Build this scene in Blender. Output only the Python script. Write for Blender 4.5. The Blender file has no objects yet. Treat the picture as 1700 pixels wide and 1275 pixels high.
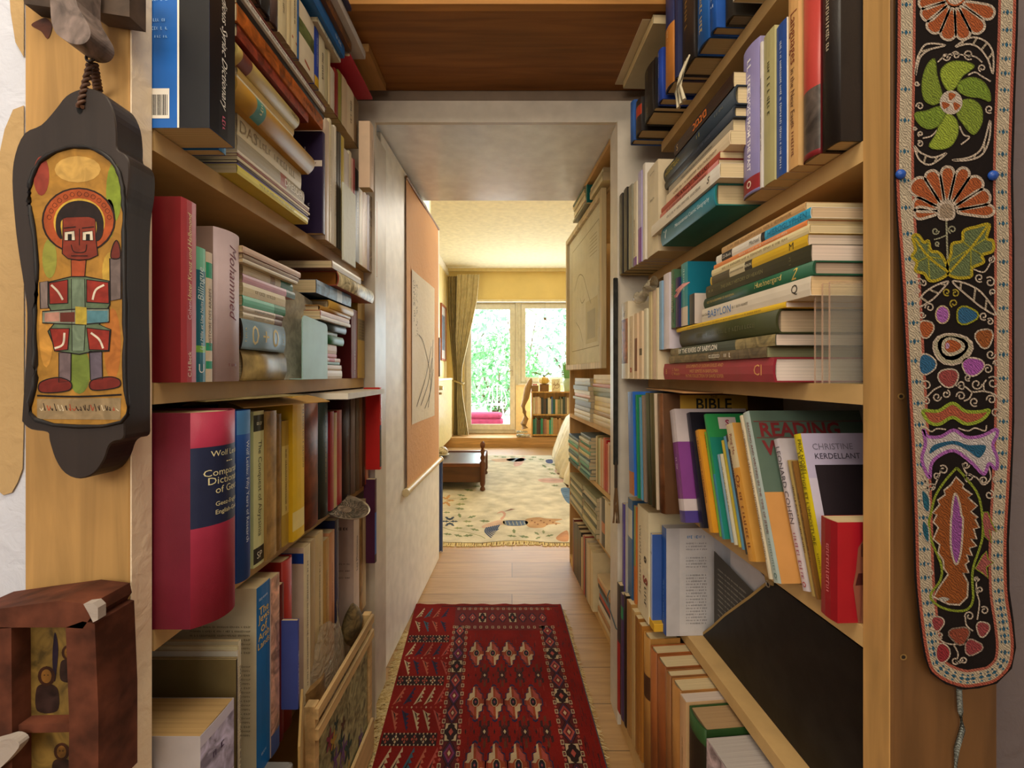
import bpy, math, random
from mathutils import Vector, Matrix
random.seed(7)
scene = bpy.context.scene
F = 755.0; HZ = 622.0; H = 1.10          # focal length in pixels of the 1700 px frame, horizon row, camera height

# ---------------- camera ----------------
cam = bpy.data.cameras.new('camera'); camo = bpy.data.objects.new('camera', cam)
scene.collection.objects.link(camo); scene.camera = camo
cam.sensor_width = 36; cam.lens = 36*F/1700; cam.shift_y = -(637.5-HZ)/1700; cam.clip_start = .02; cam.clip_end = 200
camo.location = (0, 0, H); camo.rotation_euler = (math.pi/2, 0, 0)

# ---------------- world ----------------
wd = bpy.data.worlds.new('sky'); scene.world = wd; wd.use_nodes = True
bg = wd.node_tree.nodes['Background']; bg.inputs[0].default_value = (.82, .93, 1, 1); bg.inputs[1].default_value = 6.0

# ---------------- lights ----------------
def area(name, loc, rot, sx, sy, power, col):
    l = bpy.data.lights.new(name, 'AREA'); l.shape = 'RECTANGLE'; l.size = sx; l.size_y = sy; l.energy = power; l.color = col
    o = bpy.data.objects.new(name, l); o.location = loc; o.rotation_euler = rot; scene.collection.objects.link(o); return o
WARM = (1, .88, .70)
area('hall_ceiling_light', (-.15, .0, 2.38), (0, 0, 0), 1.0, .7, 19, WARM)
area('hall_wall_light', (-.55, -1.6, 1.85), (math.radians(78), 0, math.radians(-16)), 1.5, .9, 29, (1, .92, .80))
area('passage_fill_light', (1.25, 3.9, 2.70), (math.radians(-48), math.radians(20), 0), 1.5, 1.2, 76, (1, .94, .84))  # unseen fill lamp added high in the far room to brighten the passage
area('window_daylight', (.35, 7.33, 1.35), (math.radians(-90), 0, 0), 1.9, 1.9, 88, (.78, .89, 1))
sun = bpy.data.lights.new('sun', 'SUN'); sun.energy = 5; sun.angle = .02; sun.color = (1, .95, .85)
so = bpy.data.objects.new('sun', sun); scene.collection.objects.link(so); so.rotation_euler = (math.radians(38), math.radians(20), 0)

scene.view_settings.view_transform = 'Standard'; scene.view_settings.look = 'None'
scene.view_settings.exposure = 0.0; scene.view_settings.gamma = 1; scene.view_settings.use_curve_mapping = False
scene.cycles.max_bounces = 8; scene.cycles.diffuse_bounces = 5; scene.cycles.glossy_bounces = 3
scene.cycles.transparent_max_bounces = 16; scene.cycles.sample_clamp_indirect = 6; scene.cycles.use_denoising = True

# ---------------- small helpers ----------------
def W(px, py, Y): return Vector(((px-850)*Y/F, Y, H+(HZ-py)*Y/F))
def lin(h):
    h = h.lstrip('#'); v = [int(h[i:i+2], 16)/255 for i in (0, 2, 4)]
    return tuple(c/12.92 if c <= .04045 else ((c+.055)/1.055)**2.4 for c in v) + (1,)
MATS = {}
def mat(col, rough=.55, kind='plain', spec=.35, metal=0):
    key = (col, rough, kind, spec, metal)
    if key in MATS: return MATS[key]
    m = bpy.data.materials.new(f'{kind}_{col.strip("#")}'); m.use_nodes = True; nt = m.node_tree; N = nt.nodes; L = nt.links
    b = N['Principled BSDF']; b.inputs['Roughness'].default_value = rough; b.inputs['Specular IOR Level'].default_value = spec
    b.inputs['Metallic'].default_value = metal
    c = lin(col)
    tc = N.new('ShaderNodeTexCoord')
    def ramp(fac, a, bb, p0=.3, p1=.7):
        r = N.new('ShaderNodeValToRGB'); r.color_ramp.elements[0].color = a; r.color_ramp.elements[1].color = bb
        r.color_ramp.elements[0].position = p0; r.color_ramp.elements[1].position = p1; L.new(fac, r.inputs[0]); return r.outputs[0]
    def noise(scale, detail=3, vec=None, dist=0):
        n = N.new('ShaderNodeTexNoise'); n.inputs['Scale'].default_value = scale; n.inputs['Detail'].default_value = detail
        n.inputs['Distortion'].default_value = dist; L.new(vec or tc.outputs['Object'], n.inputs['Vector']); return n.outputs['Fac']
    def mapping(sc, rot=(0, 0, 0)):
        mp = N.new('ShaderNodeMapping'); mp.inputs['Scale'].default_value = sc; mp.inputs['Rotation'].default_value = rot
        L.new(tc.outputs['Object'], mp.inputs['Vector']); return mp.outputs[0]
    def bump(fac, st, d=.002):
        bp = N.new('ShaderNodeBump'); bp.inputs['Strength'].default_value = st; bp.inputs['Distance'].default_value = d
        L.new(fac, bp.inputs['Height']); L.new(bp.outputs[0], b.inputs['Normal'])
    def mul(k): return tuple(min(1, x*k) for x in c[:3]) + (1,)
    if kind == 'pages':
        v = mapping((900, 3, 3)); L.new(ramp(noise(1, 2, v), mul(.72), mul(1.08)), b.inputs['Base Color'])
    elif kind.startswith('wood'):
        ax = kind[-1]; sc = {'x': (1.2, 16, 16), 'y': (16, 1.2, 16), 'z': (16, 16, 1.2)}[ax]
        v = mapping(sc); n1 = noise(2.2, 6, v, .6)
        col1 = ramp(n1, mul(.62), mul(1.16), .28, .72)
        mx = N.new('ShaderNodeMix'); mx.data_type = 'RGBA'; mx.inputs[7].default_value = mul(.42)
        L.new(ramp(noise(3.5, 4), (0, 0, 0, 1), (.55, .55, .55, 1), .55, .8), mx.inputs[0]); L.new(col1, mx.inputs[6])
        L.new(mx.outputs[2], b.inputs['Base Color']); bump(n1, .25)
        if 'saw' in kind:
            wv = N.new('ShaderNodeTexWave'); wv.inputs['Scale'].default_value = 42; wv.inputs['Distortion'].default_value = 1.2
            wv.bands_direction = 'DIAGONAL'; L.new(tc.outputs['Object'], wv.inputs['Vector'])
            m2 = N.new('ShaderNodeMix'); m2.data_type = 'RGBA'; m2.blend_type = 'MULTIPLY'; m2.inputs[0].default_value = .32
            L.new(mx.outputs[2], m2.inputs[6]); L.new(wv.outputs['Fac'], m2.inputs[7]); L.new(m2.outputs[2], b.inputs['Base Color'])
    elif kind == 'leather':
        n1 = noise(26, 6); L.new(ramp(n1, mul(.5), mul(1.5), .35, .7), b.inputs['Base Color']); bump(n1, .3)
    elif kind == 'cloth':
        n1 = noise(900, 2); L.new(ramp(noise(14, 4), mul(.82), mul(1.1)), b.inputs['Base Color']); bump(n1, .35, .0006)
    elif kind == 'plaster':
        n1 = noise(38, 6, None, .5); L.new(ramp(noise(3, 3), mul(.93), mul(1.03)), b.inputs['Base Color']); bump(n1, .5, .006)
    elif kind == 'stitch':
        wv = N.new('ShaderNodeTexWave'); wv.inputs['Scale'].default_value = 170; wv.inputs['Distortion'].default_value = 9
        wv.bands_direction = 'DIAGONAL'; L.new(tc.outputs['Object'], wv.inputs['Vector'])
        L.new(ramp(wv.outputs['Fac'], mul(.42), mul(.92), .1, .8), b.inputs['Base Color']); bump(wv.outputs['Fac'], .5, .001)  # thread colours darkened to stand in for dimmer light on the band
    elif kind == 'mottled':
        n1 = noise(30, 6, None, 1.5); L.new(ramp(n1, mul(.45), mul(1.7), .35, .68), b.inputs['Base Color'])
    elif kind == 'paint':
        n1 = noise(60, 5, None, 1.0); L.new(ramp(n1, mul(.78), mul(1.2), .35, .68), b.inputs['Base Color'])
    elif kind == 'pile':
        n1 = noise(500, 3); n2 = noise(7, 4)
        mx = N.new('ShaderNodeMix'); mx.data_type = 'RGBA'; mx.blend_type = 'MULTIPLY'; mx.inputs[0].default_value = .7
        L.new(ramp(n2, mul(.7), mul(1.15)), mx.inputs[6]); L.new(ramp(n1, (.55, .55, .55, 1), (1, 1, 1, 1)), mx.inputs[7])
        L.new(mx.outputs[2], b.inputs['Base Color']); bump(n1, .6, .002)
    elif kind == 'floor':
        br = N.new('ShaderNodeTexBrick'); br.offset = .4; br.inputs['Scale'].default_value = 1
        br.inputs['Mortar Size'].default_value = .0016; br.inputs['Brick Width'].default_value = 2.2; br.inputs['Row Height'].default_value = .19
        br.inputs['Color1'].default_value = mul(1); br.inputs['Color2'].default_value = mul(.84); br.inputs['Mortar'].default_value = mul(.25)
        L.new(tc.outputs['Object'], br.inputs['Vector'])
        v = mapping((2, 26, 2)); n1 = noise(2, 6, v, 1.0)
        mx = N.new('ShaderNodeMix'); mx.data_type = 'RGBA'; mx.blend_type = 'MULTIPLY'; mx.inputs[0].default_value = .6
        L.new(br.outputs['Color'], mx.inputs[6]); L.new(ramp(n1, (.6, .55, .5, 1), (1, 1, 1, 1), .3, .65), mx.inputs[7])
        L.new(mx.outputs[2], b.inputs['Base Color']); bump(n1, .12)
    elif kind == 'glass':
        b.inputs['Transmission Weight'].default_value = 1; b.inputs['IOR'].default_value = 1.05; b.inputs['Roughness'].default_value = .0
        b.inputs['Base Color'].default_value = c; MATS[key] = m; return m
    elif kind == 'plastic_clear':
        tr = N.new('ShaderNodeBsdfTransparent'); tr.inputs[0].default_value = (.96, .97, .96, 1)
        gl = N.new('ShaderNodeBsdfPrincipled'); gl.inputs['Base Color'].default_value = c; gl.inputs['Roughness'].default_value = .12
        ms = N.new('ShaderNodeMixShader'); ms.inputs[0].default_value = rough
        L.new(tr.outputs[0], ms.inputs[1]); L.new(gl.outputs[0], ms.inputs[2]); L.new(ms.outputs[0], N['Material Output'].inputs[0])
    elif kind == 'plastic_bag':
        n1 = noise(30, 4, None, 2.5); bump(n1, 1, .01)
        L.new(ramp(n1, mul(.7), mul(1.1)), b.inputs['Base Color']); b.inputs['Alpha'].default_value = .6
    else:
        L.new(ramp(noise(18, 3), mul(.9), mul(1.06)), b.inputs['Base Color'])
    MATS[key] = m; return m

def obj(name, me_or_data, parent=None, M=None):
    o = bpy.data.objects.new(name, me_or_data); scene.collection.objects.link(o)
    if parent is not None: o.parent = parent
    if M is not None: o.matrix_local = M
    return o
def tag(o, label=None, cat=None, group=None, kind=None):
    for k, v in (('label', label), ('category', cat), ('group', group), ('kind', kind)):
        if v: o[k] = v
    return o
def thing(name, label, cat, M=None, group=None):
    o = obj(name, None); o.empty_display_size = .05
    if M is not None: o.matrix_world = M if isinstance(M, Matrix) else Matrix.Translation(M)
    return tag(o, label, cat, group)

class MB:
    """collects polygons with materials and builds one mesh"""
    def __init__(s): s.v = []; s.f = []; s.m = []; s.mats = []; s.sm = []
    def mi(s, m):
        if isinstance(m, str): m = mat(m)
        if m not in s.mats: s.mats.append(m)
        return s.mats.index(m)
    def face(s, pts, m, smooth=False):
        i = len(s.v); s.v += [tuple(p) for p in pts]; s.f.append(tuple(range(i, i+len(pts)))); s.m.append(s.mi(m)); s.sm.append(smooth); return s
    def grid(s, rows, m, closed_u=False, smooth=True):
        i = len(s.v); n = len(rows[0]); k = s.mi(m)
        for r in rows: s.v += [tuple(p) for p in r]
        for a in range(len(rows)-1):
            for b in range(n if closed_u else n-1):
                c = (b+1) % n; s.f.append((i+a*n+b, i+a*n+c, i+(a+1)*n+c, i+(a+1)*n+b)); s.m.append(k); s.sm.append(smooth)
        return s
    def box(s, a, b, m, bev=0):
        x0, y0, z0 = (min(a[i], b[i]) for i in range(3)); x1, y1, z1 = (max(a[i], b[i]) for i in range(3)); k = s.mi(m)
        if bev:
            e = min(bev, (x1-x0)/3, (y1-y0)/3, (z1-z0)/3); i = len(s.v)
            for z, d in ((z0, e), (z0+e, 0), (z1-e, 0), (z1, e)):
                for (x, y) in ((x0+d+e, y0+d), (x1-d-e, y0+d), (x1-d, y0+d+e), (x1-d, y1-d-e), (x1-d-e, y1-d), (x0+d+e, y1-d), (x0+d, y1-d-e), (x0+d, y0+d+e)): s.v.append((x, y, z))
            s.f.append(tuple(i+7-j for j in range(8))); s.f.append(tuple(i+24+j for j in range(8))); s.m += [k, k]; s.sm += [False]*2
            for r in range(3):
                for j in range(8):
                    s.f.append((i+r*8+j, i+r*8+(j+1) % 8, i+r*8+8+(j+1) % 8, i+r*8+8+j)); s.m.append(k); s.sm.append(False)
            return s
        i = len(s.v)
        s.v += [(x0, y0, z0), (x1, y0, z0), (x1, y1, z0), (x0, y1, z0), (x0, y0, z1), (x1, y0, z1), (x1, y1, z1), (x0, y1, z1)]
        for q in ((3, 2, 1, 0), (4, 5, 6, 7), (0, 1, 5, 4), (1, 2, 6, 5), (2, 3, 7, 6), (3, 0, 4, 7)):
            s.f.append(tuple(i+t for t in q)); s.m.append(k); s.sm.append(False)
        return s
    def tube(s, pts, r, m, n=8, cap=True):
        pts = [Vector(p) for p in pts]; rr = r if isinstance(r, (list, tuple)) else [r]*len(pts); rows = []
        for i, p in enumerate(pts):
            d = (pts[min(i+1, len(pts)-1)]-pts[max(i-1, 0)])
            if d.length < 1e-9: d = Vector((0, 0, 1))
            d.normalize(); u = d.cross(Vector((0, 0, 1)))
            if u.length < .05: u = d.cross(Vector((1, 0, 0)))
            u.normalize(); w = d.cross(u)
            rows.append([p+(u*math.cos(t)+w*math.sin(t))*rr[i] for t in [2*math.pi*j/n for j in range(n)]])
        s.grid(rows, m, True)
        if cap: s.face(rows[0][::-1], m); s.face(rows[-1], m)
        return s
    def lathe(s, prof, c, m, n=16):
        rows = [[(c[0]+r*math.cos(2*math.pi*j/n), c[1]+r*math.sin(2*math.pi*j/n), c[2]+z) for j in range(n)] for r, z in prof]
        s.grid(rows, m, True); s.face(rows[0][::-1], m); s.face(rows[-1], m); return s
    def prism(s, pts2, fn, d0, d1, m, smooth=False):
        """extrude a 2D outline; fn(u, v, d) gives the 3D point"""
        a = [fn(u, v, d0) for u, v in pts2]; b = [fn(u, v, d1) for u, v in pts2]
        s.face(a, m); s.face(b[::-1], m); n = len(a)
        for i in range(n): s.face([a[i], b[i], b[(i+1) % n], a[(i+1) % n]], m, smooth)
        return s
    def mesh(s, name='mesh'):
        me = bpy.data.meshes.new(name); me.from_pydata(s.v, [], s.f)
        for m in s.mats: me.materials.append(m)
        me.polygons.foreach_set('material_index', s.m); me.polygons.foreach_set('use_smooth', s.sm); me.update(); return me
    def build(s, name, parent=None, M=None): return obj(name, s.mesh(name), parent, M)

# ---------------- lettering ----------------
def text_polys(txt, size, shear=0, bold=0, space=1.0):
    cu = bpy.data.curves.new('lettering', 'FONT'); cu.body = txt; cu.size = size; cu.shear = shear; cu.offset = bold*size; cu.resolution_u = 2
    cu.align_x = 'CENTER'; cu.align_y = 'CENTER'; cu.space_character = space; cu.space_line = .85
    o = bpy.data.objects.new('lettering', cu); me = o.to_mesh()
    vs = [(v.co.x, v.co.y) for v in me.vertices]; fs = [tuple(p.vertices) for p in me.polygons]
    o.to_mesh_clear(); bpy.data.objects.remove(o); bpy.data.curves.remove(cu)
    if not vs: return [], [], 0, 0
    xs = [a for a, _ in vs]; ys = [b for _, b in vs]; cx, cy = (min(xs)+max(xs))/2, (min(ys)+max(ys))/2
    return [(a-cx, b-cy) for a, b in vs], fs, max(xs)-min(xs), max(ys)-min(ys)
def add_text(mb, txt, size, m, fn, fit=None, shear=0, bold=0, fith=None, rot=0):
    """fn(tx, ty) -> 3D. '~n' draws n short unreadable strokes"""
    if txt.startswith('~'):
        n = int(txt[1:] or 6); rnd = random.Random(n*7+int(size*1e5)); tot = fit or n*size*1.6; x = -tot/2; k = mb.mi(m)
        while x < tot/2-size*.3:
            w = size*rnd.uniform(.25, .5); h = size*rnd.choice((.26, .3, .36))
            mb.face([fn(x, -h), fn(x+w*.45, -h), fn(x+w*.45, h), fn(x, h)], m)
            if rnd.random() < .6: mb.face([fn(x, -h), fn(x+w, -h), fn(x+w, -h+size*.12), fn(x, -h+size*.12)], m)
            if rnd.random() < .5: mb.face([fn(x, h-size*.12), fn(x+w, h-size*.12), fn(x+w, h), fn(x, h)], m)
            x += w*1.35 + (size*.5 if rnd.random() < .16 else 0)
        return
    vs, fs, w, h = text_polys(txt, size*1.4, shear, bold)
    if not vs: return
    k = 1.0
    if fit and w > fit: k = fit/w
    if fith and h*k > fith: k = min(k, fith/h)
    i = len(mb.v); mi = mb.mi(m); mb.v += [tuple(fn(a*k, b*k)) for a, b in vs]
    for f in fs: mb.f.append(tuple(i+j for j in f)); mb.m.append(mi); mb.sm.append(False)
# ---------------- shelf fronts: a line in plan, X = sign*(a - b*s), s is the distance from the camera ----------------
class Face:
    def __init__(s, sign, a, b): s.sign, s.a, s.b = sign, a, b
    def s(s_, px, p=0): return (s_.a-p)*F/(abs(px-850)+s_.b*F)
    def X(s_, s, p=0): return s_.sign*(s_.a-s_.b*s-p)
    def z(s_, py, s): return H+(HZ-py)*s/F
    def ang(s_): return math.atan2(1, s_.b) if s_.sign < 0 else math.atan2(-1, s_.b)
    def M(s_, s, p, z): return Matrix.Translation((s_.X(s, p), s, z+.0006)) @ Matrix.Rotation(s_.ang(), 4, 'Z')
LF = Face(-1, .4724, .004)       # front of the left shelf boards
LB = Face(-1, .444, .0)          # where the books on them stand
RF = Face(1, .486, .0424)
RB = Face(1, .50, .12)
PF = Face(1, .533, .0729)        # bookcase past the doorway
WHITE = '#e9e0cd'; CREAM = '#e0d2ac'; BLACK = '#1b1a1c'
ORD = ('first second third fourth fifth sixth seventh eighth ninth tenth eleventh twelfth thirteenth fourteenth fifteenth sixteenth seventeenth '
       'eighteenth nineteenth twentieth twenty-first twenty-second twenty-third twenty-fourth twenty-fifth twenty-sixth twenty-seventh twenty-eighth twenty-ninth thirtieth').split()

def book(M, t, Hh, Wd, cover, spine=None, hard=False, rnd=None, bands=(), titles=(), face='near', decals=(), ftext=(), label=None, group=None,
         pagecol='#cdb88f', name='book', kind=None, cat='book', skind=None, nopages=False, pmark=None):
    """local frame: x thickness, y depth (spine at 0), z height. face: which board faces the camera, 'lo' x=0 or 'hi' x=t"""
    kind = kind or ('cloth' if hard else 'plain'); rough = .5 if hard else .38
    mc = mat(cover, rough, kind); ms = mat(spine, rough, skind or kind) if spine else (mat(cover, rough, skind) if skind else mc)
    r = rnd if rnd is not None else (min(.006, t*.16) if hard else min(.0012, t*.1)); r = min(r, t*.45)
    c = min(.0024 if hard else .0006, t*.12); n = 10 if r > .003 else 3
    def sy(x): return r*(abs(2*x/t-1)**2.2)
    outer = [(0, Wd), (0, r)] if r > 0 else [(0, Wd)]
    xs = [t*j/n for j in range(n+1)]
    outer = [(0, Wd)] + [(x, sy(x)) for x in xs] + [(t, Wd)]
    inner = [(c, Wd)] + [(min(max(x, c), t-c), sy(x)+c*1.5) for x in xs] + [(t-c, Wd)]
    zs = sorted(set([0, Hh] + [round(min(max(b[i], 0), 1)*Hh, 5) for b in bands for i in (0, 1)]))
    root = thing(name, label, cat, M, group)
    mb = MB(); i0 = len(mb.v); K = len(outer)
    kc, ks = mb.mi(mc), mb.mi(ms)
    for z in zs: mb.v += [(x, y, z) for x, y in outer]
    for a in range(len(zs)-1):
        zc = (zs[a]+zs[a+1])/2/Hh; kb = None; wrap = False
        for b in bands:
            if b[0] <= zc <= b[1]: kb = mb.mi(mat(b[2], rough, b[4] if len(b) > 4 else kind)); wrap = len(b) > 3 and b[3]
        for j in range(K-1):
            edge = j in (0, K-2)
            mb.f.append((a*K+j, a*K+j+1, (a+1)*K+j+1, (a+1)*K+j)); mb.sm.append(not edge and n > 4)
            mb.m.append((kb if (kb is not None and wrap) else kc) if edge else (kb if kb is not None else ks))
    i1 = len(mb.v); mb.v += [(x, y, 0) for x, y in inner] + [(x, y, Hh) for x, y in inner]
    top = (len(zs)-1)*K
    for j in range(K-1):
        mb.f.append((j+1, j, i1+j, i1+j+1)); mb.f.append((top+j, top+j+1, i1+K+j+1, i1+K+j)); mb.f.append((i1+j+1, i1+j, i1+K+j, i1+K+j+1))
        mb.m += [kc, kc, kc]; mb.sm += [False]*3
    for e, x0 in ((0, 0), (K-1, 0)):
        mb.f.append((e, i1+e, i1+K+e, top+e)); mb.m.append(kc); mb.sm.append(False)
    # pictures and patches printed on the board that faces the camera
    fx = (lambda d: -d) if face == 'lo' else (lambda d: t+d)
    for (u0, u1, v0, v1, dc, *lay) in decals:
        d = .0002*(1+(lay[0] if lay else 0)); mb.face([(fx(d), r+u0*(Wd-r), v0*Hh), (fx(d), r+u1*(Wd-r), v0*Hh), (fx(d), r+u1*(Wd-r), v1*Hh), (fx(d), r+u0*(Wd-r), v1*Hh)], mat(dc, rough, 'plain'))
    mb.build('cover', root)
    if not nopages:
        e = .003 if hard else .0004; e = min(e, Hh*.1)
        pb = MB(); pb.box((c, sy(0)+c*1.5+.0005, e), (t-c, Wd-(.004 if hard else .0005), Hh-e), mat(pagecol, .8, 'pages', .1)); pb.build('pages', root)
    if titles or ftext:
        tb = MB()
        for T in titles:
            txt, dr, col, size, zc = T[:5]; o = T[5] if len(T) > 5 else {}
            mt = mat(col, .45, 'plain'); xo = o.get('x', 0)*t
            if dr == 'hor': fn = lambda a, b: ((t/2+xo+a), sy(min(max(t/2+xo+a, 0), t))-.0005, zc*Hh+b); fit = t*.84; fh = None
            elif dr == 'down': fn = lambda a, b: (t/2+xo+b, sy(min(max(t/2+xo+b, 0), t))-.0005, zc*Hh-a); fit = Hh*o.get('fit', .8); fh = t*.8
            else: fn = lambda a, b: (t/2+xo-b, sy(min(max(t/2+xo-b, 0), t))-.0005, zc*Hh+a); fit = Hh*o.get('fit', .8); fh = t*.8
            if dr == 'hor': fit = t*o.get('fit', .84)
            if dr != 'hor': fit = min(fit, 1.9*Hh*min(zc, 1-zc))
            if txt.startswith('~'): fit = o.get('fit', .5)*t if dr == 'hor' else min(o.get('fit', .5)*Hh, 1.9*Hh*min(zc, 1-zc)); size = min(size, (t if dr != 'hor' else .02)*.7)
            add_text(tb, txt, size, mt, fn, fit, o.get('shear', 0), o.get('bold', 0), fh)
        for T in ftext:
            txt, u, v, size, col = T[:5]; o = T[5] if len(T) > 5 else {}; mt = mat(col, .45, 'plain')
            sg = -1 if face == 'lo' else 1
            fn = lambda a, b: (fx(.0008), r+u*(Wd-r)+sg*a, v*Hh+b)
            add_text(tb, txt, size, mt, fn, o.get('fit', .8)*(Wd-r), o.get('shear', 0), o.get('bold', 0))
        tb.build('title', root)
    return root

def upright(face, s0, s1, z0, Hh, p, Wd, lean=0, **kw):
    """a book standing on a shelf between distances s0 and s1"""
    t = s1-s0
    if face.sign < 0: M = face.M(s0, p, z0); kw.setdefault('face', 'lo')
    else: M = face.M(s1, p, z0); kw.setdefault('face', 'hi')
    if lean:   # lean > 0 tips the head towards local -x
        M = M @ (Matrix.Rotation(-lean, 4, 'Y') if lean > 0 else Matrix.Translation((t, 0, 0)) @ Matrix.Rotation(-lean, 4, 'Y') @ Matrix.Translation((-t, 0, 0)))
    return book(M, t, Hh, Wd, **kw)
def lying(face, s0, s1, z0, t, p, Wd, yaw=0, **kw):
    """a book lying flat, spine to the passage, head to the viewer's left"""
    sr = s1 if face.sign < 0 else s0
    M = face.M(sr, p, z0) @ Matrix.Rotation(yaw, 4, 'Z') @ Matrix.Rotation(-math.pi/2, 4, 'Y')
    return book(M, t, s1-s0, Wd, face='hi', **kw)

def B(x0, x1, top, look, cover, spine=None, **k): return dict(x0=x0, x1=x1, top=top, look=look, cover=cover, spine=spine, **k)
def row(face, zs, items, where, group, start='post', p=0, s_start=0, Wd=.15, smax=None, hmax=9, cap_from=None, ztop=False):
    """books standing in a row, from the near end; x0/x1 are the photo columns of the spine's edges, top the photo row of its head"""
    sp = s_start; out = []
    ref = LF if face.sign < 0 else RF if face in (RF, RB) else face
    for i, it in enumerate(items):
        it = dict(it); x0, x1, top, look = (it.pop(k) for k in ('x0', 'x1', 'top', 'look'))
        pp = it.pop('p', p); zz = it.pop('z', zs); lab = it.pop('label', None); wd = it.pop('Wd', Wd); hh = it.pop('h', None)
        s0, s1 = face.s(x0, pp), face.s(x1, pp)
        s0 = max(s0, sp+.0006); s1 = max(s1, s0+.0035); sp = s1
        if smax and s1 > smax: continue
        sm = (s0+s1)/2; Xp = face.X(sm, pp); pr = abs(ref.X(sm))-abs(Xp)
        Hh = hh or (H+(HZ-top)*(s0 if it.get('lean') is None else sm)/F - zz)
        Hh = min(Hh, hmax-(zz-zs if ztop else 0))
        if cap_from and s1 > cap_from[0]: Hh = min(Hh, cap_from[1])
        if Hh < .03: print('short book', look, round(Hh, 3)); Hh = .1
        lab = lab or f'{look}, {ORD[min(len(out), 29)]} from the {start}, {where}'
        out.append(upright(ref, s0, s1, zz, Hh, pr, wd, label=lab, group=group, **it))
    return out
def stack(face, zs, items, where, group, p=0, Wd=.15):
    """books lying in a pile, bottom first; x0/x1 photo columns of the two ends of the spine, y0/y1 photo rows of its lower and upper edge at the near end (or t)"""
    z = zs; out = []; ref = LF if face.sign < 0 else RF if face in (RF, RB) else face
    for i, it in enumerate(items):
        it = dict(it); x0, x1, look = (it.pop(k) for k in ('x0', 'x1', 'look')); y0, y1 = it.pop('y0', None), it.pop('y1', None)
        pp = it.pop('p', p); t = it.pop('t', None); wd = it.pop('Wd', Wd); lab = it.pop('label', None); gap = it.pop('gap', 0)
        s0, s1 = face.s(x0, pp), face.s(x1, pp); sm = (s0+s1)/2
        if t is None: t = (y0-y1)*s0/F
        z += gap + .0004; pr = abs(ref.X(sm))-abs(face.X(sm, pp))
        lab = lab or f'{look}, {ORD[i]} from the bottom, {where}'
        out.append(lying(ref, s0, s1, z, t, pr, wd, label=lab, group=group, **it)); z += t
    return z
def S(x0, x1, y0, y1, look, cover, spine=None, **k): return dict(x0=x0, x1=x1, y0=y0, y1=y1, look=look, cover=cover, spine=spine, **k)
def TT(x0, x1, t, look, cover, spine=None, **k): return dict(x0=x0, x1=x1, t=t, look=look, cover=cover, spine=spine, **k)
# ================= the setting =================
PLW = mat('#d0d3de', .8, 'plaster', .2); YEL = mat('#ecd596', .8, 'plaster', .2); CEIL = mat('#f1e8cc', .85, 'plain', .2)
LAC = mat('#f6f1e6', .46, 'plain', .4); LACG = mat('#cdc2b0', .4, 'plain', .4); LACW = mat('#e8eefb', .17, 'plain', .8)
def struct(name, boxes, m, bev=0):
    mb = MB()
    for a, b in boxes: mb.box(a, b, m, bev)
    return tag(mb.build(name), kind='structure')
def part(name, parent, boxes, m, bev=0, M=None):
    mb = MB()
    for a, b in boxes: mb.box(a, b, m, bev)
    return mb.build(name, parent, M)
struct('floor', [((-2.3, -2.1, -.1), (3.2, 7.6, 0))], mat('#b48c58', .5, 'floor', .35))
# hall where the camera stands
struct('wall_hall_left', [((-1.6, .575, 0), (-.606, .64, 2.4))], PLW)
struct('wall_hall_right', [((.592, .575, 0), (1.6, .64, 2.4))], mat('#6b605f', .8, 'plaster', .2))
struct('wall_hall_side', [((-1.7, -2.1, 0), (-1.6, .64, 2.4)), ((1.6, -2.1, 0), (1.7, .64, 2.4))], PLW)
struct('wall_hall_back', [((-1.7, -2.2, 0), (1.7, -2.1, 2.4))], PLW)
struct('ceiling_hall', [((-1.7, -2.2, 2.4), (1.7, 1.13, 2.5))], CEIL)
# beige plaster patches left on the white wall
mb = MB(); BP = mat('#b99a6c', .9, 'plaster', .15)
for pts in ([(40, -40), (14, -40), (18, 20), (26, 70), (40, 95)], [(40, 175), (22, 182), (8, 215), (-10, 300), (-20, 800), (6, 822), (20, 818), (30, 800), (38, 778), (40, 700)]):
    mb.prism(pts, lambda u, v, d: W(u-.5, v, .575-d), .0003, .0022, BP)
tag(mb.build('trim_1'), kind='structure')
# passage side walls (behind the bookcases)
struct('wall_passage_left', [((-.86, .64, 0), (-.80, 1.62, 2.6))], PLW)
struct('wall_passage_right', [((.80, .64, 0), (.86, 2.75, 2.6))], mat('#cfc9c4', .8, 'plaster', .2))
# timber loft over the passage
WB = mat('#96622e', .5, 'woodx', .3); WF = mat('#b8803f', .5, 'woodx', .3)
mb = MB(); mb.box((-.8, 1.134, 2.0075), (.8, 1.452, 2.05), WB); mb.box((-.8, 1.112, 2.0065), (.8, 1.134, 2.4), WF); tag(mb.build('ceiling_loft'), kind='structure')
struct('trim_2', [((-.475, 1.245, 1.984), (-.392, 1.415, 2.006))], mat('#b98b50', .5, 'woody', .3))
# portal
struct('trim_3', [((-.80, 1.4415, 1.90), (.80, 1.456, 1.968))], LACG)
struct('trim_4', [((-.80, 1.456, 1.968), (.80, 1.49, 2.40))], mat('#84705c', .5))  # dark colour paints in the shade of the recess above the header
struct('trim_5', [((-.80, 1.4415, 0), (-.434, 1.456, 1.90))], LACG)
struct('trim_6', [((-.80, 1.456, 0), (-.452, 1.63, 1.90))], LACG)
struct('trim_7', [((.332, 1.43, 0), (.80, 1.535, 1.90))], LACG)
struct('ceiling_passage', [((-.80, 1.50, 1.985), (.80, 2.313, 2.06))], LACW)
struct('wall_over_passage', [((-.80, 2.28, 2.06), (.86, 2.313, 2.8)), ((-2.3, 2.75, 1.99), (-.50, 2.80, 2.8))], CEIL)
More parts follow.
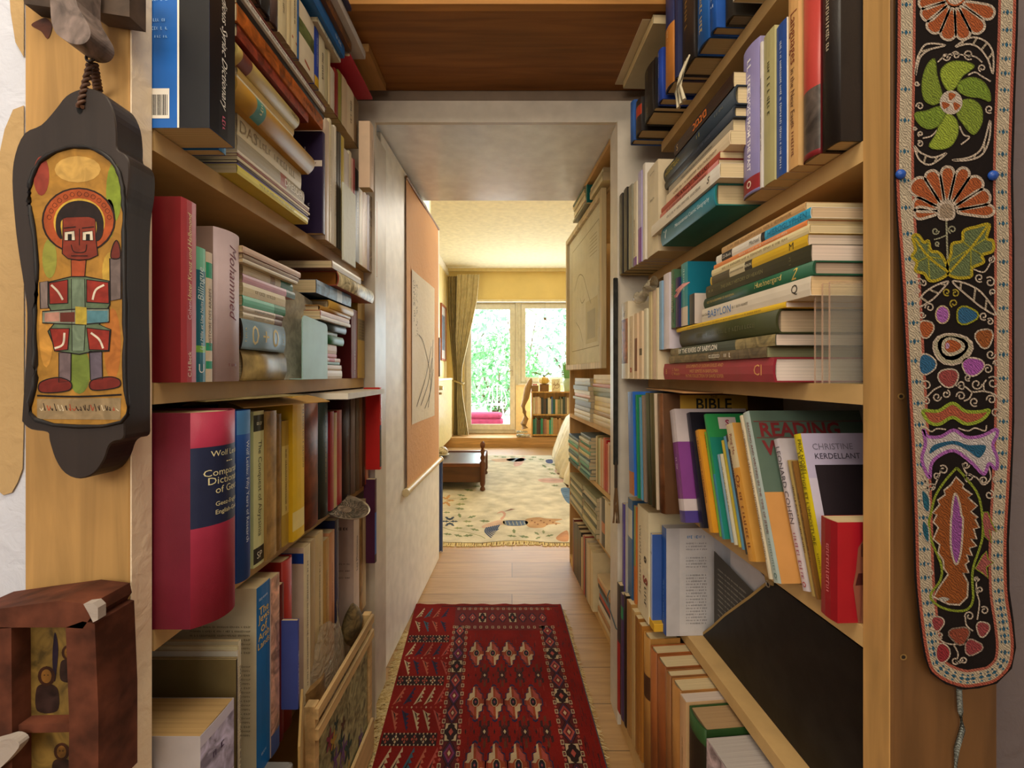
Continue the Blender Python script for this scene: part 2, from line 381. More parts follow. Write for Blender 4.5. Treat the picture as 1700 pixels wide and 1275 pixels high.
# lacquered door leaf on the left
dang = math.atan2(.038, 1.076)
M = Matrix.Translation((-.473, 1.638, 0)) @ Matrix.Rotation(-dang, 4, 'Z')
mb = MB(); mb.box((-.034, 0, .004), (0, 1.077, 1.975), LAC, .0015); d1 = tag(mb.build('door_1', None, M), kind='structure')
part('handle', d1, [((0, 1.052, 1.088), (.009, 1.069, 1.32))], mat('#6b5138', .4), .002)
struct('wall_passage_end', [((-.86, 1.64, 0), (-.56, 1.70, 2.0)), ((-.62, 1.7, 0), (-.56, 2.74, 2.0))], PLW)
# far room
RY = 7.34
struct('wall_room_left', [((-1.15, 2.80, 0), (-1.05, RY, 2.8))], YEL)
struct('wall_room_near', [((-2.3, 2.75, 0), (-.56, 2.80, 1.99)), ((.86, 2.70, 0), (3.2, 2.75, 2.8))], YEL)
struct('wall_room_right', [((3.1, 2.70, 0), (3.2, RY+.1, 2.8))], YEL)
struct('ceiling_room', [((-1.15, 2.313, 2.79), (3.2, RY+.3, 2.86))], mat('#e0d3ac', .85, 'plain', .2))
struct('wall_room_back', [((-1.15, RY, 0), (-.78, RY+.25, 2.8)), ((-.78, RY, 2.30), (3.2, RY+.25, 2.8)), ((.0, RY+.001, 0), (.0+.001, RY+.002, .01)), ((.18, RY+.14, .14), (1.6, RY+.25, .93)), ((1.6, RY, 0), (3.2, RY+.25, 2.30))], YEL)
struct('floor_step', [((-1.05, 6.89, 0), (3.1, RY+.12, .142))], mat('#c79a62', .45, 'woodx', .4))
struct('trim_8', [((-1.05, RY-.12, 2.745), (3.1, RY-.10, 2.79))], mat('#d8c48e', .6))       # curtain rail
mb = MB()
for i in range(1): mb.box((-1.0499, 2.81, 2.70), (-1.02, RY, 2.79), mat('#efe6cf', .6))
tag(mb.build('trim_9'), kind='structure')
# balcony door and window
FR = mat('#dedacf', .35, 'plain', .5)
def frame(name, x0, x1, z0, z1, yb, w, parent=None, dz=.05):
    mb = MB(); y0, y1 = yb, yb+dz
    mb.box((x0, y0, z0), (x0+w, y1, z1), FR, .006); mb.box((x1-w, y0, z0), (x1, y1, z1), FR, .006)
    mb.box((x0+w, y0, z0), (x1-w, y1, z0+w*1.1), FR, .006); mb.box((x0+w, y0, z1-w), (x1-w, y1, z1), FR, .006); return mb.build(name, parent)
GL = mat('#ffffff', .0, 'glass')
wy = RY+.08
d2 = tag(frame('door_2', -.80, .10, .142, 2.30, wy, .05), kind='structure')
frame('door_leaf', -.75, .05, .20, 2.25, wy-.02, .085, d2)
mb = MB(); mb.box((-.67, wy+.015, .29), (-.033, wy+.021, 2.17), GL); mb.build('glass', d2)
mb = MB(); mb.tube([(.005, wy-.02, 1.16), (.005, wy-.06, 1.16), (-.07, wy-.065, 1.155)], .009, mat('#c9c2b4', .3, metal=.6)); mb.box((-.008, wy-.026, 1.08), (.018, wy-.02, 1.24), mat('#c9c2b4', .3)); mb.build('handle', d2)
w1 = tag(frame('window_1', .10, 1.6, .93, 2.30, wy, .05), kind='structure')
frame('window_frame', .15, 1.55, .98, 2.25, wy-.02, .07, w1)
mb = MB(); mb.box((.22, wy+.015, 1.05), (1.48, wy+.021, 2.18), GL); mb.build('glass', w1)
struct('trim_10', [((-.82, RY-.035, 2.27), (1.7, RY+.0, 2.305))], mat('#f4ead0', .5))
struct('trim_11', [((.06, RY+.06, .142), (1.6, RY+.14, .93))], mat('#ebdcb6', .6))
struct('trim_12', [((.1, RY-.03, .93), (1.6, RY+.08, .955))], FR)

# ================= outside =================
struct('ground_terrace', [((-9, 7.62, -.12), (9, 28, .02))], mat('#d8d4cb', .8, 'plaster'))
def leaves(name, c, rad, n, cols, label, size=.09, parent=None, cat='shrub', group=None):
    rnd = random.Random(int(c[0]*100)+n); mb = MB(); ms = [mat(x, .5, 'plain') for x in cols]
    for i in range(n):
        d = Vector((rnd.gauss(0, 1), rnd.gauss(0, 1), rnd.gauss(0, 1))).normalized()*rnd.uniform(.55, 1)
        p = Vector((c[0]+d.x*rad[0], c[1]+d.y*rad[1], c[2]+d.z*rad[2])); u = Vector((rnd.gauss(0, 1), rnd.gauss(0, 1), rnd.gauss(0, 1))).normalized()
        w = u.cross(Vector((rnd.random(), rnd.random(), 1))).normalized(); s = size*rnd.uniform(.6, 1.4)
        mb.face([p-u*s, p+w*s*.4, p+u*s, p-w*s*.4], rnd.choice(ms))
    t = thing(name, label, cat, Vector((c[0], c[1], 0)), group); Mi = Matrix.Translation((-c[0], -c[1], 0))
    mb.build('foliage', t, Mi)
    st = MB()
    for k in range(5): st.tube([(c[0]+.03*k-.06, c[1], .0), (c[0]+(k-2)*rad[0]*.2, c[1], c[2]*.6), (c[0]+(k-2)*rad[0]*.35, c[1]+.1*k, c[2])], [.05, .035, .015], mat('#6b5942', .8), 6)
    st.build('stem', t, Mi); return t
G1 = ('#a3c4a4', '#c9dfce', '#86ad8c', '#e4f0ea')
leaves('garden_shrub', (-.35, 12.2, 1.15), (1.3, .8, 1.1), 2200, ('#6fae72', '#93c48c', '#b4dcae'), 'bright green bushy shrub on the terrace seen through the balcony door')
leaves('garden_tree', (-2.0, 14.5, 3.1), (2.0, 1.3, 2.2), 2300, G1, 'pale leafy tree behind the green shrub, beyond the balcony door', .13, cat='tree')
leaves('garden_tree', (2.2, 15.0, 2.2), (1.5, 1.3, 1.7), 1700, G1, 'pale leafy tree seen low through the window pane beside the door', .13, cat='tree')
leaves('garden_tree', (.4, 18.6, 3.6), (1.8, 1.2, 1.6), 900, ('#b9cda6', '#93b586', '#dfe8cf'), 'pale thin-leaved tree seen high behind the door mullion', .12, cat='tree')
leaves('garden_hedge', (.6, 21.5, 1.2), (6, .8, 1.6), 2600, G1, 'pale green hedge closing off the garden behind the trees', .16, cat='hedge')
# terrace furniture
t = thing('garden_bench', 'low crimson cushioned bench on the terrace behind the balcony door', 'bench', Vector((-.55, 8.6, .02)))
mb = MB(); mb.box((-.38, -.2, .12), (.38, .25, .26), mat('#a33a5a', .8, 'cloth'), .04); mb.box((-.36, -.18, .26), (.36, .24, .36), mat('#a33a5a', .8, 'cloth'), .04); mb.build('cushion', t)
for x in (-.34, .34):
    for y in (-.16, .2): part('leg', t, [((x-.02, y-.02, 0), (x+.02, y+.02, .13))], mat('#5b4331', .6))
t = thing('garden_chair', 'white metal garden chair on the terrace, in front of the green shrub', 'chair', Vector((-.32, 9.6, .02)))
wm = mat('#f2f2f0', .4)
mb = MB(); mb.lathe([(.2, .44), (.21, .45), (.2, .46)], (0, 0, 0), wm, 20); mb.build('seat', t)
for k in range(4):
    a = math.pi/4+k*math.pi/2; mb = MB(); mb.tube([(.16*math.cos(a), .16*math.sin(a), .44), (.24*math.cos(a), .24*math.sin(a), 0)], .012, wm, 6); mb.build('leg', t)
mb = MB()
mb.tube([(.2*math.cos(a), .2, .45+.42*math.sin(a)) for a in [math.pi*j/12 for j in range(13)]], .012, wm, 6)
for x in (-.1, 0, .1): mb.tube([(x, .2, .45), (x, .2, .45+.42*math.sqrt(max(0, 1-(x/.2)**2)))], .008, wm, 6)
mb.build('backrest', t)
t = thing('garden_post', 'white wooden post with a pink zigzag, standing outside the balcony door', 'post', Vector((-.90, 8.2, .02)))
mb = MB(); mb.box((-.05, -.04, 0), (.05, .04, 1.45), mat('#f3ece4', .6), .006)
for k in range(9):
    z = .1+k*.15
    mb.prism([(-.045, z), (.045, z+.075), (.045, z+.10), (-.045, z+.025)], lambda u, v, d: (u, -.04-d, v), .0005, .003, mat('#c8688a', .7))
    mb.prism([(.045, z+.075), (-.045, z+.15), (-.045, z+.175), (.045, z+.10)], lambda u, v, d: (u, -.04-d, v), .0005, .003, mat('#c8688a', .7))
mb.build('post', t)
t = thing('garden_pot', 'dark round flowerpot with a bush on the terrace by the crimson bench', 'flowerpot', Vector((-1.2, 8.9, .02)))
mb = MB(); mb.lathe([(.10, 0), (.15, .2), (.16, .27), (.17, .27), (.17, .31), (.14, .31)], (0, 0, 0), mat('#39424f', .5), 18); mb.build('pot', t)
rnd = random.Random(4); mb = MB()
for i in range(250):
    d = Vector((rnd.gauss(0, .09), rnd.gauss(0, .09), rnd.uniform(.28, .7))); u = Vector((rnd.gauss(0, 1), rnd.gauss(0, 1), rnd.gauss(0, 1))).normalized()*.04; w = u.cross(Vector((0, 0, 1)))*.5; mb.face([d-u, d+w, d+u, d-w], '#3d5c48')
mb.build('foliage', t)
# window ornament
t = thing('window_ornament', 'small round flower-shaped ornament hanging in the window pane', 'ornament', Vector((.535, RY+.03, 2.005)))
mb = MB()
for k in range(6):
    a = k*math.pi/3; mb.lathe([(.001, -.006), (.021, 0), (.001, .006)], (0, 0, 0), mat(('#b07a4a', '#6a8f5a', '#a04a4a')[k % 3], .4), 10)
    n = len(mb.v); pts = mb.v[-30:]; mb.v[-30:] = [(x+.036*math.cos(a), z_, y+.036*math.sin(a)) for x, y, z_ in pts]
mb.build('petals', t)
mb = MB(); mb.tube([(0, 0, .05), (0, 0, .28)], .0015, '#555555', 4); mb.build('string', t)
# ================= bookcases =================
def pine(ax): return mat('#c7a36c', .6, 'saw_wood'+ax, .25)
PIN = mat('#bf9459', .6, 'woodz', .25); PINL = mat('#f2dcbc', .6, 'plaster', .25); DARKB = mat('#5e4630', .7, 'woodx', .2)
def board(face, s0, s1, z0, z1, p=0, depth=.3):
    """one shelf board following the front line"""
    mb = MB(); a, b = face.X(s0, p), face.X(s1, p); o = face.sign*depth; bev = .0
    q = [(a, s0), (b, s1), (b+o, s1), (a+o, s0)]; 
    if face.sign > 0: q = q[::-1]
    cx, cy, cz = (a+b)/2, (s0+s1)/2, (z0+z1)/2
    mb.prism([(x-cx, y-cy) for x, y in q], lambda u, v, d: (u, v, d), z0-cz, z1-cz, pine('y')); return mb, Matrix.Translation((cx, cy, cz))
lc = thing('bookcase', 'tall pine bookcase with the carved icon hung on its front post', 'bookcase', Vector((-.6, .6, 0)))
rc = thing('bookcase', 'tall pine bookcase with the embroidered band hung on its front post', 'bookcase', Vector((.6, .6, 0)))
def pb(root, face, s0, s1, z0, z1, p=0, depth=.3, name='shelf'):
    mb, M = board(face, s0, s1, z0, z1, p, depth); mb.build(name, root, Matrix.Translation(-root.location) @ M)
ZLA, ZLB, ZLC, ZLD, ZLU = H+.322, H-.011, H-.335, H-.70, H+.655
ZRA, ZRB, ZRC, ZRD, ZRU = H+.307, H-.0127, H-.331, H-.652, H+.668
for z, p in ((ZLA, 0), (ZLB, 0), (ZLC, 0), (ZLD, 0), (ZLU, -.03)): pb(lc, LF, .597, 1.43, z-.028, z, p, .30)
for z, p in ((ZRA, 0), (ZRB, 0), (ZRC, 0), (ZRD, 0), (ZRU, 0)): pb(rc, RF, .597, 1.42 if z != ZRU else 1.31, z-.027, z, p, .30)
pb(lc, LF, .6, 1.42, .03, .055, -.0, .30, 'bottom_board'); pb(rc, RF, .6, 1.41, .05, .078, .0, .30, 'bottom_board')
pb(rc, RF, .78, 1.42, .0, .075, .085, .022, 'plinth'); 
def up(root, a, b, m=PIN, name='upright'):
    c = [(a[i]+b[i])/2 for i in range(3)]; mb = MB(); mb.box([a[i]-c[i] for i in range(3)], [b[i]-c[i] for i in range(3)], m, .002); return mb.build(name, root, Matrix.Translation(Vector(c)-root.location))
# front posts: broad front board and pale inner stile
up(lc, (-.602, .561, 0), (-.4715, .592, 2.38)); up(lc, (-.4714, .561, 0), (-.4695, .5935, 2.38), PINL, 'edge_strip')
up(rc, (.4625, .554, 0), (.592, .595, 2.38), mat('#6f4d2b', .6, 'woodz', .25)); up(rc, (.4605, .555, 0), (.4622, .597, 2.38), PIN, 'edge_strip')
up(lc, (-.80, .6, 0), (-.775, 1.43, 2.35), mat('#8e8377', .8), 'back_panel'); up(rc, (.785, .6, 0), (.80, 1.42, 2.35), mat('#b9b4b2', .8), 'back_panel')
# knots and screw holes on the posts
def disc(mb, px, py, Y, r, m, n=12, d=.0006):
    mb.face([W(px+r*math.cos(2*math.pi*k/n), py+r*math.sin(2*math.pi*k/n)*.9, Y-d) for k in range(n)][::-1], m)
for (px, py, Y) in ((191, 1094, .561), (1496, 658, .554), (1500, 1091, .554)):
    mb = MB(); disc(mb, px, py, Y, 6, mat('#8a6a3a', .5)); disc(mb, px, py, Y, 3.5, mat('#2b2018', .4), d=.001)
    root = lc if px < 850 else rc; mb.build('screw', root, Matrix.Translation(-root.location))
# bookcase past the doorway
pc = thing('bookcase', 'pine bookcase past the doorway with a framed print hung on it', 'bookcase', Vector((.55, 2.2, 0)))
ZP = [.05, .375, .61, .875]
for z in ZP: pb(pc, PF, 1.56, 2.66, z-.022, z, 0, .26)
pb(pc, PF, 1.56, 2.36, 1.958, 1.978, .045, .30, 'top_board'); pb(pc, PF, 1.56, 2.64, .0, .027, .0, .02, 'plinth')
a = PF.X(2.66); up(pc, (a, 2.66, 0), (a+.26, 2.68, 1.90), PIN); up(pc, (PF.X(1.54)+.001, 1.54, 0), (PF.X(1.54)+.26, 1.56, 1.95), PIN)
# ================= LEFT BOOKCASE: the books =================
U_L = 'upper left shelf'; M_L = 'middle left shelf'; D_L = 'lower left shelf'; B_L = 'bottom left shelf'
# ---- upper left shelf (board A) ----
upright(LF, .594, .648, ZLA, .27, .076, .17, cover='#1f62b4', spine='#15151a', rnd=.001, titles=[('A Compendious Syriac Dictionary', 'down', '#f2efe6', .019, .56, dict(shear=.3, fit=.86)), ('~3', 'down', '#c8617a', .01, .07, dict(fit=.08))],
        decals=[(0, .235, 0, 1, '#17171b'), (.235, .25, 0, 1, '#e8e2d2'), (.31, .50, .045, .19, '#ece6da', 1)] + [(.325+.013*k, .330+.013*k+(.003 if k % 3 else 0), .06, .16, '#222222', 2) for k in range(12)],
        ftext=[('~9', .41, .70, .006, '#8fb9e6', dict(fit=.2)), ('~7', .41, .66, .006, '#8fb9e6', dict(fit=.18)), ('~9', .41, .62, .006, '#8fb9e6', dict(fit=.2)), ('~8', .41, .52, .006, '#8fb9e6', dict(fit=.19)), ('~9', .41, .48, .006, '#8fb9e6', dict(fit=.2)), ('~6', .41, .44, .006, '#8fb9e6', dict(fit=.18))],
        label='large black-spined dictionary with a blue back cover, beside the post with the carved icon')
upright(LF, .653, .669, ZLA, .275, .05, .17, cover='#2c7fc4', spine='#58a6d8', label='thin sky-blue book tucked behind the black-spined dictionary', pagecol='#c9b48a')
z1 = stack(LB, ZLA, [
    TT(395, 511, .014, 'thin yellow-green magazine', '#c9b84a', '#e0d35a', titles=[('~20', 'down', '#6b6a2a', .006, .5)], p=.005, Wd=.2),
    TT(395, 513, .006, 'thin violet booklet', '#5a4a86', p=.0), TT(395, 511, .005, 'thin black booklet', '#2a2326', '#43302f'),
    TT(395, 514, .005, 'thin cream booklet', CREAM, p=.0), TT(395, 512, .005, 'thin brown booklet', '#8d5548'), TT(395, 513, .005, 'thin white booklet', WHITE, p=0),
    TT(395, 505, .024, 'grey book with white lettering', '#b8ab92', '#a99f86', titles=[('DRESDEN', 'down', '#f4f0e4', .017, .18, dict(bold=.02))], bands=[(.32, .42, '#a65a4a')]),
    TT(395, 500, .034, 'cream textured book', '#cbbb91', '#d3c49b', titles=[('DAS', 'down', '#8a7650', .02, .86), ('~24', 'down', '#9b8a62', .02, .42, dict(fit=.7))]),
    TT(395, 522, .044, 'thick tan book with teal label', '#b98a32', hard=True, rnd=.014, p=.025, bands=[(.70, .80, '#4e8f86')], titles=[('~3', 'hor', '#dcd9a0', .01, .75)]),
    TT(395, 487, .018, 'off-white book with black handwriting', '#ddd3b4', titles=[('~22', 'down', '#4a4236', .011, .45)]),
    TT(395, 488, .012, 'slim ochre book', '#b08d44', '#c6a55c'),
    TT(395, 497, .034, 'cream round-spined book', '#cbb062', hard=True, rnd=.012, p=.01, bands=[(.80, .93, '#7a3c2c')], titles=[('~2', 'down', '#6a5a34', .01, .08)]),
    TT(395, 512, .02, 'glossy red and brown picture book', '#7c2a22', '#8a3a28', skind='mottled', p=.012),
    TT(395, 536, .028, 'orange-brown book', '#b06226', '#a4561f', skind='mottled', p=.015, titles=[('~5', 'down', '#3a1d12', .01, .2, dict(fit=.2))]),
    TT(395, 538, .011, 'slim black book', '#1d1a19', p=.015), TT(395, 539, .010, 'slim white booklet', '#ded9cd', p=.02, titles=[('~30', 'down', '#333333', .006, .5, dict(fit=.9))]),
    TT(395, 541, .008, 'slim maroon book', '#5c2a27', p=.018)], 'pile on the '+U_L, 'books lying in the upper pile on the left')
print('stack top', z1-H)
upright(LF, 1.036, 1.052, ZLA, .232, .037, .13, cover='#2c2140', spine='#3a2c50', label='dark purple paperback with a white band, standing after the pile on the upper left shelf', decals=[(0, 1, .655, .715, '#d9c9b8')],
        ftext=[('~6', .45, .83, .014, '#cfc6d8', dict(fit=.5)), ('~9', .4, .685, .007, '#7a4a3a', dict(fit=.6)), ('~5', .4, .28, .010, '#b9b0c8', dict(fit=.5)), ('~5', .4, .23, .010, '#b9b0c8', dict(fit=.5)), ('~4', .5, .13, .010, '#b9b0c8', dict(fit=.4))])
row(LB, ZLA, [
    B(541, 547, 196, 'pale pink paperback', '#d9c3ac'), B(547, 551, 194, 'slim cream paperback', CREAM, titles=[('~9', 'down', '#8a7a5a', .005, .5)]),
    B(551, 555, 207, 'off-white paperback', '#d8cdb6'), B(555, 559, 206, 'glossy white paperback', '#ece4d0', titles=[('~9', 'down', '#7a7262', .005, .5)]),
    B(559, 563, 217, 'dark brown paperback', '#3c332a'), B(563, 567, 219, 'charcoal and gold paperback', '#3d3a34', '#4a463c', titles=[('~9', 'down', '#b89a4a', .004, .5)]),
    B(567, 572, 222, 'mustard yellow paperback', '#b9a032', '#c2ab3c'), B(572, 580, 246, 'lilac-white paperback', '#cfc6bd'),
    B(580, 584, 250, 'green-dotted cream paperback', '#dfd6ba', bands=[(.3, .5, '#6fa08a')], titles=[('~12', 'down', '#4f7f5a', .006, .5)]),
    B(584, 587, 262, 'pale pink slim booklet', '#d8a9a0'), B(587, 590, 263, 'crimson slim booklet', '#8e2b35'),
    B(590, 597, 278, 'black paperback', '#231f1e', '#2b2624', titles=[('~14', 'down', '#d8c9a0', .006, .55)]), B(597, 602, 300, 'cream thin paperback', CREAM),
    B(602, 610, 315, 'light brown paperback', '#c49a5f', titles=[('~9', 'down', '#7a5a34', .005, .5)]), B(610, 614, 322, 'dark red thin book', '#6e2c2a'),
    B(614, 620, 324, 'speckled grey paperback', '#a8957c', skind='mottled'), B(620, 627, 327, 'pinkish tan paperback', '#c99a74', titles=[('~9', 'down', '#7c4c34', .005, .5)])],
    'far half of the '+U_L, 'books standing on the upper left shelf', start='purple one', s_start=1.054, p=.0, hmax=.302)
o = tag(part('paper_bag', None, [((-.001, -.045, 0), (.004, .045, .20))], mat('#d6d8c4', .5, 'plaster'), .001, LF.M(1.205, .034, ZLA-.03)@Matrix.Rotation(-math.pi/2, 4, 'Z')), 'pale grey-green paper sleeve in front of the books, far end of the upper left shelf', 'sleeve')
# ---- topmost left shelf ----
row(LB, ZLU, [
    B(412, 424, -60, 'dark grey hardback', '#3a3531', hard=True, pagecol='#8a7a66'), B(424, 436, -55, 'brown-grey hardback', '#4b423b', hard=True, pagecol='#8a7a66'), B(436, 452, -60, 'charcoal hardback', '#2f2c2c', '#3c3836', hard=True, pagecol='#8a7a66'), 
    B(452, 464, -50, 'maroon-edged grey hardback', '#5e4a44', hard=True), B(464, 477, -60, 'cream book with small black writing', '#d8caa2', titles=[('~18', 'down', '#5a5140', .007, .6)]),
    B(477, 484, -60, 'cream plain paperback', '#dcca9c'), B(484, 494, -60, 'cream book with a red emblem', '#ddcfa8', titles=[('~10', 'down', '#5a5140', .007, .6), ('/', 'down', '#a8402a', .02, .16, dict(bold=.04))]),
    B(494, 497, -50, 'thin blue book', '#1d5a94'), B(497, 522, -60, 'broad white book with a green photograph', '#e2d6bb', bands=[(.48, .72, '#5f6a3e', False, 'mottled')], titles=[('/', 'down', '#b04a30', .022, .12, dict(bold=.04))]),
    B(523, 530, 28, 'blue book with a yellow foot', '#2b4aa8', bands=[(0, .17, '#d0a52a')], titles=[('~9', 'down', '#c8d0e8', .005, .6)]), B(531, 540, 55, 'cream book with tall black letters', '#d9cfae', titles=[('~12', 'down', '#3c382e', .011, .5)]),
    B(540, 545, 80, 'olive-cream paperback', '#b9b08a'), B(545, 549, 78, 'cream slim paperback', '#dccba0'), B(549, 556, 110, 'off-white paperback', '#cfc4b0'), B(556, 562, 112, 'dark red paperback', '#862a26'), B(562, 568, 115, 'olive paperback', '#8f8a3e'),
    B(568, 577, 112, 'beige thick paperback', '#cdb592'), B(577, 588, 112, 'pale book with upright black letters', '#d6c3a0', titles=[('~8', 'down', '#4c463a', .013, .5)]), B(588, 596, 150, 'dark brown paperback', '#6e5433')],
    'topmost left shelf', 'books standing on the topmost left shelf', cap_from=(1.0, .131))
GU = 'books lying on the topmost left row'
lying(LF, 1.015, 1.15, H+.788, .010, .035, .2, cover='#b9ab8e', spine='#cfc8b2', skind='mottled', label='cream and black patterned magazine under the bright blue book, above the topmost left shelf', group=GU)
lying(LF, .96, 1.15, H+.799, .030, .045, .2, cover='#1a5d9c', spine='#1f66a8', label='bright blue book lying on the row of the topmost left shelf', group=GU, titles=[('~6', 'down', '#cfd8e4', .012, .22, dict(fit=.2))])
lying(LF, .98, 1.17, H+.830, .025, .055, .2, cover='#5a3820', spine='#6a4222', skind='mottled', label='brown and gold patterned book lying on the bright blue one, left side', group=GU)
lying(LF, .98, 1.235, H+.856, .022, .070, .14, cover='#bdbab8', spine='#c9c6c2', label='grey-white book lying on the brown patterned one near the ceiling, left side', group=GU)
lying(LF, 1.03, 1.10, H+.8785, .012, .080, .14, cover='#2e2b4a', label='slim navy book on top of the grey-white one near the ceiling', group=GU)
lying(LF, 1.175, 1.36, H+.822, .008, .050, .14, cover='#b5263c', label='slim crimson book lying across the far end of the topmost left row', group=GU)
for k, (s0, s1, z, h, c, l) in enumerate(((1.30, 1.335, H+.535, .16, '#dfc1a2', 'pale pink paperback squeezed above the far end of the upper left shelf'),)):
    upright(LF, s0, s1, z, .19, .062, .033, cover=c, label=l, titles=[('~7', 'down', '#6a5442', .007, .5)], name='book')

# ---- middle left shelf (board B) ----
upright(LF, .603, .632, ZLB, .247, .032, .17, cover='#7c1f24', spine='#b13a42', rnd=.0012, titles=[('C.H.Beck', 'up', '#e9dcc2', .012, .10, dict(fit=.14)), ('Cohen', 'up', '#e8c0c4', .014, .395, dict(fit=.1)), ('Unter Kreuz und Halbmond', 'up', '#e9d9a0', .0135, .69, dict(fit=.48, shear=.2))],
        ftext=[(f'~{8+k%3}', .60, .9-.05*k-(.05 if k > 7 else 0)-(.12 if k > 10 else 0), .005, '#a8575a', dict(fit=.75-.1*(k % 3))) for k in range(13)],
        label='red book with its dark red cover showing, first on the middle left shelf', group='books standing on the middle left shelf')
upright(LF, .637, .657, ZLB, .191, .028, .125, cover='#0f6474', spine='#12697a', bands=[(.83, 1, '#6fc3a0'), (.22, .27, '#7ab648')], titles=[('Les Mille et Une Nuits', 'up', '#d9e6e0', .0105, .42, dict(fit=.36, shear=.2)), ('Bilingue', 'up', '#cfe6e6', .011, .73, dict(shear=.2)), ('U', 'hor', '#f0f0e8', .013, .10)],
        label='slim teal paperback with a green head, after the red book on the middle left shelf', group='books standing on the middle left shelf')
upright(LF, .658, .672, ZLB, .189, .028, .12, cover='#d9c6a6', spine='#dbcab0', bands=[(.80, .92, '#2f9f78'), (.10, .16, '#2f9f78'), (.24, .30, '#2f9f78')], titles=[('HISTOIRE DES ARABES', 'up', '#6a5a4c', .008, .5, dict(fit=.44))],
        label='slim cream paperback with green squares, beside the teal paperback', group='books standing on the middle left shelf')
upright(LF, .678, .742, ZLB, .232, .034, .155, cover='#9c8276', spine='#cfb9bc', hard=True, rnd=.010, titles=[('Mohammed', 'down', '#7a3a44', .036, .66, dict(shear=.35, fit=.50)), ('~2', 'hor', '#8a4a4a', .006, .11, dict(fit=.3))],
        label='thick lilac hardback titled in dark red script on the middle left shelf', group='books standing on the middle left shelf')
GST = 'books lying in the pile on the middle left shelf'
z2 = stack(LB, ZLB, [
    TT(404, 476, .052, 'thick book in crumpled gold cover', '#8a6a38', '#a58f5c', skind='leather', rnd=.006, p=.0),
    TT(404, 474, .050, 'old book with gold-tooled blue spine', '#2a211c', '#7d95a0', hard=True, rnd=.004, skind='cloth', pagecol='#8a5a34', p=.005, titles=[('+', 'hor', '#cdbb7e', .03, .5), ('0', 'down', '#cdbb7e', .034, .74), ('0', 'down', '#cdbb7e', .034, .26), ('~5', 'hor', '#cdbb7e', .006, .94), ('~5', 'hor', '#cdbb7e', .006, .06)]),
    TT(404, 468, .011, 'cream paperback', '#cdbf98', '#bfae88', titles=[('~16', 'down', '#7a6a4a', .006, .5)], bands=[(0, .22, '#5a2e1c')]),
    TT(404, 470, .010, 'grey-cream paperback', '#b7a68a', titles=[('~16', 'down', '#6a5a44', .006, .5)], bands=[(0, .22, '#5a2e1c')]),
    TT(404, 474, .017, 'pale and dark green book', '#2f9f76', '#5fb592', bands=[(0, .3, '#157a4e')]),
    TT(404, 474, .021, 'cream paperback with brown marks', '#d8c79a', titles=[('~20', 'down', '#8a7a52', .009, .5)]),
    TT(404, 490, .014, 'pink paperback', '#c98fa0', '#d39aa8', bands=[(0, .2, '#4a6a60')]),
    TT(404, 486, .014, 'cream paperback with a green end', '#d5c49c', bands=[(0, .28, '#3f7a62'), (.40, .5, '#a88a6a')]),
    TT(404, 494, .006, 'slim pale booklet', '#cdbf9e', p=.01), TT(404, 496, .008, 'slim glossy brown booklet', '#6a4c30', '#8a6a44', p=.01),
    TT(404, 499, .011, 'slim rose-beige paperback', '#c9a68a', p=.012)], 'pile on the '+M_L, GST)
print('stack2 top', z2-H)
# folder, bookend, second pile
t = thing('folder', 'marbled grey paper folder standing behind the aqua bookend, middle left shelf', 'folder', LF.M(.905, .0, ZLB))
mb = MB(); pts = [(0, 0), (.165, 0), (.165, .172), (.158, .182), (.01, .203), (0, .196)]
mb.prism(pts, lambda u, v, d: (u, d, v), 0, .006, mat('#c6c4b4', .3, 'paint')); mb.build('cover', t)
t = thing('bookend', 'pale aqua sheet-metal bookend on the middle left shelf', 'bookend', LF.M(.935, .036, ZLB+.0005))
mb = MB(); w, h = .125, .133; r = .012
pts = [(0, 0), (w, 0)] + [(w-r+r*math.cos(a), h-.006-r+r*math.sin(a)) for a in (0, .5, 1.0, 1.57)] + [(r-r*math.sin(a), h-r+r*math.cos(a)) for a in (0, .5, 1.0, 1.57)]
mb.prism(pts, lambda u, v, d: (u, -d, v), 0, .0022, mat('#9cc3bb', .4, 'plain', .5)); mb.build('plate', t)
mb = MB(); mb.box((0, 0, 0), (w, .026, .0018), mat('#9cc3bb', .4, 'plain', .5)); mb.build('foot', t)
G2 = 'small books lying behind the bookend'
W2 = 'pile behind the bookend, '+M_L
z3 = stack(LB, ZLB, [
    TT(533, 568, .020, 'cream paperback', '#d9c6a8', p=.005), TT(533, 567, .013, 'cream and orange paperback', '#d2b48e', p=.005), TT(533, 564, .007, 'slim green book', '#3f6a48', p=.005),
    TT(533, 565, .009, 'white-and-red paperback', '#c9a090', bands=[(.3, .6, '#b83a44')]), TT(533, 559, .010, 'red-edged paperback', '#b5443f'), TT(533, 559, .022, 'orange-cream book', '#c59a66'),
    TT(533, 571, .021, 'green cloth book', '#1e6a3e', hard=True, p=.01), TT(533, 560, .009, 'aqua-white paperback', '#a6b8b4'), TT(533, 575, .019, 'dark green-black book', '#23302c', hard=True, p=.012),
    TT(533, 582, .008, 'white booklet', '#d5cdbd', p=.02), TT(533, 580, .013, 'red-and-white booklet', '#b9545a', '#d0b5b0', p=.015), TT(533, 582, .013, 'tan round-spined book', '#a67a35', hard=True, rnd=.005, p=.012),
    TT(548, 587, .020, 'golden yellow book', '#c69a45', hard=True, p=.01)], W2, G2, p=.005, Wd=.12)
z3 = stack(LB, z3+.004, [TT(526, 583, .030, 'blue and silver book', '#27456a', '#5f7f9c', skind='mottled', p=.008, bands=[(.3, .45, '#c8d4dc')])], 'upper books behind the bookend', G2, Wd=.13)
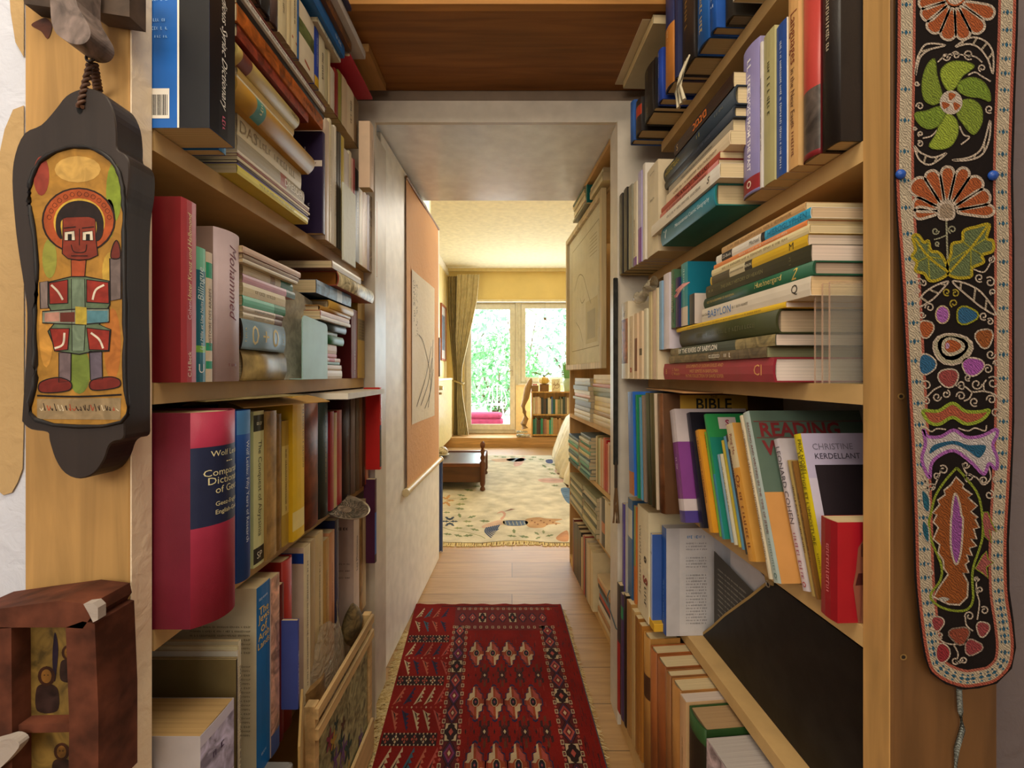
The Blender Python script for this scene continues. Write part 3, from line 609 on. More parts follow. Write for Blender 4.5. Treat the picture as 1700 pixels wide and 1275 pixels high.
lying(LF, 1.10, 1.375, z3+.002, .036, .05, .15, cover='#8a3a24', spine='#cbbd96', skind='mottled', pagecol='#8a5520', hard=True, label='thick cream-spined book with brown page edges, over the far pile, middle left shelf', group=G2)
lying(LF, 1.07, 1.27, z3+.0385, .017, .046, .13, cover='#a58072', spine='#dcd3c4', label='pinkish grey book lying on the thick cream-spined one', group=G2)
row(LF, ZLB, [B(584, 594, 510, 'dark red paperback', '#5e1a20', '#7a2025', h=.20, titles=[('~5', 'down', '#d8b0a0', .007, .2)]), B(594.5, 606, 468, 'ochre book with printed passage', '#b9943c', '#c9a44a', bands=[(.40, .62, '#8f7a4a')], titles=[('~5', 'hor', '#3a2e22', .006, .60-.03*k, dict(fit=.7)) for k in range(7)]),], 'end of the '+M_L, 'books at the far end of the middle left shelf', start='pile', s_start=1.245, p=.006, Wd=.14)

# ---- lower left shelf (board C) ----
GL3 = 'books standing on the lower left shelf'
upright(LF, .5965, .683, ZLC, .284, .072, .20, cover='#6d1a2c', spine='#a02a44', hard=True, rnd=.024, bands=[(.46, .835, '#1c2340')],
        titles=[('Wolf Leslau', 'hor', '#d9cfa0', .0115, .80, dict(fit=.62)), ('---', 'hor', '#d9cfa0', .01, .755, dict(fit=.25)), ('Comparative', 'hor', '#d9cfa0', .014, .705, dict(fit=.78)), ('Dictionary', 'hor', '#d9cfa0', .014, .665, dict(fit=.68)), ('of Geez', 'hor', '#d9cfa0', .014, .625, dict(fit=.5)), ('Geez-English', 'hor', '#d9cfa0', .009, .555, dict(fit=.5)), ('English-Geez', 'hor', '#d9cfa0', .009, .515, dict(fit=.5))],
        label='huge crimson dictionary with a navy spine label, first on the lower left shelf', group=GL3)
row(LB, ZLC, [
    B(399, 421, 683, 'royal blue book', '#234fa0', '#2a5cae', p=.010, hard=True, bands=[(.86, 1, '#4d86bd')], titles=[('Wolf Leslau: Fifty Years of Research', 'down', '#cfe0ea', .013, .52, dict(fit=.6))]),
    B(422, 439, 684, 'pale yellow-green book', '#c9cf94', '#d5d79c', bands=[(.87, .975, '#23241c'), (.02, .12, '#2c2a26')], titles=[('The Conquest of Abyssinia', 'down', '#4a4a34', .015, .50, dict(fit=.62)), ('SP', 'hor', '#e8e4d0', .012, .07), ('~3', 'hor', '#d8d8b8', .008, .92)]),
    B(440, 460, 684, 'brown crumpled paper-wrapped book', '#a6824a', '#a8834a', skind='leather', p=.005), B(461, 468, 688, 'dark tan wrapped book', '#8a6530', skind='leather'),
    B(469, 480, 700, 'ochre book with paper label', '#b08e3a', '#b6963e', bands=[(.25, .8, '#d4bf72')], titles=[('~16', 'down', '#5a4a22', .007, .52, dict(fit=.5))]),
    B(480, 506, 659, 'bright yellow book', '#c9a01e', '#e6bd1c', p=.008, bands=[(.07, .2, '#ead788')], titles=[('~22', 'down', '#5a4a1a', .008, .7, dict(fit=.45, x=.36))]),
    B(507, 532, 667, 'worn reddish-brown leather book', '#5e2614', '#7c3a1c', hard=True, rnd=.006, skind='leather', p=.006), 
    B(533, 548, 670, 'black-green bound book', '#1e2724', '#28332f', hard=True, p=.004, titles=[('I', 'hor', '#b08a4a', .01, .9-.045*k, dict(fit=.5)) for k in range(14)]),
    B(549, 555, 684, 'red paperback', '#9a2c34'), B(555, 560, 686, 'cream-striped paperback', '#c9ae7c'), B(560, 568, 682, 'crimson paperback', '#a81f2c', p=-.002),
    B(571, 584, 659, 'tall maroon-black volume', '#3a1619', '#2e1416', hard=True), B(585, 592, 657, 'tall grey-edged volume', '#3c2a28', '#8a7a72', hard=True), 
    B(593, 598, 656, 'tall grey-brown volume', '#6a5a48', '#7c6c58', hard=True), B(598, 603, 654, 'tall tan volume', '#9a7454', hard=True), B(603, 607, 652, 'tall dark brown volume', '#5c3a2a', hard=True), B(607, 612, 652, 'tall rust volume', '#8c3c28', '#a04a30')],
    D_L, GL3, start='crimson dictionary', s_start=.688, hmax=.294)
upright(LF, 1.385, 1.405, ZLC+.045, .25, .065, .05, cover='#c32420', spine='#c8281f', bands=[(0, .03, '#c8281f'), (.03, .48, '#2a2522', False, 'mottled'), (.48, .54, '#26305a')], label='red paperback with a black patterned foot at the doorway end of the lower left shelf', titles=[('~5', 'down', '#e9e0cd', .006, .8)])
def sheet(name, label, cat, cx, cy, z, w, d, t, rot, col, kind='plain', bend=0, edge=None, n=8, group=None):
    """a lying sheet or booklet, gently sagging"""
    th = thing(name, label, cat, Matrix.Translation((cx, cy, z)) @ Matrix.Rotation(rot, 4, 'Z'), group); mb = MB(); m = mat(col, .6, kind)
    f = lambda x, y, k: (x, y, k+bend*(2*x/w)**2)
    mb.grid([[f(-w/2+w*i/n, y, t) for i in range(n+1)] for y in (-d/2, d/2)], m, smooth=False)
    mb.grid([[f(-w/2+w*i/n, y, 0) for i in range(n+1)] for y in (d/2, -d/2)], m, smooth=False)
    for y in (-d/2, d/2): mb.grid([[f(-w/2+w*i/n, y, k) for i in range(n+1)] for k in (0, t)], mat(edge or col, .6), smooth=False)
    for x in (-w/2, w/2): mb.face([f(x, -d/2, 0), f(x, d/2, 0), f(x, d/2, t), f(x, -d/2, t)], mat(edge or col, .6))
    mb.build('paper' if t < .006 else 'booklet', th); return th
sheet('magazine', 'flat off-white magazine lying on the tall volumes of the lower left shelf', 'magazine', -.49, 1.235, H-.058, .2, .34, .014, .03, '#d8cbb4', edge='#e9e1cf')
sheet('map_sheet', 'old coloured map sheet lying on the books right of the crimson dictionary', 'paper', -.52, .80, H-.040, .2, .22, .0012, -.25, '#9a8a5c', 'mottled')
sheet('kraft_paper', 'folded brown kraft paper lying on the yellow book of the lower left shelf', 'paper', -.485, .88, H-.0445, .15, .2, .0015, -.35, '#b98f50', bend=-.012)

# ---- bottom left shelf (board D) ----
GL4 = 'books standing on the bottom left shelf'
row(LB, ZLD, [
    B(274, 331, 1176, 'big lavender-white book with a portrait', '#a9a2a2', '#cfcbdc', label='big lavender-white book with a small portrait, first on the bottom left shelf', p=.03, pagecol='#a9895a', bands=[(.62, .92, '#b9b4cc', False, 'mottled')], titles=[('Me', 'hor', '#5a4a6a', .03, .86), ('~7', 'down', '#a03a5a', .010, .28, dict(x=.2)), ('~8', 'down', '#2c2c34', .012, .28, dict(x=-.15))], s_off=0),
    ][:0] + [
    B(331, 341, 1096, 'dark-topped olive paperback', '#7c6b45', '#3a342c', p=.012), B(342, 359, 1093, 'olive-sided cream paperback', '#8a774c', '#d9cda9', p=.010, titles=[('~18', 'down', '#7a6a4a', .009, .5, dict(fit=.8))]),
    B(360, 378, 1082, 'white paperback with faint print', '#c9c4b4', '#e2dfd6', p=.008, titles=[('~20', 'down', '#7c7a74', .010, .5, dict(fit=.8))]), B(378, 389, 1074, 'cream paperback with dark print', '#cfc39c', '#d6caa2', p=.006, titles=[('~18', 'down', '#4a4434', .009, .5, dict(fit=.8))]),
    B(389, 401, 1066, 'grey-topped cream paperback', '#b5aa8c', '#dcd3b6', p=.006, titles=[('~18', 'down', '#4a4434', .008, .5, dict(fit=.7))], bands=[(.02, .1, '#3a342c')]),
    B(427, 449, 978, 'tall bright blue-spined book', '#cfc3a4', '#176eb4', p=.004, titles=[('The', 'hor', '#ffcf50', .017, .865, dict(fit=.7)), ('Jews', 'hor', '#ffcf50', .017, .82, dict(fit=.8)), ('of', 'hor', '#ffcf50', .017, .775, dict(fit=.5)), ('Arab', 'hor', '#ffcf50', .017, .73, dict(fit=.8)), ('Lands', 'hor', '#ffcf50', .017, .685, dict(fit=.86)), ('~3', 'hor', '#d8e6f0', .006, .93, dict(fit=.7)), ('~3', 'hor', '#d8e6f0', .006, .1, dict(fit=.4))],
      ftext=[(f'~{9+k%3}', .42, .80-.0225*k-(.05 if k > 6 else 0), .0045, '#6a6250', dict(fit=.7)) for k in range(24)]),
    B(450, 465, 962, 'pink marbled paperback', '#b9a090', '#c79a84', p=.006, skind='mottled', bands=[(0, .12, '#4a5a8a')]), B(466, 472, 972, 'dark red slim book', '#5e1a1c', p=.004, titles=[('~16', 'down', '#d8a8a0', .006, .5)]),
    B(472, 489, 935, 'deep red hardback', '#8c1f16', '#9a2419', hard=True, p=.002), B(505, 516, 906, 'pale book with a blue-topped side', '#bfa894', '#e0d3ae', p=.006, decals=[(0, 1, .90, .965, '#1c3c8c')], titles=[('~16', 'down', '#5a5444', .008, .5, dict(fit=.8))]),
    B(517, 524, 892, 'shaded cream paperback', '#b9a27a', p=.004), B(524, 537, 887, 'cream book with long black title', '#cdb583', '#d5bf8e', titles=[('~16', 'down', '#5a4c34', .008, .45, dict(fit=.7))]),
    B(538, 547, 899, 'ochre paperback', '#b98f4a', titles=[('~14', 'down', '#6a4c24', .006, .5)]), B(547, 556, 886, 'salmon-tan paperback', '#c58a62', titles=[('~12', 'down', '#6a3a24', .005, .5)]),
    B(557, 563, 865, 'navy slim book', '#232a4a', '#2a3050'), B(588, 597, 852, 'pinkish-white book with upright black title', '#bda394', '#d6c2b2', p=.006, titles=[('Les Pheniciens', 'up', '#2a2422', .012, .62, dict(fit=.4))], ftext=[('~5', .3, .86, .012, '#3a2e2a', dict(fit=.5)), ('~7', .3, .55, .006, '#4a3c36', dict(fit=.5)), ('~6', .3, .49, .006, '#4a3c36', dict(fit=.5)), ('~6', .3, .43, .006, '#4a3c36', dict(fit=.5))]),
    B(598, 603, 838, 'brown paper-wrapped book', '#a8834f', skind='leather'), B(603, 608, 832, 'cream frayed paperback', '#cdb88c')],
    B_L, GL4, start='big lavender-white book', s_start=.712, hmax=.334)
upright(LF, .600, .672, ZLD, .222, .06, .15, cover='#a9a2a2', spine='#cfcbdc', pagecol='#a9895a', bands=[(.55, .93, '#b5b0cc', False, 'mottled')], titles=[('~5', 'hor', '#4a3a5a', .02, .80, dict(fit=.35)), ('~7', 'down', '#a03a5a', .010, .28, dict(x=.2)), ('~8', 'down', '#2c2c34', .012, .28, dict(x=-.15))],
        label='big lavender-white book with mottled pattern, first on the bottom left shelf', group=GL4)
upright(LF, 1.385, 1.405, ZLD+.125, .255, .05, .035, cover='#4a1f3c', spine='#1c5fb0', bands=[(.6, 1, '#4a1f3c'), (0, .1, '#22242c')], label='purple-topped blue book against the portal, bottom left shelf')
upright(LF, .868, .875, ZLD+.06, .17, .06, .07, cover='#3d4a8c', spine='#4a55a0', titles=[('~10', 'down', '#c8cce8', .006, .4)], label='slim violet-blue booklet in front of the deep red hardback, bottom left shelf')
# silver dish leaning on the books
t = thing('dish', 'round engraved silver dish lying on the books of the bottom left shelf', 'dish', Matrix.Scale(1, 4) @ Matrix.Translation((-.432, 1.17, H-.350)) @ Matrix.Rotation(.32, 4, 'Y') @ Matrix.Rotation(.12, 4, 'X'))
mb = MB(); SV = mat('#a79c88', .35, 'mottled', .6, .7); mb.lathe([(.001, .002), (.04, .002), (.058, .008), (.062, .012), (.063, .0135), (.058, .0105), (.04, .0045), (.001, .0045)], (0, 0, 0), SV, 32); mb.build('dish', t)
mb = MB()
for r in (.018, .030, .042): 
    for k in range(24):
        a = k*math.pi/12; mb.tube([(r*math.cos(a), r*math.sin(a), .0052), ((r+.008)*math.cos(a+.12), (r+.008)*math.sin(a+.12), .0055+(.004 if r > .04 else 0))], .0012, mat('#5e5546', .4), 4)
mb.build('engraving', t)
# ---- slatted wooden crate with a plastic bag and a wrapped bundle; things on the floor of the bookcase ----
cr = thing('crate', 'slatted pale wooden crate below the far books of the left bookcase', 'crate', LF.M(.93, .065, 0))
CW = mat('#d6b27a', .6, 'woodx', .2)
for z0, z1 in ((.393, .416), (.350, .374), (.03, .12)): part('slat', cr, [((0, -.008, z0), (.37, 0, z1))], CW, .001)
for x in (0, .355): part('corner_post', cr, [((x, 0, .005), (x+.022, .022, .42))], CW, .001)
part('side_panel', cr, [((.36, .022, .02), (.368, .058, .41))], CW, .001); part('bottom', cr, [((.0, .0, .01), (.37, .058, .02))], CW, .001)
M = LF.M(.95, .052, .31)
t = thing('plastic_bag', 'crumpled clear plastic bag bulging from the slatted crate', 'bag', M)
rnd = random.Random(3); mb = MB(); rows = []
for i in range(9):
    f = i/8; rows.append([(.13+.12*(1+.12*math.sin(5*a+f*7))*math.cos(a)*(1-.45*f), .026+.022*math.sin(a)*(1-.4*f), f*.20+rnd.uniform(-.004, .004)+.02*math.cos(3*a)) for a in [2*math.pi*j/22 for j in range(22)]])
mb.grid(rows, mat('#c9b79a', .2, 'plastic_bag', .6), True); mb.build('bag', t)
t = thing('straw_bundle', 'fuzzy brown straw bundle inside the plastic bag in the crate', 'bundle', LF.M(.96, .050, .28)); mb = MB()
rows = [[(.05+.045*math.cos(a)*(1+.1*math.sin(4*a+i)), .024+.020*math.sin(a), .03+i*.016) for a in [2*math.pi*j/14 for j in range(14)]] for i in range(8)]
mb.grid(rows, mat('#8f6c3c', .9, 'leather'), True); mb.face(rows[-1], mat('#8f6c3c', .9, 'leather')); mb.build('bundle', t)
t = thing('pine_cone', 'dark patterned cushion-like bundle wedged at the top of the crate', 'bundle', LF.M(1.19, .055, .36)); mb = MB()
rows = [[(.055+.05*math.sin(math.pi*(i+.5)/9)*math.cos(a), .025+.024*math.sin(math.pi*(i+.5)/9)*math.sin(a), .11*i/8) for a in [2*math.pi*j/14 for j in range(14)]] for i in range(9)]
mb.grid(rows, mat('#6b5733', .8, 'mottled'), True); mb.face(rows[-1], mat('#6b5733', .8, 'mottled')); mb.face(rows[0][::-1], mat('#6b5733', .8, 'mottled')); mb.build('bundle', t); t.name = 'wrapped_bundle'
t = thing('art_book', 'large book with painted flowers on its cover, standing inside the crate', 'book', LF.M(.965, .0615, .03))
mb = MB(); mb.box((0, .0, 0), (.31, .010, .30), mat('#8f8a62', .5, 'mottled'), .001)
rnd = random.Random(8)
for k in range(16):
    cx, cz, r = rnd.uniform(.03, .28), rnd.uniform(.03, .27), rnd.uniform(.014, .03); c = rnd.choice(('#5c3a2c', '#8a3a4a', '#3e5a3a', '#6a4a7a', '#b08a3a', '#2e4a44'))
    mb.face([(cx+r*(.6+.4*math.cos(5*a))*math.cos(a), -.0006-.0001*k, cz+r*1.3*(.6+.4*math.cos(5*a))*math.sin(a)) for a in [2*math.pi*j/30 for j in range(30)]], mat(c, .5))
mb.build('cover', t)
t = thing('envelope', 'tan cardboard envelope leaning at the foot of the left bookcase, beside the crate', 'envelope', LF.M(.85, .075, .22) @ Matrix.Rotation(.35, 4, 'Z') @ Matrix.Rotation(-.2, 4, 'Y'))
mb = MB(); mb.prism([(0, .03), (.075, 0), (.10, .04), (.10, .22), (.09, .255), (.02, .2)], lambda u, v, d: (u, d, v), 0, .004, mat('#b08d52', .7)); mb.build('envelope', t)
t = thing('storage_box', 'dark storage box on the floor of the left bookcase, before the crate', 'box', LF.M(.69, .07, .001))
mb = MB(); mb.box((0, 0, 0), (.13, .08, .38), mat('#22261f', .6), .004); mb.build('body', t); mb = MB(); mb.box((-.004, -.004, .38), (.134, .082, .40), mat('#8d8a86', .3), .004); mb.build('lid', t)
t = thing('cord', 'bright blue cord looping out below the blue-spined book', 'cord', LF.M(.84, .06, .30)); mb = MB()
mb.tube([(.0, 0, .04), (.02, -.01, .0), (.05, -.012, -.06), (.09, -.012, -.12), (.14, -.01, -.2)], .0025, mat('#2a7fc4', .4), 6); mb.build('cord', t)
# ================= RIGHT BOOKCASE: the books =================
U_R, M_R, D_R, B_R = 'upper right shelf', 'middle right shelf', 'lower right shelf', 'bottom right shelf'
# px columns run from large (near) to small (far) on this side: x0 = near edge, x1 = far edge
GR1 = 'books standing on the upper right shelf'
row(RB, ZRA, [
    B(1391, 1358, 0, 'black-brown hardback with a blue patch', '#201a18', h=.29, hard=True, p=.0, titles=[('~16', 'down', '#b8ab94', .008, .62, dict(fit=.35))], decals=[(.30, .55, .33, .56, '#5aa8d8'), (.36, .55, .37, .53, '#1a62ac', 1)]),
    B(1357, 1326, 0, 'red book with a dark picture at its foot', '#5e1a1c', '#a83a34', h=.27, rnd=.006, bands=[(.0, .03, '#7e2226'), (.03, .36, '#4a403a', False, 'mottled')]),
    B(1325, 1307, 0, 'tan paperback with an upright brown title', '#c9a06a', '#c79a62', h=.27, titles=[('Languages', 'down', '#7a3d2a', .014, .72), ('in the Near East', 'down', '#5a3a2c', .009, .40), ('~8', 'down', '#7a4a34', .008, .16, dict(fit=.2))]),
    B(1306, 1287, 33, 'dark blue paperback', '#d6ccb8', '#24498c', h=.236, titles=[('~34', 'down', '#d6deea', .006, .46, dict(fit=.84))]),
    B(1286, 1266, 41, 'olive-cream book', '#b5ad7c', '#a8a070', h=.244, titles=[('~10', 'down', '#4a4a34', .010, .62, dict(fit=.36))]), B(1265, 1261, 48, 'slim pale lavender paperback', '#c9c2c0', '#cfc8c4', h=.24, titles=[('~16', 'down', '#6a6478', .005, .5)]),
    B(1260, 1228, 58, 'lavender book with white capitals', '#8e86a8', '#857eaa', h=.255, rnd=.005, bands=[(.02, .115, '#8c2c30')], titles=[('ECHOES FROM THE PAST', 'down', '#f4f0fa', .017, .44, dict(fit=.56, bold=.02)), ('~7', 'down', '#e8e4ea', .016, .80, dict(fit=.22)), ('o', 'hor', '#e8d8c0', .02, .07)])],
    U_R, GR1, p=.0, Wd=.17)
stack(RB, ZRA, [
    TT(1196, 1090, .040, 'thick teal book', '#1d6a62', '#1f88a0', hard=True, rnd=.004, p=.022, bands=[(0, .012, '#1f88a0')], titles=[('Mesopotamian Cosmic Geography', 'down', '#d8eef0', .015, .38, dict(fit=.6)), ('V', 'down', '#e8f4f4', .02, .9)]),
    TT(1207, 1072, .026, 'off-white paperback with a faded portrait', '#d6cbb6', '#ddd3c0', p=.024, bands=[(.0, .1, '#e8e2d6')], titles=[('~18', 'down', '#6a6258', .008, .45), ('s', 'down', '#2a2a2a', .018, .12, dict(shear=.4))]),
    TT(1202, 1088, .013, 'slim pink-red paperback', '#b9544c', '#c06a5c', p=.02, titles=[('~30', 'down', '#3a2a28', .008, .5, dict(fit=.7))], bands=[(0, .14, '#d88f8c')]),
    TT(1204, 1090, .012, 'red paperback with black capitals', '#9a342c', '#a8402f', p=.02, titles=[('THE ANCIENT NEAR EAST', 'down', '#1a1412', .010, .42, dict(fit=.6))]),
    TT(1222, 1098, .024, 'cream paperback with brown title', '#d8c09c', '#dcc8a6', p=.016, titles=[('~26', 'down', '#7a5a44', .008, .5, dict(fit=.7))]),
    TT(1226, 1102, .020, 'grey paperback', '#8d8270', '#9c9280', p=.010, titles=[('~14', 'down', '#5a5448', .006, .5)]),
    TT(1228, 1095, .020, 'blue-black hardback', '#1f2630', '#252c36', hard=True, p=.012, titles=[('~16', 'down', '#4a5260', .007, .5)]),
    TT(1230, 1093, .034, 'thick slate-blue hardback', '#222b33', '#28323c', hard=True, p=.012, titles=[('A GRAMMAR OF\nEPIGRAPHIC HEBREW', 'down', '#c9b23a', .010, .84, dict(fit=.26)), ('~3', 'down', '#b8a23a', .012, .42, dict(fit=.05)), ('~5', 'down', '#7a7a6a', .007, .16, dict(fit=.1))]),
    TT(1226, 1112, .026, 'black-brown book with orange capitals', '#3a2518', '#33221a', p=.012, titles=[('\u05db\u05d5\u05db\u05d1\u05d9\u05dd', 'down', '#d8742c', .016, .50, dict(fit=.35, bold=.02)), ('S', 'down', '#d8b078', .014, .93)])],
    'pile on the '+U_R, 'books lying in the pile on the upper right shelf', Wd=.17)
row(RB, ZRA, [
    B(1094, 1072, 264, 'broad cream book', '#cdbb9a', '#d5c6a6', Wd=.17, titles=[('ERRATA', 'hor', '#6a5a44', .006, .62), ('~3', 'hor', '#6a5a44', .006, .92, dict(fit=.4))]), B(1071, 1066, 270, 'slim white paperback', '#d8cfc0'),
    B(1065, 1058, 282, 'lilac and purple paperback', '#a79cc0', '#b5abc8', bands=[(.0, .38, '#7c3f94')]), B(1057, 1050, 300, 'cream paperback with print marks', '#d3c7ac', bands=[(0, .1, '#7a4a9c')], titles=[('~9', 'down', '#2c2a28', .008, .3)]),
    B(1049, 1042, 305, 'grey-green binder', '#8a8672'), B(1041, 1034, 310, 'black binder with tan edges', '#241f1b', pagecol='#b09a6a'), B(1033, 1027, 320, 'second black binder', '#2a241f', pagecol='#b09a6a'), B(1026, 1020, 330, 'third black binder', '#201c1a', pagecol='#b09a6a'), B(1019, 1014, 336, 'fourth slim black binder', '#262019')],
    'far end of the '+U_R, GR1, start='pile', s_start=RB.s(1096), p=.0, smax=1.428, Wd=.15, hmax=.33)
# topmost right shelf
GR0 = 'books standing on the topmost right shelf'
row(RB, ZRU, [
    B(1262, 1242, -80, 'dark hardback with grey page edges', '#2b2723', h=.26, hard=True, pagecol='#8d8478'), B(1241, 1226, -80, 'charcoal hardback', '#35302b', h=.26, hard=True, pagecol='#8d8478'), B(1225, 1216, -60, 'white-spined book', '#d0c8b6', h=.26, p=.006),
    B(1215, 1200, -60, 'grey-black hardback', '#3c3934', h=.26, hard=True, p=-.01, pagecol='#8d8478'), B(1196, 1176, -60, 'cobalt hardback with tall letters', '#1c4f9e', '#1f5ab0', h=.25, hard=True, p=.004, titles=[('~8', 'down', '#9fb4d0', .014, .4)]), B(1175, 1152, -60, 'bright blue hardback', '#1b4f98', '#2160ac', h=.25, hard=True, p=.004, titles=[('~8', 'down', '#b0a070', .016, .35)]),
    B(1151, 1127, -60, 'brown-black hardback with gold diagonal lines', '#1c1614', '#2a1f1a', h=.27, hard=True, p=.004, bands=[(0, .2, '#231a17')], titles=[('~14', 'down', '#9a7438', .016, .55)]),
    B(1126, 1118, -60, 'slim navy hardback', '#23284a', h=.26, hard=True, p=.008), B(1117, 1100, -60, 'navy book with an orange lower half', '#262c55', '#282f58', h=.27, hard=True, p=.010, bands=[(0, .52, '#c07a34', True)], titles=[('~3', 'down', '#e8c890', .008, .44, dict(fit=.1))]),
    B(1098, 1089, 78, 'blue book with gold pattern', '#1f3f9a', '#2446a4', hard=True, p=.006, titles=[('~8', 'down', '#8a93c0', .008, .7)]), B(1088, 1084, 95, 'slim black book', '#1f1c1c', p=.004), B(1083, 1066, 100, 'black volume with gold corners', '#221d18', '#2a231c', hard=True, rnd=.005, p=.004, titles=[('~8', 'down', '#8a7442', .01, .85, dict(fit=.2)), ('~8', 'down', '#8a7442', .01, .12, dict(fit=.2))]),
    B(1063, 1052, 160, 'dark book with a red label', '#2a2422', '#332a26', hard=True, bands=[(.5, .8, '#a83a22')]), B(1051, 1044, 165, 'medium blue book', '#2a5090', '#3460a4', hard=True)],
    'topmost right shelf', GR0, p=.0, Wd=.15, smax=1.43)
lying(RF, 1.16, 1.42, H+.905, .022, .105, .17, yaw=0, cover='#cdbd98', spine='#e3d5b4', label='cream book with small print lying on top, by the loft timber, topmost right shelf', titles=[('~12', 'down', '#4a4234', .009, .5, dict(fit=.5))], group='books lying on the topmost right row')
lying(RF, 1.14, 1.40, H+.880, .022, .085, .17, cover='#b9ab86', spine='#d8bf88', label='pale ochre book lying under the cream one, topmost right shelf', group='books lying on the topmost right row')
t = thing('ribbon', 'frayed off-white ribbon bookmark hanging from the blue books, topmost right shelf', 'ribbon', RF.M(.97, .075, ZRU-.001)); mb = MB()
for k in range(3): mb.tube([(.01*k, 0, 0), (.01*k+.004, -.012, -.03), (.012*k-.012, -.016, -.06), (.014*k-.006, -.012, -.095)], [.002, .003, .003, .0045], mat('#c9bd9f', .8), 5)
mb.build('ribbon', t)
# ---- middle right shelf ----
PE = '#d8c3b2'
stack(RB, ZRB, [
    TT(1302, 1090, .0385, 'thick crimson hardback with gold capitals', '#8e2633', '#9c2f3a', hard=True, rnd=.003, pagecol='#e2d2c6', titles=[('DOCUMENTS OF JUDEAN EXILES AND', 'down', '#d9a05a', .0098, .52, dict(x=.26, fit=.36)), ('WEST SEMITES IN BABYLONIA', 'down', '#d9a05a', .0098, .52, dict(x=0, fit=.28)), ('IN THE COLLECTION OF DAVID SOFER', 'down', '#d9a05a', .0098, .52, dict(x=-.26, fit=.37)), ('L. Pearce', 'down', '#d9a05a', .0075, .83, dict(x=.12, fit=.1)), ('C. Wunsch', 'down', '#d9a05a', .0075, .83, dict(x=-.14, fit=.1)), ('CI', 'down', '#d9a05a', .018, .09), ('B', 'down', '#d9a05a', .012, .955)], Wd=.2),
    TT(1288, 1100, .0165, 'brown patterned paperback with white title', '#6a5a40', '#5e4e36', skind='mottled', pagecol='#8d8a66', titles=[('~6', 'down', '#e0d8c4', .012, .42, dict(fit=.12)), ('~4', 'down', '#e8e0d0', .014, .30, dict(fit=.06))], p=.004),
    TT(1304, 1102, .0175, 'dark green white-titled paperback', '#3a4436', '#33413a', p=.004, pagecol=PE, bands=[(0, .28, '#8a7a50', False, 'mottled'), (.88, 1, '#6a5a40', False, 'mottled')], titles=[('BY THE RIVERS OF BABYLON', 'down', '#e8e4d6', .012, .66, dict(fit=.44, bold=.03))]),
    TT(1303, 1118, .037, 'thick dark olive hardback', '#37391c', '#3b3d1e', hard=True, p=.008, pagecol='#c0a88a', titles=[('~16', 'down', '#4d4e2c', .012, .45, dict(fit=.6))]),
    TT(1321, 1112, .0085, 'slim bright yellow paperback', '#d8a81a', '#e6bc22', p=.0, pagecol=PE, titles=[('~36', 'down', '#9a7a20', .004, .5, dict(fit=.7))]),
    TT(1360, 1155, .0265, 'white paperback with blue capitals', '#d3c5b0', '#dcd0bc', p=.006, pagecol='#d8b88a', titles=[('BABYLON', 'down', '#3a76b8', .019, .78, dict(fit=.27)), ('Joan Oates', 'down', '#4a4438', .007, .95, dict(fit=.1)), ('~10', 'down', '#5a5446', .006, .55, dict(fit=.16)), ('Q', 'down', '#2a2622', .013, .1)]),
    TT(1364, 1158, .0200, 'bottle green hardback with gold title', '#1c4a34', '#22583c', hard=True, p=.006, pagecol='#b09a84', titles=[('KEY TO A GRAMMAR OF AKKADIAN', 'down', '#cdb56a', .0088, .79, dict(fit=.32)), ('Huehnergard', 'down', '#cdb56a', .0095, .32), ('2', 'down', '#e0c060', .019, .12, dict(shear=.5))]),
    TT(1360, 1162, .0235, 'black-olive paperback', '#33321c', '#2e2e1a', p=.004, pagecol=PE, titles=[('THE EARLY HISTORY OF HEAVEN', 'down', '#8a865c', .0105, .58, dict(fit=.44)), ('~2', 'down', '#8a865c', .007, .93, dict(fit=.06)), ('~5', 'hor', '#6a684a', .006, .14, dict(fit=.6))]),
    TT(1353, 1170, .0155, 'yellow and black paperback', '#c99f22', '#d2aa22', p=.004, pagecol='#d9c4ae', bands=[(.56, .74, '#cdbf9a'), (.48, .56, '#2a2620'), (.74, .98, '#4a4434')], titles=[('GERMAN EXPEDITIONS', 'down', '#2e2a22', .006, .65, dict(fit=.16)), ('BERLIN', 'down', '#e8e0c0', .008, .52, dict(fit=.07)), ('M', 'down', '#3a3424', .011, .12)]),
    TT(1356, 1172, .0125, 'cream-yellow paperback with fine print', '#dcc48a', '#dfcf9f', p=.004, titles=[('~34', 'down', '#7a6a44', .006, .5, dict(fit=.7))]),
    TT(1351, 1176, .0080, 'orange paperback', '#d8763c', '#e0894e', p=.002, titles=[('~26', 'down', '#e8cdb0', .005, .4)]),
    TT(1358, 1180, .0150, 'white book with cyan end', '#ddd6c8', '#ded7c9', p=.002, pagecol='#c9ae8c', bands=[(0, .40, '#2f9cc4'), (.40, .44, '#26262a'), (.78, .92, '#26262a')], titles=[('HIEROGLYPHEN', 'down', '#1c6a8e', .011, .20, dict(fit=.34)), ('Michael', 'down', '#4a4640', .007, .51), ('CD-Book', 'down', '#dcd8cc', .006, .85)]),
    TT(1347, 1190, .0120, 'tan paperback with faint capitals', '#bd9566', '#c49c6a', p=.0, titles=[('~26', 'down', '#8f6c44', .007, .5, dict(fit=.8))])],
    'pile by the acrylic stand, right', 'books lying in the big pile on the middle right shelf', Wd=.15)
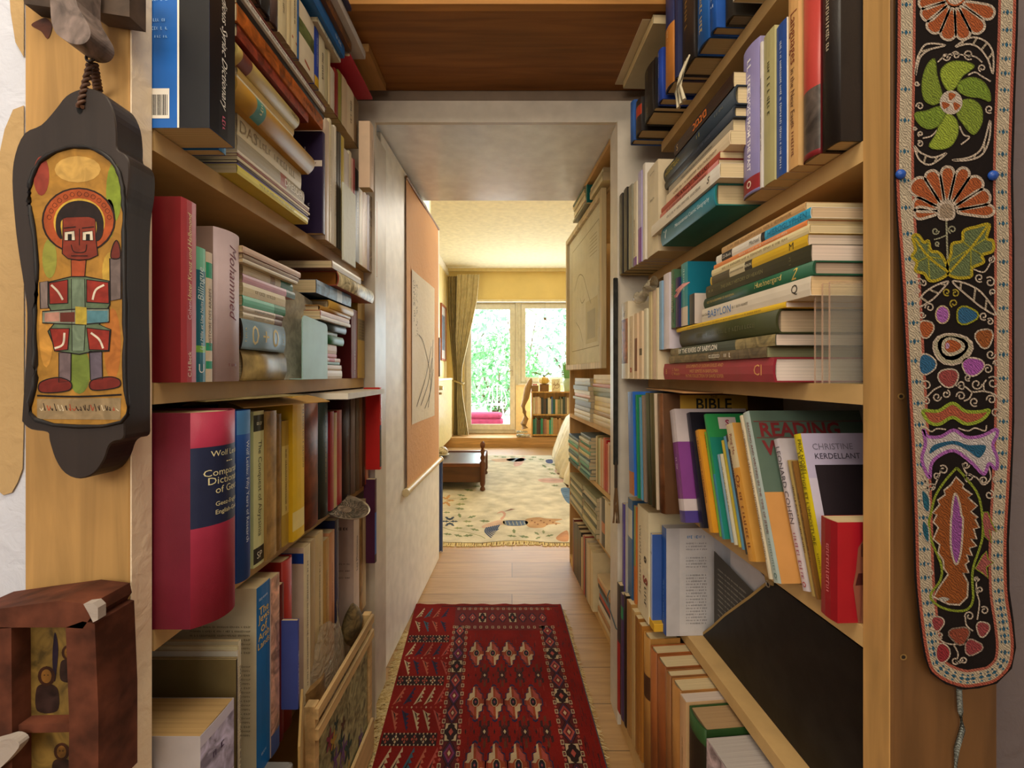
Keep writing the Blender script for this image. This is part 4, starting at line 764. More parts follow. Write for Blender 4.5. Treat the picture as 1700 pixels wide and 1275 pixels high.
# acrylic stands in front of the pile
AC = mat('#d9cfc4', .05, 'plastic_clear')
ACE = mat('#c9a58c', .45, 'plastic_clear')
for k, (s0, lb) in enumerate(((.630, 'first clear acrylic bookend, facing the big pile of books'), (.616, 'second clear acrylic bookend, between the two others'), (.603, 'third clear acrylic bookend, beside the plain post'))):
    t = thing('bookend', lb, 'bookend', RF.M(s0, .040, ZRB+.0005), 'clear acrylic bookends on the middle right shelf')
    mb = MB(); mb.box((0, 0, 0), (.0025, .07, .134), AC, .0004); mb.build('plate', t)
    mb = MB(); mb.box((0, -.0008, 0), (.0025, -.0002, .134), ACE); mb.box((0, 0, .1342), (.0025, .07, .1348), ACE); mb.build('edge', t)
GRM = 'books standing on the middle right shelf'
row(RB, ZRB, [
    B(1153, 1143, 487, 'small white booklet with a pencil sketch', '#cbbdb0', '#3a3a3c', Wd=.09, p=-.01, z=ZRB+.1225), 
    B(1142, 1129, 434, 'tall teal book with a white foot', '#147084', '#2f8f94', Wd=.15, p=-.012, z=ZRB+.1225, bands=[(0, .3, '#d5c3ae')], titles=[('~8', 'down', '#a8d8d4', .010, .7, dict(fit=.4))]), B(1128, 1120, 460, 'deep violet book', '#2a2250', '#2c2456', p=-.01, z=ZRB+.1225), B(1119, 1113, 447, 'green patterned book', '#4a6a4c', skind='mottled', p=-.01, z=ZRB+.1225, titles=[('~14', 'down', '#c9b98a', .008, .5)]),
    B(1112, 1100, 452, 'lilac-white glossy book', '#d0c4cc', '#d9cfd4', p=-.008, z=ZRB+.0745), B(1099, 1093, 466, 'light blue book', '#7f9fb8', '#86a8c0', p=-.006, z=ZRB+.0745, titles=[('~9', 'down', '#c8d8e0', .005, .5)]), B(1092, 1088, 478, 'cream slim book', '#d6c4a0', p=-.004), B(1087, 1082, 482, 'pinkish cream book', '#d2b89c', p=-.014),
    B(1081, 1076, 484, 'olive-cream book', '#c2b184', p=-.012), B(1075, 1068, 512, 'pale green-cream book', '#cfc9ac', p=-.008), B(1067, 1060, 516, 'cream book with a picture foot', '#d5bc9a', p=-.004, bands=[(.35, .45, '#4a4430')]), B(1059, 1052, 520, 'cream book with a brown panel', '#d2b592', bands=[(.12, .62, '#6a2e1c')]),
    B(1051, 1044, 524, 'cream book with a red seal', '#d8c2a0', titles=[('~14', 'down', '#8a5a44', .006, .55, dict(fit=.5)), ('o', 'hor', '#a8382a', .02, .14, dict(bold=.05))]), B(1043, 1030, 500, 'cream book with a brown woodgrain picture', '#d8c8a8', bands=[(.2, .78, '#9a5a2c', False, 'mottled')], titles=[('of', 'hor', '#4a4034', .016, .85)]), B(1029, 1022, 492, 'tall pale grey-white book', '#c9c6b4', '#d3d0be')],
    M_R, GRM, start='big pile', s_start=RB.s(1154)+.004, p=.0, smax=1.428, Wd=.13, hmax=.289, ztop=True)
t = thing('plastic_wrap', 'crumpled clear plastic wrap on the cream books, far end of the middle right shelf', 'plastic wrap', RF.M(1.31, .072, ZRB+.228)); rnd = random.Random(12); mb = MB()
rows = [[(.0+.012*i+.003*math.sin(3*a), .004+(.014+.006*math.sin(i*.9))*math.cos(a), (.002*i-.0*i)+(.012+.005*math.sin(i*1.3))*math.sin(a)+rnd.uniform(-.003, .003)) for a in [2*math.pi*j/12 for j in range(12)]] for i in range(12)]
mb.grid(rows, mat('#cfc4a8', .2, 'plastic_bag', .6), True); mb.build('wrap', t)
t = thing('tassel', 'pink thread tassel hanging out of the big pile, middle right shelf', 'tassel', RF.M(RB.s(1172)+.0, .09, ZRB+.198)); mb = MB(); rnd = random.Random(2)
for k in range(16):
    a, b = rnd.uniform(-.012, .012), rnd.uniform(-.01, .008); mb.tube([(0, 0, 0), (-.02+a*.3, -.006, -.004+b*.5), (-.042+a, -.01, -.016+b)], .0011, mat(rnd.choice(('#d88a8a', '#e0a89c', '#c97a78')), .8), 4)
mb.build('threads', t)
# ---- lower right shelf ----
GRL = 'books standing and leaning on the lower right shelf'
W3 = 'lower right shelf'
upright(RF, .604, .634, ZRC, .134, .030, .12, cover='#a01824', spine='#8f1720', rnd=.002, titles=[('~14', 'down', '#d0787a', .008, .5, dict(shear=.3))],
        decals=[], ftext=[], label='small red paperback with a veiled statue on its cover, beside the plain post', group=GRL)
# statue picture on that cover
def on_cover(s, p, z0, name='cover_picture'):
    o = [x for x in scene.objects if x.get('label') == s][0]; return o
rb = on_cover('small red paperback with a veiled statue on its cover, beside the plain post', 0, 0)
mb = MB(); X0 = .0303
def cv(poly, c, d): mb.face([(X0+.0002+.0002*d, u, v) for u, v in poly], mat(c, .5))
cv([(.030, .0), (.055, .0), (.060, .045), (.056, .075), (.050, .10), (.038, .112), (.030, .10), (.027, .07), (.023, .05)], '#8c4f3c', 0)
cv([(.026, .05), (.055, .052), (.058, .068), (.030, .066)], '#4a1c18', 1); cv([(.034, .088), (.048, .088), (.047, .106), (.040, .110), (.034, .104)], '#5a2a22', 1); cv([(.034, .0), (.037, .0), (.040, .045), (.036, .045)], '#a86a50', 1); cv([(.044, .0), (.047, .0), (.050, .045), (.046, .045)], '#6a3528', 1)
mb.build('picture', rb)
upright(RF, 0.645, 0.6620, ZRC, 0.243, 0.006, 0.13, lean=0.27, cover='#b7acc4', spine='#dcc81e', titles=[("PRIX NOBEL :", 'down', '#4a441a', .0072, .84, dict(x=.2, fit=.3)), ("LE PRESTIGE ET L'IMPOSTURE", 'down', '#4a441a', .0080, .60, dict(x=-.15, fit=.56)), ('~4', 'down', '#8a8020', .006, .14)],
        decals=[(.0, .2, 0, .72, '#c7bdcc'), (.10, 1, 0, .80, '#2c2428', 1)], ftext=[('CHRISTINE', .36, .915, .0098, '#7d7584', dict(fit=.5)), ('KERDELLANT', .40, .855, .0098, '#3a3440', dict(fit=.56))], label='yellow-spined paperback with a lilac and black cover, leaning behind the small red one', group=GRL)
upright(RF, 0.664, 0.6700, ZRC, 0.2, 0.01, 0.12, lean=0.28, cover='#7a5426', spine='#8a602c', titles=[('~22', 'down', '#3a2a14', .006, .5)], label='slim brown paperback leaning behind the yellow-spined one', group=GRL)
upright(RF, 0.672, 0.6790, ZRC, 0.2, 0.01, 0.12, lean=0.29, cover='#9c8350', spine='#b09658', titles=[('~22', 'down', '#3a2e18', .007, .55)], label='slim khaki paperback leaning beside the brown one, lower right shelf', group=GRL)
upright(RF, 0.681, 0.6960, ZRC, 0.232, 0.012, 0.13, lean=0.32, cover='#bdb3b4', spine='#d3cad0', titles=[('LEONARD COHEN', 'down', '#5a5058', .0105, .68, dict(fit=.56)), ('~6', 'down', '#a86a80', .012, .22, dict(fit=.28)), ('o', 'hor', '#b03a3a', .012, .04)], label='white-spined paperback lettered in grey capitals, leaning on the lower right shelf', group=GRL)
upright(RF, 0.703, 0.7230, ZRC, 0.276, 0.04, 0.20, lean=0.33, cover='#56685a', spine='#b5c6c2', titles=[('READING AND WRITING IN THE TIME OF JESUS', 'down', '#7a3a3c', .0085, .60, dict(fit=.66)), ('~5', 'down', '#7a9088', .008, .16, dict(shear=.3)), ('o', 'hor', '#5a7a72', .012, .04)],
        decals=[(0, 1, 0, .50, '#c58d4e'), (.02, 1, .928, .932, '#7a2a2c', 1), (.02, 1, .825, .829, '#7a2a2c', 1)], ftext=[('READING', .42, .878, .024, '#7a2a2c', dict(fit=.75, bold=.03)), ('WRITING', .42, .765, .024, '#7a2a2c', dict(fit=.75, bold=.03)), ('IN THE', .42, .665, .020, '#7a2a2c', dict(fit=.5, bold=.03)), ('OF', .3, .58, .02, '#7a2a2c', dict(fit=.5, bold=.03))], label='tall pale-blue-spined paperback with a grey-green cover lettered in red', group=GRL)
rb = on_cover('tall pale-blue-spined paperback with a grey-green cover lettered in red', 0, 0); mb = MB(); X0 = .0183
cv([(.046, .03), (.062, .018), (.082, .03), (.085, .07), (.080, .10), (.064, .118), (.052, .105), (.043, .07)], '#4d4f58', 2); cv([(.052, .05), (.066, .04), (.074, .07), (.062, .10)], '#6c6c70', 3); mb.build('picture', rb)
upright(RF, 0.727, 0.7360, ZRC, 0.27, 0.04, 0.15, lean=0.33, cover='#d8ccae', spine='#dccfb2', titles=[('~16', 'down', '#8a6a4a', .008, .5, dict(fit=.8))], label='cream paperback leaning behind the tall pale-blue-spined one', group=GRL)
upright(RF, 0.782, 0.8060, ZRC, 0.245, 0.033, 0.13, lean=0.33, cover='#d09a4a', spine='#d99c40', bands=[(.66, 1, '#d8c8a0')], titles=[('Ring Me', 'down', '#8a3a24', .012, .84, dict(fit=.16)), ('Oz', 'down', '#8a3a20', .014, .56), ('~10', 'down', '#8a4a20', .012, .28, dict(fit=.4))], label='orange paperback with a cream head, leaning on the lower right shelf', group=GRL)
upright(RF, 0.812, 0.8360, ZRC, 0.222, 0.022, 0.13, lean=0.33, cover='#2a2823', spine='#2b2a25', titles=[('ORHAN PAMUK', 'down', '#c9c3a8', .009, .68, dict(fit=.3)), ('Istanbul', 'down', '#8a8878', .009, .38, dict(fit=.2, shear=.3)), ('o', 'hor', '#d8cf9a', .02, .90, dict(bold=.08))], label='black paperback with a yellow disc at its head, leaning beside the orange one', group=GRL)
upright(RF, 0.848, 0.8590, ZRC, 0.215, 0.016, 0.12, lean=0.33, cover='#5a94b8', spine='#6aa8cc', label='sky-blue paperback leaning beside the black one, lower right shelf', group=GRL)
upright(RF, 0.862, 0.8710, ZRC, 0.205, 0.016, 0.12, lean=0.33, cover='#c7b03a', spine='#d2bd42', label='slim mustard paperback beside the sky-blue one, lower right shelf', group=GRL)
upright(RF, 0.874, 0.8830, ZRC, 0.175, 0.018, 0.12, lean=0.33, cover='#d3cdb0', spine='#ddd8c0', titles=[('~12', 'down', '#b09a4a', .007, .6)], label='slim ivory paperback beside the mustard one, lower right shelf', group=GRL)
upright(RF, 0.886, 0.8950, ZRC, 0.172, 0.018, 0.12, lean=0.33, cover='#7a9ab0', spine='#8fb0c4', label='pale steel-blue paperback beside the ivory one, lower right shelf', group=GRL)
upright(RF, 0.902, 0.9140, ZRC, 0.255, 0.026, 0.15, lean=0.32, cover='#2e8a4a', spine='#2f9450', bands=[(0, .5, '#3c8aa0')], decals=[(0, 1, .0, .80, '#1d7a68'), (.16, .42, .87, .97, '#d8c8c0', 1)], label='tall green book with a white square emblem, leaning on the lower right shelf', group=GRL, ftext=[('S', .29, .92, .014, '#b03a5a', dict(bold=.03))])
upright(RF, 0.918, 0.9280, ZRC, 0.215, 0.024, 0.13, lean=0.32, cover='#6aa83a', spine='#7ab840', titles=[('~8', 'down', '#3a6a24', .007, .9, dict(fit=.14))], label='slim lime green paperback beside the tall green book', group=GRL)
upright(RF, 0.932, 0.9510, ZRC, 0.215, 0.034, 0.13, lean=0.32, cover='#cf8c22', spine='#d8962a', titles=[('~22', 'down', '#7a4a14', .008, .6, dict(fit=.65))], label='golden orange paperback beside the lime green one, lower right shelf', group=GRL)
upright(RF, 0.962, 0.9810, ZRC, 0.25, 0.04, 0.17, lean=0.28, cover='#17151f', spine='#1c1a30', label='black and navy paperback leaning beside the golden orange one', group=GRL)
upright(RF, 0.991, 1.0200, ZRC, 0.252, 0.066, 0.17, lean=0.25, cover='#c2b4b4', spine='#cdc2c4', bands=[(.20, .70, '#7a3a80', True), (0, .10, '#4a3a80', True)], titles=[('~4', 'down', '#d8c8dc', .01, .5, dict(fit=.12))], label='lilac and purple striped paperback on the lower right shelf', group=GRL)
upright(RF, 1.0690, 1.1030, ZRC, 0.284, 0.085, 0.3, lean=0.06, cover='#5a3a20', spine='#6e4426', hard=True, skind='leather', decals=[(.14, .70, .86, .985, '#c79c3a')], ftext=[('BIBLE', .42, .91, .027, '#2c2a22', dict(fit=.48, bold=.015)), ('THE', .42, .972, .007, '#4a4226', {})], label='large brown hardback Bible with a yellow title panel on its cover, lower right shelf', group=GRL)
for k, (a, tk, h, ln, pr, c, sp, l) in enumerate(((1.109, .007, .284, .06, .085, '#c9b49a', '#d5c3ac', 'tall slim cream volume beside the large brown Bible'), (1.119, .026, .284, .06, .088, '#55482a', '#4c4426', 'olive gold-edged binder, second past the large brown Bible'), (1.148, .022, .284, .06, .090, '#3a3822', '#4a4a34', 'dark olive binder, third past the large brown Bible'),
        (1.173, .018, .276, .06, .092, '#7a6a5c', '#8a786a', 'grey-brown volume, fourth past the large brown Bible'), (1.194, .014, .270, .06, .094, '#4c8aa8', '#5c9ab4', 'slim grey-blue volume, fifth past the large brown Bible'), (1.211, .014, .276, .06, .098, '#16784a', '#1a8a58', 'emerald green slim volume on the lower right shelf'), (1.229, .045, .282, .06, .104, '#2560b4', '#3a72bc', 'broad blue volume with an orange foot on the lower right shelf'))):
    upright(RF, a, a+tk, ZRC, h, pr, .16, lean=ln, cover=c, spine=sp, label=l, group=GRL, hard=k in (1, 2), bands=[(0, .22, '#b5642a')] if 'blue volume with' in l else ())
sheet('cover_sheet', 'thin tan card lying on the volumes at the far end of the lower right shelf', 'card', .455, 1.12, H-.0075-.032, .17, .32, .0015, -.05, '#b98a58'); 
# ---- fourth right shelf (board D): black portfolio, sleeves, folders ----
t = thing('portfolio', 'big black portfolio with its flap open, filling the shelf under the leaning books', 'portfolio', Matrix.Translation((.0, 0, 0)))
PZ = ZRD+.0005
def pf(u, v, d):  # u distance from camera, v height above the shelf
    return (.5255-.0424*u+d, u, PZ+v)
t.matrix_world = Matrix.Translation((.5, .87, PZ)); Mi = Matrix.Translation((-.5, -.87, -PZ)); BK = mat('#171412', .5, 'leather', .3)
out = [(.602, 0), (1.138, 0), (1.138, .006), (1.09, .05), (1.03, .11), (.93, .20), (.875, .252), (.85, .262), (.602, .262)]
mb = MB(); mb.prism(out, pf, 0, .005, BK); mb.build('front_panel', t, Mi)
mb = MB(); mb.prism([(.602, 0), (1.138, 0), (1.09, .07), (.93, .22), (.85, .27), (.602, .262)], pf, .06, .064, BK); mb.build('back_panel', t, Mi)
mb = MB(); mb.prism([(.602, 0), (1.138, 0), (1.138, .003), (.602, .003)], pf, .005, .06, BK); mb.build('bottom_panel', t, Mi)
mb = MB(); TP = mat('#a98c56', .7)
for i in range(3, 7):
    a, b = out[i-1], out[i]; mb.face([pf(a[0], a[1], -.0006), pf(b[0], b[1], -.0006), pf(b[0]-.002, b[1]-.005, -.0006), pf(a[0]-.002, a[1]-.005, -.0006)], TP); mb.face([pf(a[0], a[1]+.0004, -.0006), pf(b[0], b[1]+.0004, -.0006), pf(b[0], b[1]+.0004, .006), pf(a[0], a[1]+.0004, .006)], TP)
mb.prism([(.85, .257), (.87, .257), (.875, .272), (.852, .276)], pf, -.004, .006, TP); mb.tube([pf(.862+.006*math.cos(a), .255+.006*math.sin(a), -.004) for a in [k*math.pi/4 for k in range(9)]], .0012, mat('#b8b0a0', .3, metal=.8), 5)
mb.build('taped_edge', t, Mi)
def leaf(name, label, cat, poly, d, col, thick=.0008, kind='plain', lines=None, rough=.6):
    th = thing(name, label, cat, Matrix.Translation((.5, .9, PZ))); Mk = Matrix.Translation((-.5, -.9, -PZ)); mb = MB()
    mb.prism(poly, pf, d, d+thick, mat(col, rough, kind)); mb.build('sheet', th, Mk)
    if lines:
        lb = MB()
        for (u, v, w, c, sz) in lines: add_text(lb, f'~{int(w*200)}', sz, mat(c, .6), (lambda a, b: pf(u-a, v+b, d-.0008)), w)
        lb.build('print', th, Mk)
    return th
leaf('document_sleeve', 'clear sleeve with a dark printed card, leaning behind the open edge of the black portfolio', 'document', [(1.10, .01), (.93, .05), (.93, .205), (1.10, .225)], .010, '#47443f', lines=[(1.02, .19-.012*k, .12, '#b5b0a4', .005) for k in range(10)])
leaf('paper', 'white printed sheets leaning behind the dark printed card in the portfolio', 'papers', [(1.04, .08), (.80, .02), (.80, .22), (1.04, .28)], .018, '#cfcdd2')
leaf('envelope', 'large white envelope with a blue string tie, rising out of the portfolio', 'envelope', [(1.16, .23), (.88, .09), (.84, .19), (1.10, .285), (1.15, .275)], .028, '#c4c8d2', .002)
bk = upright(RF, 1.132, 1.162, ZRD, .268, .055, .24, cover='#c8c4c4', spine='#2456a8', pagecol='#d0ccc8', bands=[(.9, 1, '#4a6aa8')], titles=[('~18', 'down', '#8fb0dc', .008, .3, dict(fit=.4))], decals=[(0, .14, 0, 1, '#bcb8ba')],
    ftext=[(f'~{12+k%4}', .32, .86-.028*k-(.05 if k > 2 else 0)-(.05 if k > 6 else 0), .005, '#6a6668', dict(fit=.22)) for k in range(24)] + [('~6', .32, .92, .010, '#3a7ab8', dict(fit=.2))], label='blue-spined ring file showing a printed grey-white page, before the black portfolio', name='ring_file', cat='file')
GR4 = 'books standing on the fourth right shelf'
row(RB, ZRD, [
    B(1090, 1079, 888, 'blue book with white capitals', '#3a5aa0', '#a8b4d0', titles=[('BO', 'hor', '#22315a', .012, .8)]), B(1078, 1056, 832, 'broad cream book with a drawing', '#d5c6a2', '#dccfae', Wd=.16, titles=[('WILLIAM DALRYMPLE', 'down', '#5a5240', .014, .50, dict(x=-.22, fit=.72)), ('S', 'down', '#8a2c24', .03, .36, dict(x=.24, bold=.05)), ('~6', 'down', '#2c2622', .02, .22, dict(x=.25, fit=.24)), ('o', 'down', '#2c2622', .022, .55, dict(x=.24, bold=.06))]),
    B(1055, 1051, 842, 'slim book in green and orange', '#b5662c', bands=[(.4, 1, '#7a8a4a')]), B(1050, 1041, 822, 'dull blue book with a white label', '#2e5476', '#36608a', bands=[(.62, .9, '#c9c6b8')]), B(1040, 1037, 836, 'slim silver book', '#a8a49c'), B(1036, 1032, 838, 'slim violet book', '#4f3f8a')],
    'fourth right shelf', GR4, start='ring file', s_start=1.168, p=.0, smax=1.43, Wd=.13, hmax=.291)
t = thing('sticky_note_pad', 'yellow sticky note block under the broad cream book', 'note block', RF.M(1.19, .078, ZRD-.0)); mb = MB(); mb.box((0, 0, 0), (.04, .03, .02), mat('#d8a62c', .6), .001); mb.build('block', t)
# ---- bottom right row ----
zb = .0785
row(Face(1, .46, .10), zb, [
    B(1250, 1172, 1190, 'big mauve and white patterned box file', '#b09ea0', '#a58e94', bands=[(0, 1, '#b09ea0', False, 'mottled')], titles=[('X', 'hor', '#d8d0cc', .06, .80), ('o', 'hor', '#e0d8d4', .04, .93), ('V', 'hor', '#d8d0cc', .06, .55)], h=0.322, pagecol='#b5aca6'),
    B(1168, 1140, 1155, 'thick green cloth volume with a gilt red edge', '#2c4a22', '#33542a', hard=True, h=0.329, rnd=.006, pagecol='#a98a64', bands=[(.1, .9, '#2a2418')]), B(1138, 1128, 1115, 'white-topped pale tan book', '#c9a274', '#cfa67a', h=0.332, titles=[('~18', 'down', '#8a6a48', .006, .5)], pagecol='#c8b8ac'),
    B(1127, 1112, 1100, 'brown kraft-backed book', '#a8743c', h=0.334, hard=True, rnd=.006), B(1111, 1103, 1085, 'darker brown kraft-backed book', '#8a5a30', h=0.335, hard=True), B(1102, 1088, 1060, 'rust brown book with a paper slip', '#8f5026', h=0.337, hard=True, rnd=.006), B(1087, 1077, 1048, 'reddish brown rounded book', '#9c5a2c', h=0.338, hard=True, rnd=.006),
    B(1076, 1066, 1040, 'tan and dark brown banded book', '#b07e3e', h=0.349, Wd=.085, hard=True, rnd=.006, bands=[(.55, .72, '#4a2e1a')]), B(1065, 1060, 1030, 'ochre slim book', '#a9702e', h=0.359, Wd=.085), B(1059, 1054, 1012, 'dark ochre book', '#97652c', h=0.365, Wd=.085), B(1053, 1048, 1005, 'light kraft folder', '#bd9a62', h=0.369, Wd=.085), B(1047, 1040, 994, 'brown kraft folder', '#a67c44', h=0.376, Wd=.085), B(1039, 1035, 985, 'slim black folder', '#1e1b1b', h=0.381, Wd=.085),
    B(1034, 1030, 990, 'slim green-marked folder', '#4a3a5a', bands=[(.8, .9, '#2a8a5a')], h=0.372, Wd=.085), B(1029, 1024, 965, 'dark grey and red book', '#3c3834', h=0.387, Wd=.085, bands=[(.0, .55, '#a82a24')])],
    B_R, 'books standing on the bottom right shelf', p=.0, smax=1.43, Wd=.15)
t = thing('cable', 'thin grey cable looping round the foot of the right portal', 'cable', Matrix.Translation((.32, 1.42, .3))); mb = MB()
mb.tube([(.035, -.09, .02), (.02, -.06, .01), (.0, -.02, .02), (-.008, .03, .05), (-.003, .09, .065), (.01, .118, .07)], .0022, mat('#4a5456', .5), 6); mb.build('cable', t)
# ================= flat relief work: embroidery, painting, rugs =================
class Relief:
    """flat coloured shapes laid on a surface; fn(u, v, d) gives the 3D point, d is height above the surface"""
    def __init__(s, fn, step=.0003, kind='stitch', rough=.8, flip=False): s.fn, s.step, s.kind, s.rough, s.mb, s.flip = fn, step, kind, rough, MB(), flip
    def m(s, c): return mat(c, s.rough, s.kind, .2)
    def fill(s, pts, c, l=1):
        pts = pts[::-1] if s.flip else pts
        s.mb.face([s.fn(u, v, s.step*l) for u, v in pts], s.m(c)); return s
    def line(s, pts, w, c, l=1, closed=False, smooth=True):
        if smooth and len(pts) > 2: pts = curve(pts, closed)
        if closed: pts = pts+[pts[0]]
        L, R_ = [], []
        for i, p in enumerate(pts):
            a = pts[i-1] if i else (pts[-2] if closed else p); b = pts[i+1] if i < len(pts)-1 else (pts[1] if closed else p)
            dx, dy = b[0]-a[0], b[1]-a[1]; n = math.hypot(dx, dy) or 1; ww = w/2
            L.append((p[0]-dy/n*ww, p[1]+dx/n*ww)); R_.append((p[0]+dy/n*ww, p[1]-dx/n*ww))
        s.mb.grid([[s.fn(u, v, s.step*l) for u, v in L], [s.fn(u, v, s.step*l) for u, v in R_]], s.m(c), smooth=False); return s
    def shape(s, pts, c, oc=None, w=2, l=1, smooth=True):
        q = curve(pts, True) if smooth else pts
        s.fill(q, c, l)
        if oc: s.line(q, w, oc, l+.5, True, False)
        return s
    def build(s, name, parent=None, M=None): return s.mb.build(name, parent, M)
def curve(p, closed=False, n=5):
    out = []; N = len(p); rng = range(N if closed else N-1)
    for i in rng:
        a = p[i-1] if (i or closed) else p[i]; b = p[i]; c = p[(i+1) % N]; d = p[(i+2) % N] if (closed or i+2 < N) else c
        for k in range(n):
            t = k/n; out.append(tuple(.5*((2*b[j])+(-a[j]+c[j])*t+(2*a[j]-5*b[j]+4*c[j]-d[j])*t*t+(-a[j]+3*b[j]-3*c[j]+d[j])*t**3) for j in (0, 1)))
    if not closed: out.append(p[-1])
    return out
def spiral(cx, cy, r, a0=0, turns=1.3, n=14, sx=1):
    return [(cx+sx*r*(1-.72*k/n)*math.cos(a0+turns*2*math.pi*k/n), cy+r*(1-.72*k/n)*math.sin(a0+turns*2*math.pi*k/n)) for k in range(n+1)]

# ---------------- embroidered band on the right post ----------------
YB = .540
def bandfn(u, v, d): return W(u, v, YB-.0030-d)-BO
BO = W(1585, 600, YB)
t = thing('embroidered_band', 'long black cloth band embroidered with flowers and a fish, hung on the plain pine post', 'wall hanging', Matrix.Translation(BO))
def P(off): return lambda *c: [(1480+c[i]/4.25, off+c[i+1]/4.25) for i in range(0, len(c), 2)]
A1, A2, A3, A4 = P(0), P(280), P(560), P(850)
outL = [(1487, -60), (1486, 100), (1484, 300), (1495, 470), (1502, 600), (1510, 740), (1515, 860), (1518, 960), (1526, 1040), (1534, 1090), (1545, 1118), (1570, 1136), (1600, 1145)]
outR = [(1625, 1143), (1655, 1135), (1680, 1110), (1687, 1075), (1683, 1030), (1676, 980), (1675, 900), (1680, 800), (1684, 700), (1684, 550), (1684, 400), (1682, 290), (1686, 150), (1690, 50), (1692, -60)]
ol = outL+outR
mb = MB(); mb.prism(ol, lambda u, v, d: W(u, v, YB+d)-BO, -.003, .004, mat('#17110f', .9, 'cloth', .1)); mb.build('cloth', t)
def inset(d):
    q = curve(ol, False, 4); o = []
    for i, p in enumerate(q):
        a = q[max(i-1, 0)]; b = q[min(i+1, len(q)-1)]; dx, dy = b[0]-a[0], b[1]-a[1]; n = math.hypot(dx, dy) or 1; o.append((p[0]+dy/n*d, p[1]-dx/n*d))
    return o
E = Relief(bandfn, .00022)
E.line(inset(8), 8, '#a3523f', 1, False, False); E.line(inset(30.5), 6, '#a35a48', 1, False, False); E.line(inset(19), 20, '#b5a58c', 1.2, False, False)
q = inset(18)
acc = 0; rnd = random.Random(5)
for i in range(1, len(q)):
    acc += math.dist(q[i], q[i-1])
    if acc > 9:
        acc = 0; x, y = q[i]; dx, dy = q[i][0]-q[i-1][0], q[i][1]-q[i-1][1]; n = math.hypot(dx, dy) or 1; tx, ty = dx/n, dy/n
        for (o, ww, c) in ((0, 5, '#27566e'), (-6, 3, '#27566e'), (6, 3, '#3a6a80')):
            cx, cy = x-ty*o, y+tx*o; E.fill([(cx+tx*ww, cy+ty*ww), (cx-ty*ww*.6, cy+tx*ww*.6), (cx-tx*ww, cy-ty*ww), (cx+ty*ww*.6, cy-tx*ww*.6)], c, 2)
WH, OR, YG, PU, BL, PK = '#b7a592', '#9c4f26', '#8a9a2e', '#9c5aa0', '#2a5a7c', '#a5544c'
def petals(cx, cy, specs, w=4.2):
    for (a, ln, wd) in specs:
        a = math.radians(a); c, s_ = math.cos(a), math.sin(a)
        pts = [(cx+c*r*ln-s_*k*wd, cy+s_*r*ln+c*k*wd) for r, k in ((.28, .12), (.6, .38), (.86, .5), (1, .25), (1, -.25), (.86, -.5), (.6, -.38), (.28, -.12))]
        E.shape(pts, OR, WH, w, 2.2)
petals(1584, -2, [(100, 68, 25), (75, 68, 24), (126, 66, 26), (50, 70, 26), (150, 60, 24), (22, 70, 24), (172, 58, 20)])
E.shape([(1570, -12), (1575, 5), (1590, 8), (1602, -6)], WH, OR, 3, 3)
# pinwheel of green leaves
gc = (1579, 170)
for tip, base1, bul in (((1552, 98), (1556, 175), (1532, 145)), ((1618, 108), (1564, 140), (1585, 100)), ((1644, 168), (1597, 135), (1635, 130)), ((1618, 222), (1632, 175), (1628, 205)), ((1541, 240), (1592, 205), (1585, 245)), ((1519, 188), (1562, 190), (1535, 214))):
    pass
for k, pts in enumerate((A1(305, 415, 250, 460, 215, 580, 230, 700, 300, 740, 360, 690, 340, 600, 320, 520), A1(585, 465, 520, 435, 420, 435, 350, 490, 355, 570, 400, 640, 450, 620, 500, 540, 540, 510), A1(695, 715, 690, 640, 640, 570, 560, 545, 480, 580, 470, 640, 540, 680, 620, 690),
        A1(580, 950, 640, 860, 630, 750, 560, 700, 480, 720, 460, 800, 500, 870), A1(265, 1030, 330, 1055, 420, 1030, 470, 940, 460, 850, 400, 800, 350, 850, 310, 950), A1(165, 800, 190, 870, 260, 910, 340, 880, 380, 800, 340, 750, 250, 780))):
    E.shape(pts, ('#76862a', '#8b9a30', '#6f8528')[k % 3], '#5d6a1e', 1.4, 2+.1*k)
E.fill([(gc[0]+19*math.cos(a), gc[1]+20*math.sin(a)) for a in [2*math.pi*j/20 for j in range(20)]], '#b7a898', 3.4)
for k in range(3):
    a = k*2.09; E.shape([(gc[0]+4*math.cos(a), gc[1]+4*math.sin(a)), (gc[0]+16*math.cos(a+.3), gc[1]+16*math.sin(a+.3)), (gc[0]+15*math.cos(a+1.1), gc[1]+15*math.sin(a+1.1))], OR, None, 1, 3.8)
for pts in (A1(170, 530, 200, 410, 270, 350, 380, 320, 250, 310, 195, 380, 175, 450), A1(450, 330, 560, 265, 660, 290, 715, 370, 715, 520, 680, 420, 620, 340, 540, 310), A1(160, 1030, 200, 1130, 280, 1160, 390, 1080, 300, 1110, 210, 1080), A1(430, 1130, 550, 1110, 640, 1040, 695, 850, 690, 980, 640, 1090, 540, 1130),
            A2(400, 795, 300, 830, 220, 890, 175, 980, 280, 930, 360, 850), A2(430, 795, 550, 820, 650, 890, 740, 1030, 640, 980, 540, 900)):
    E.line(pts, 3, WH, 2.4, True)
    qq = curve(pts, True); n = len(qq)
    for k in range(3, n//2-2, 4): E.line([qq[k], qq[-k]], 3.4, '#9c8d78', 2.3, smooth=False)
def spir(list_, off, c=WH, w=2.4):
    for (cx, cy, r, a0, *sx) in list_: E.line(spiral(1480+cx/4.25, off+cy/4.25, r/4.25, a0, 1.2, 12, sx[0] if sx else 1), w, c, 2.4)
spir([(385, 400, 30, 0), (455, 390, 30, 3), (545, 385, 38, 1), (180, 590, 18, 0), (200, 750, 28, 3), (690, 770, 30, 1), (205, 945, 20, 2), (200, 1015, 24, 4), (640, 480, 28, 2), (165, 905, 14, 0)], 0)
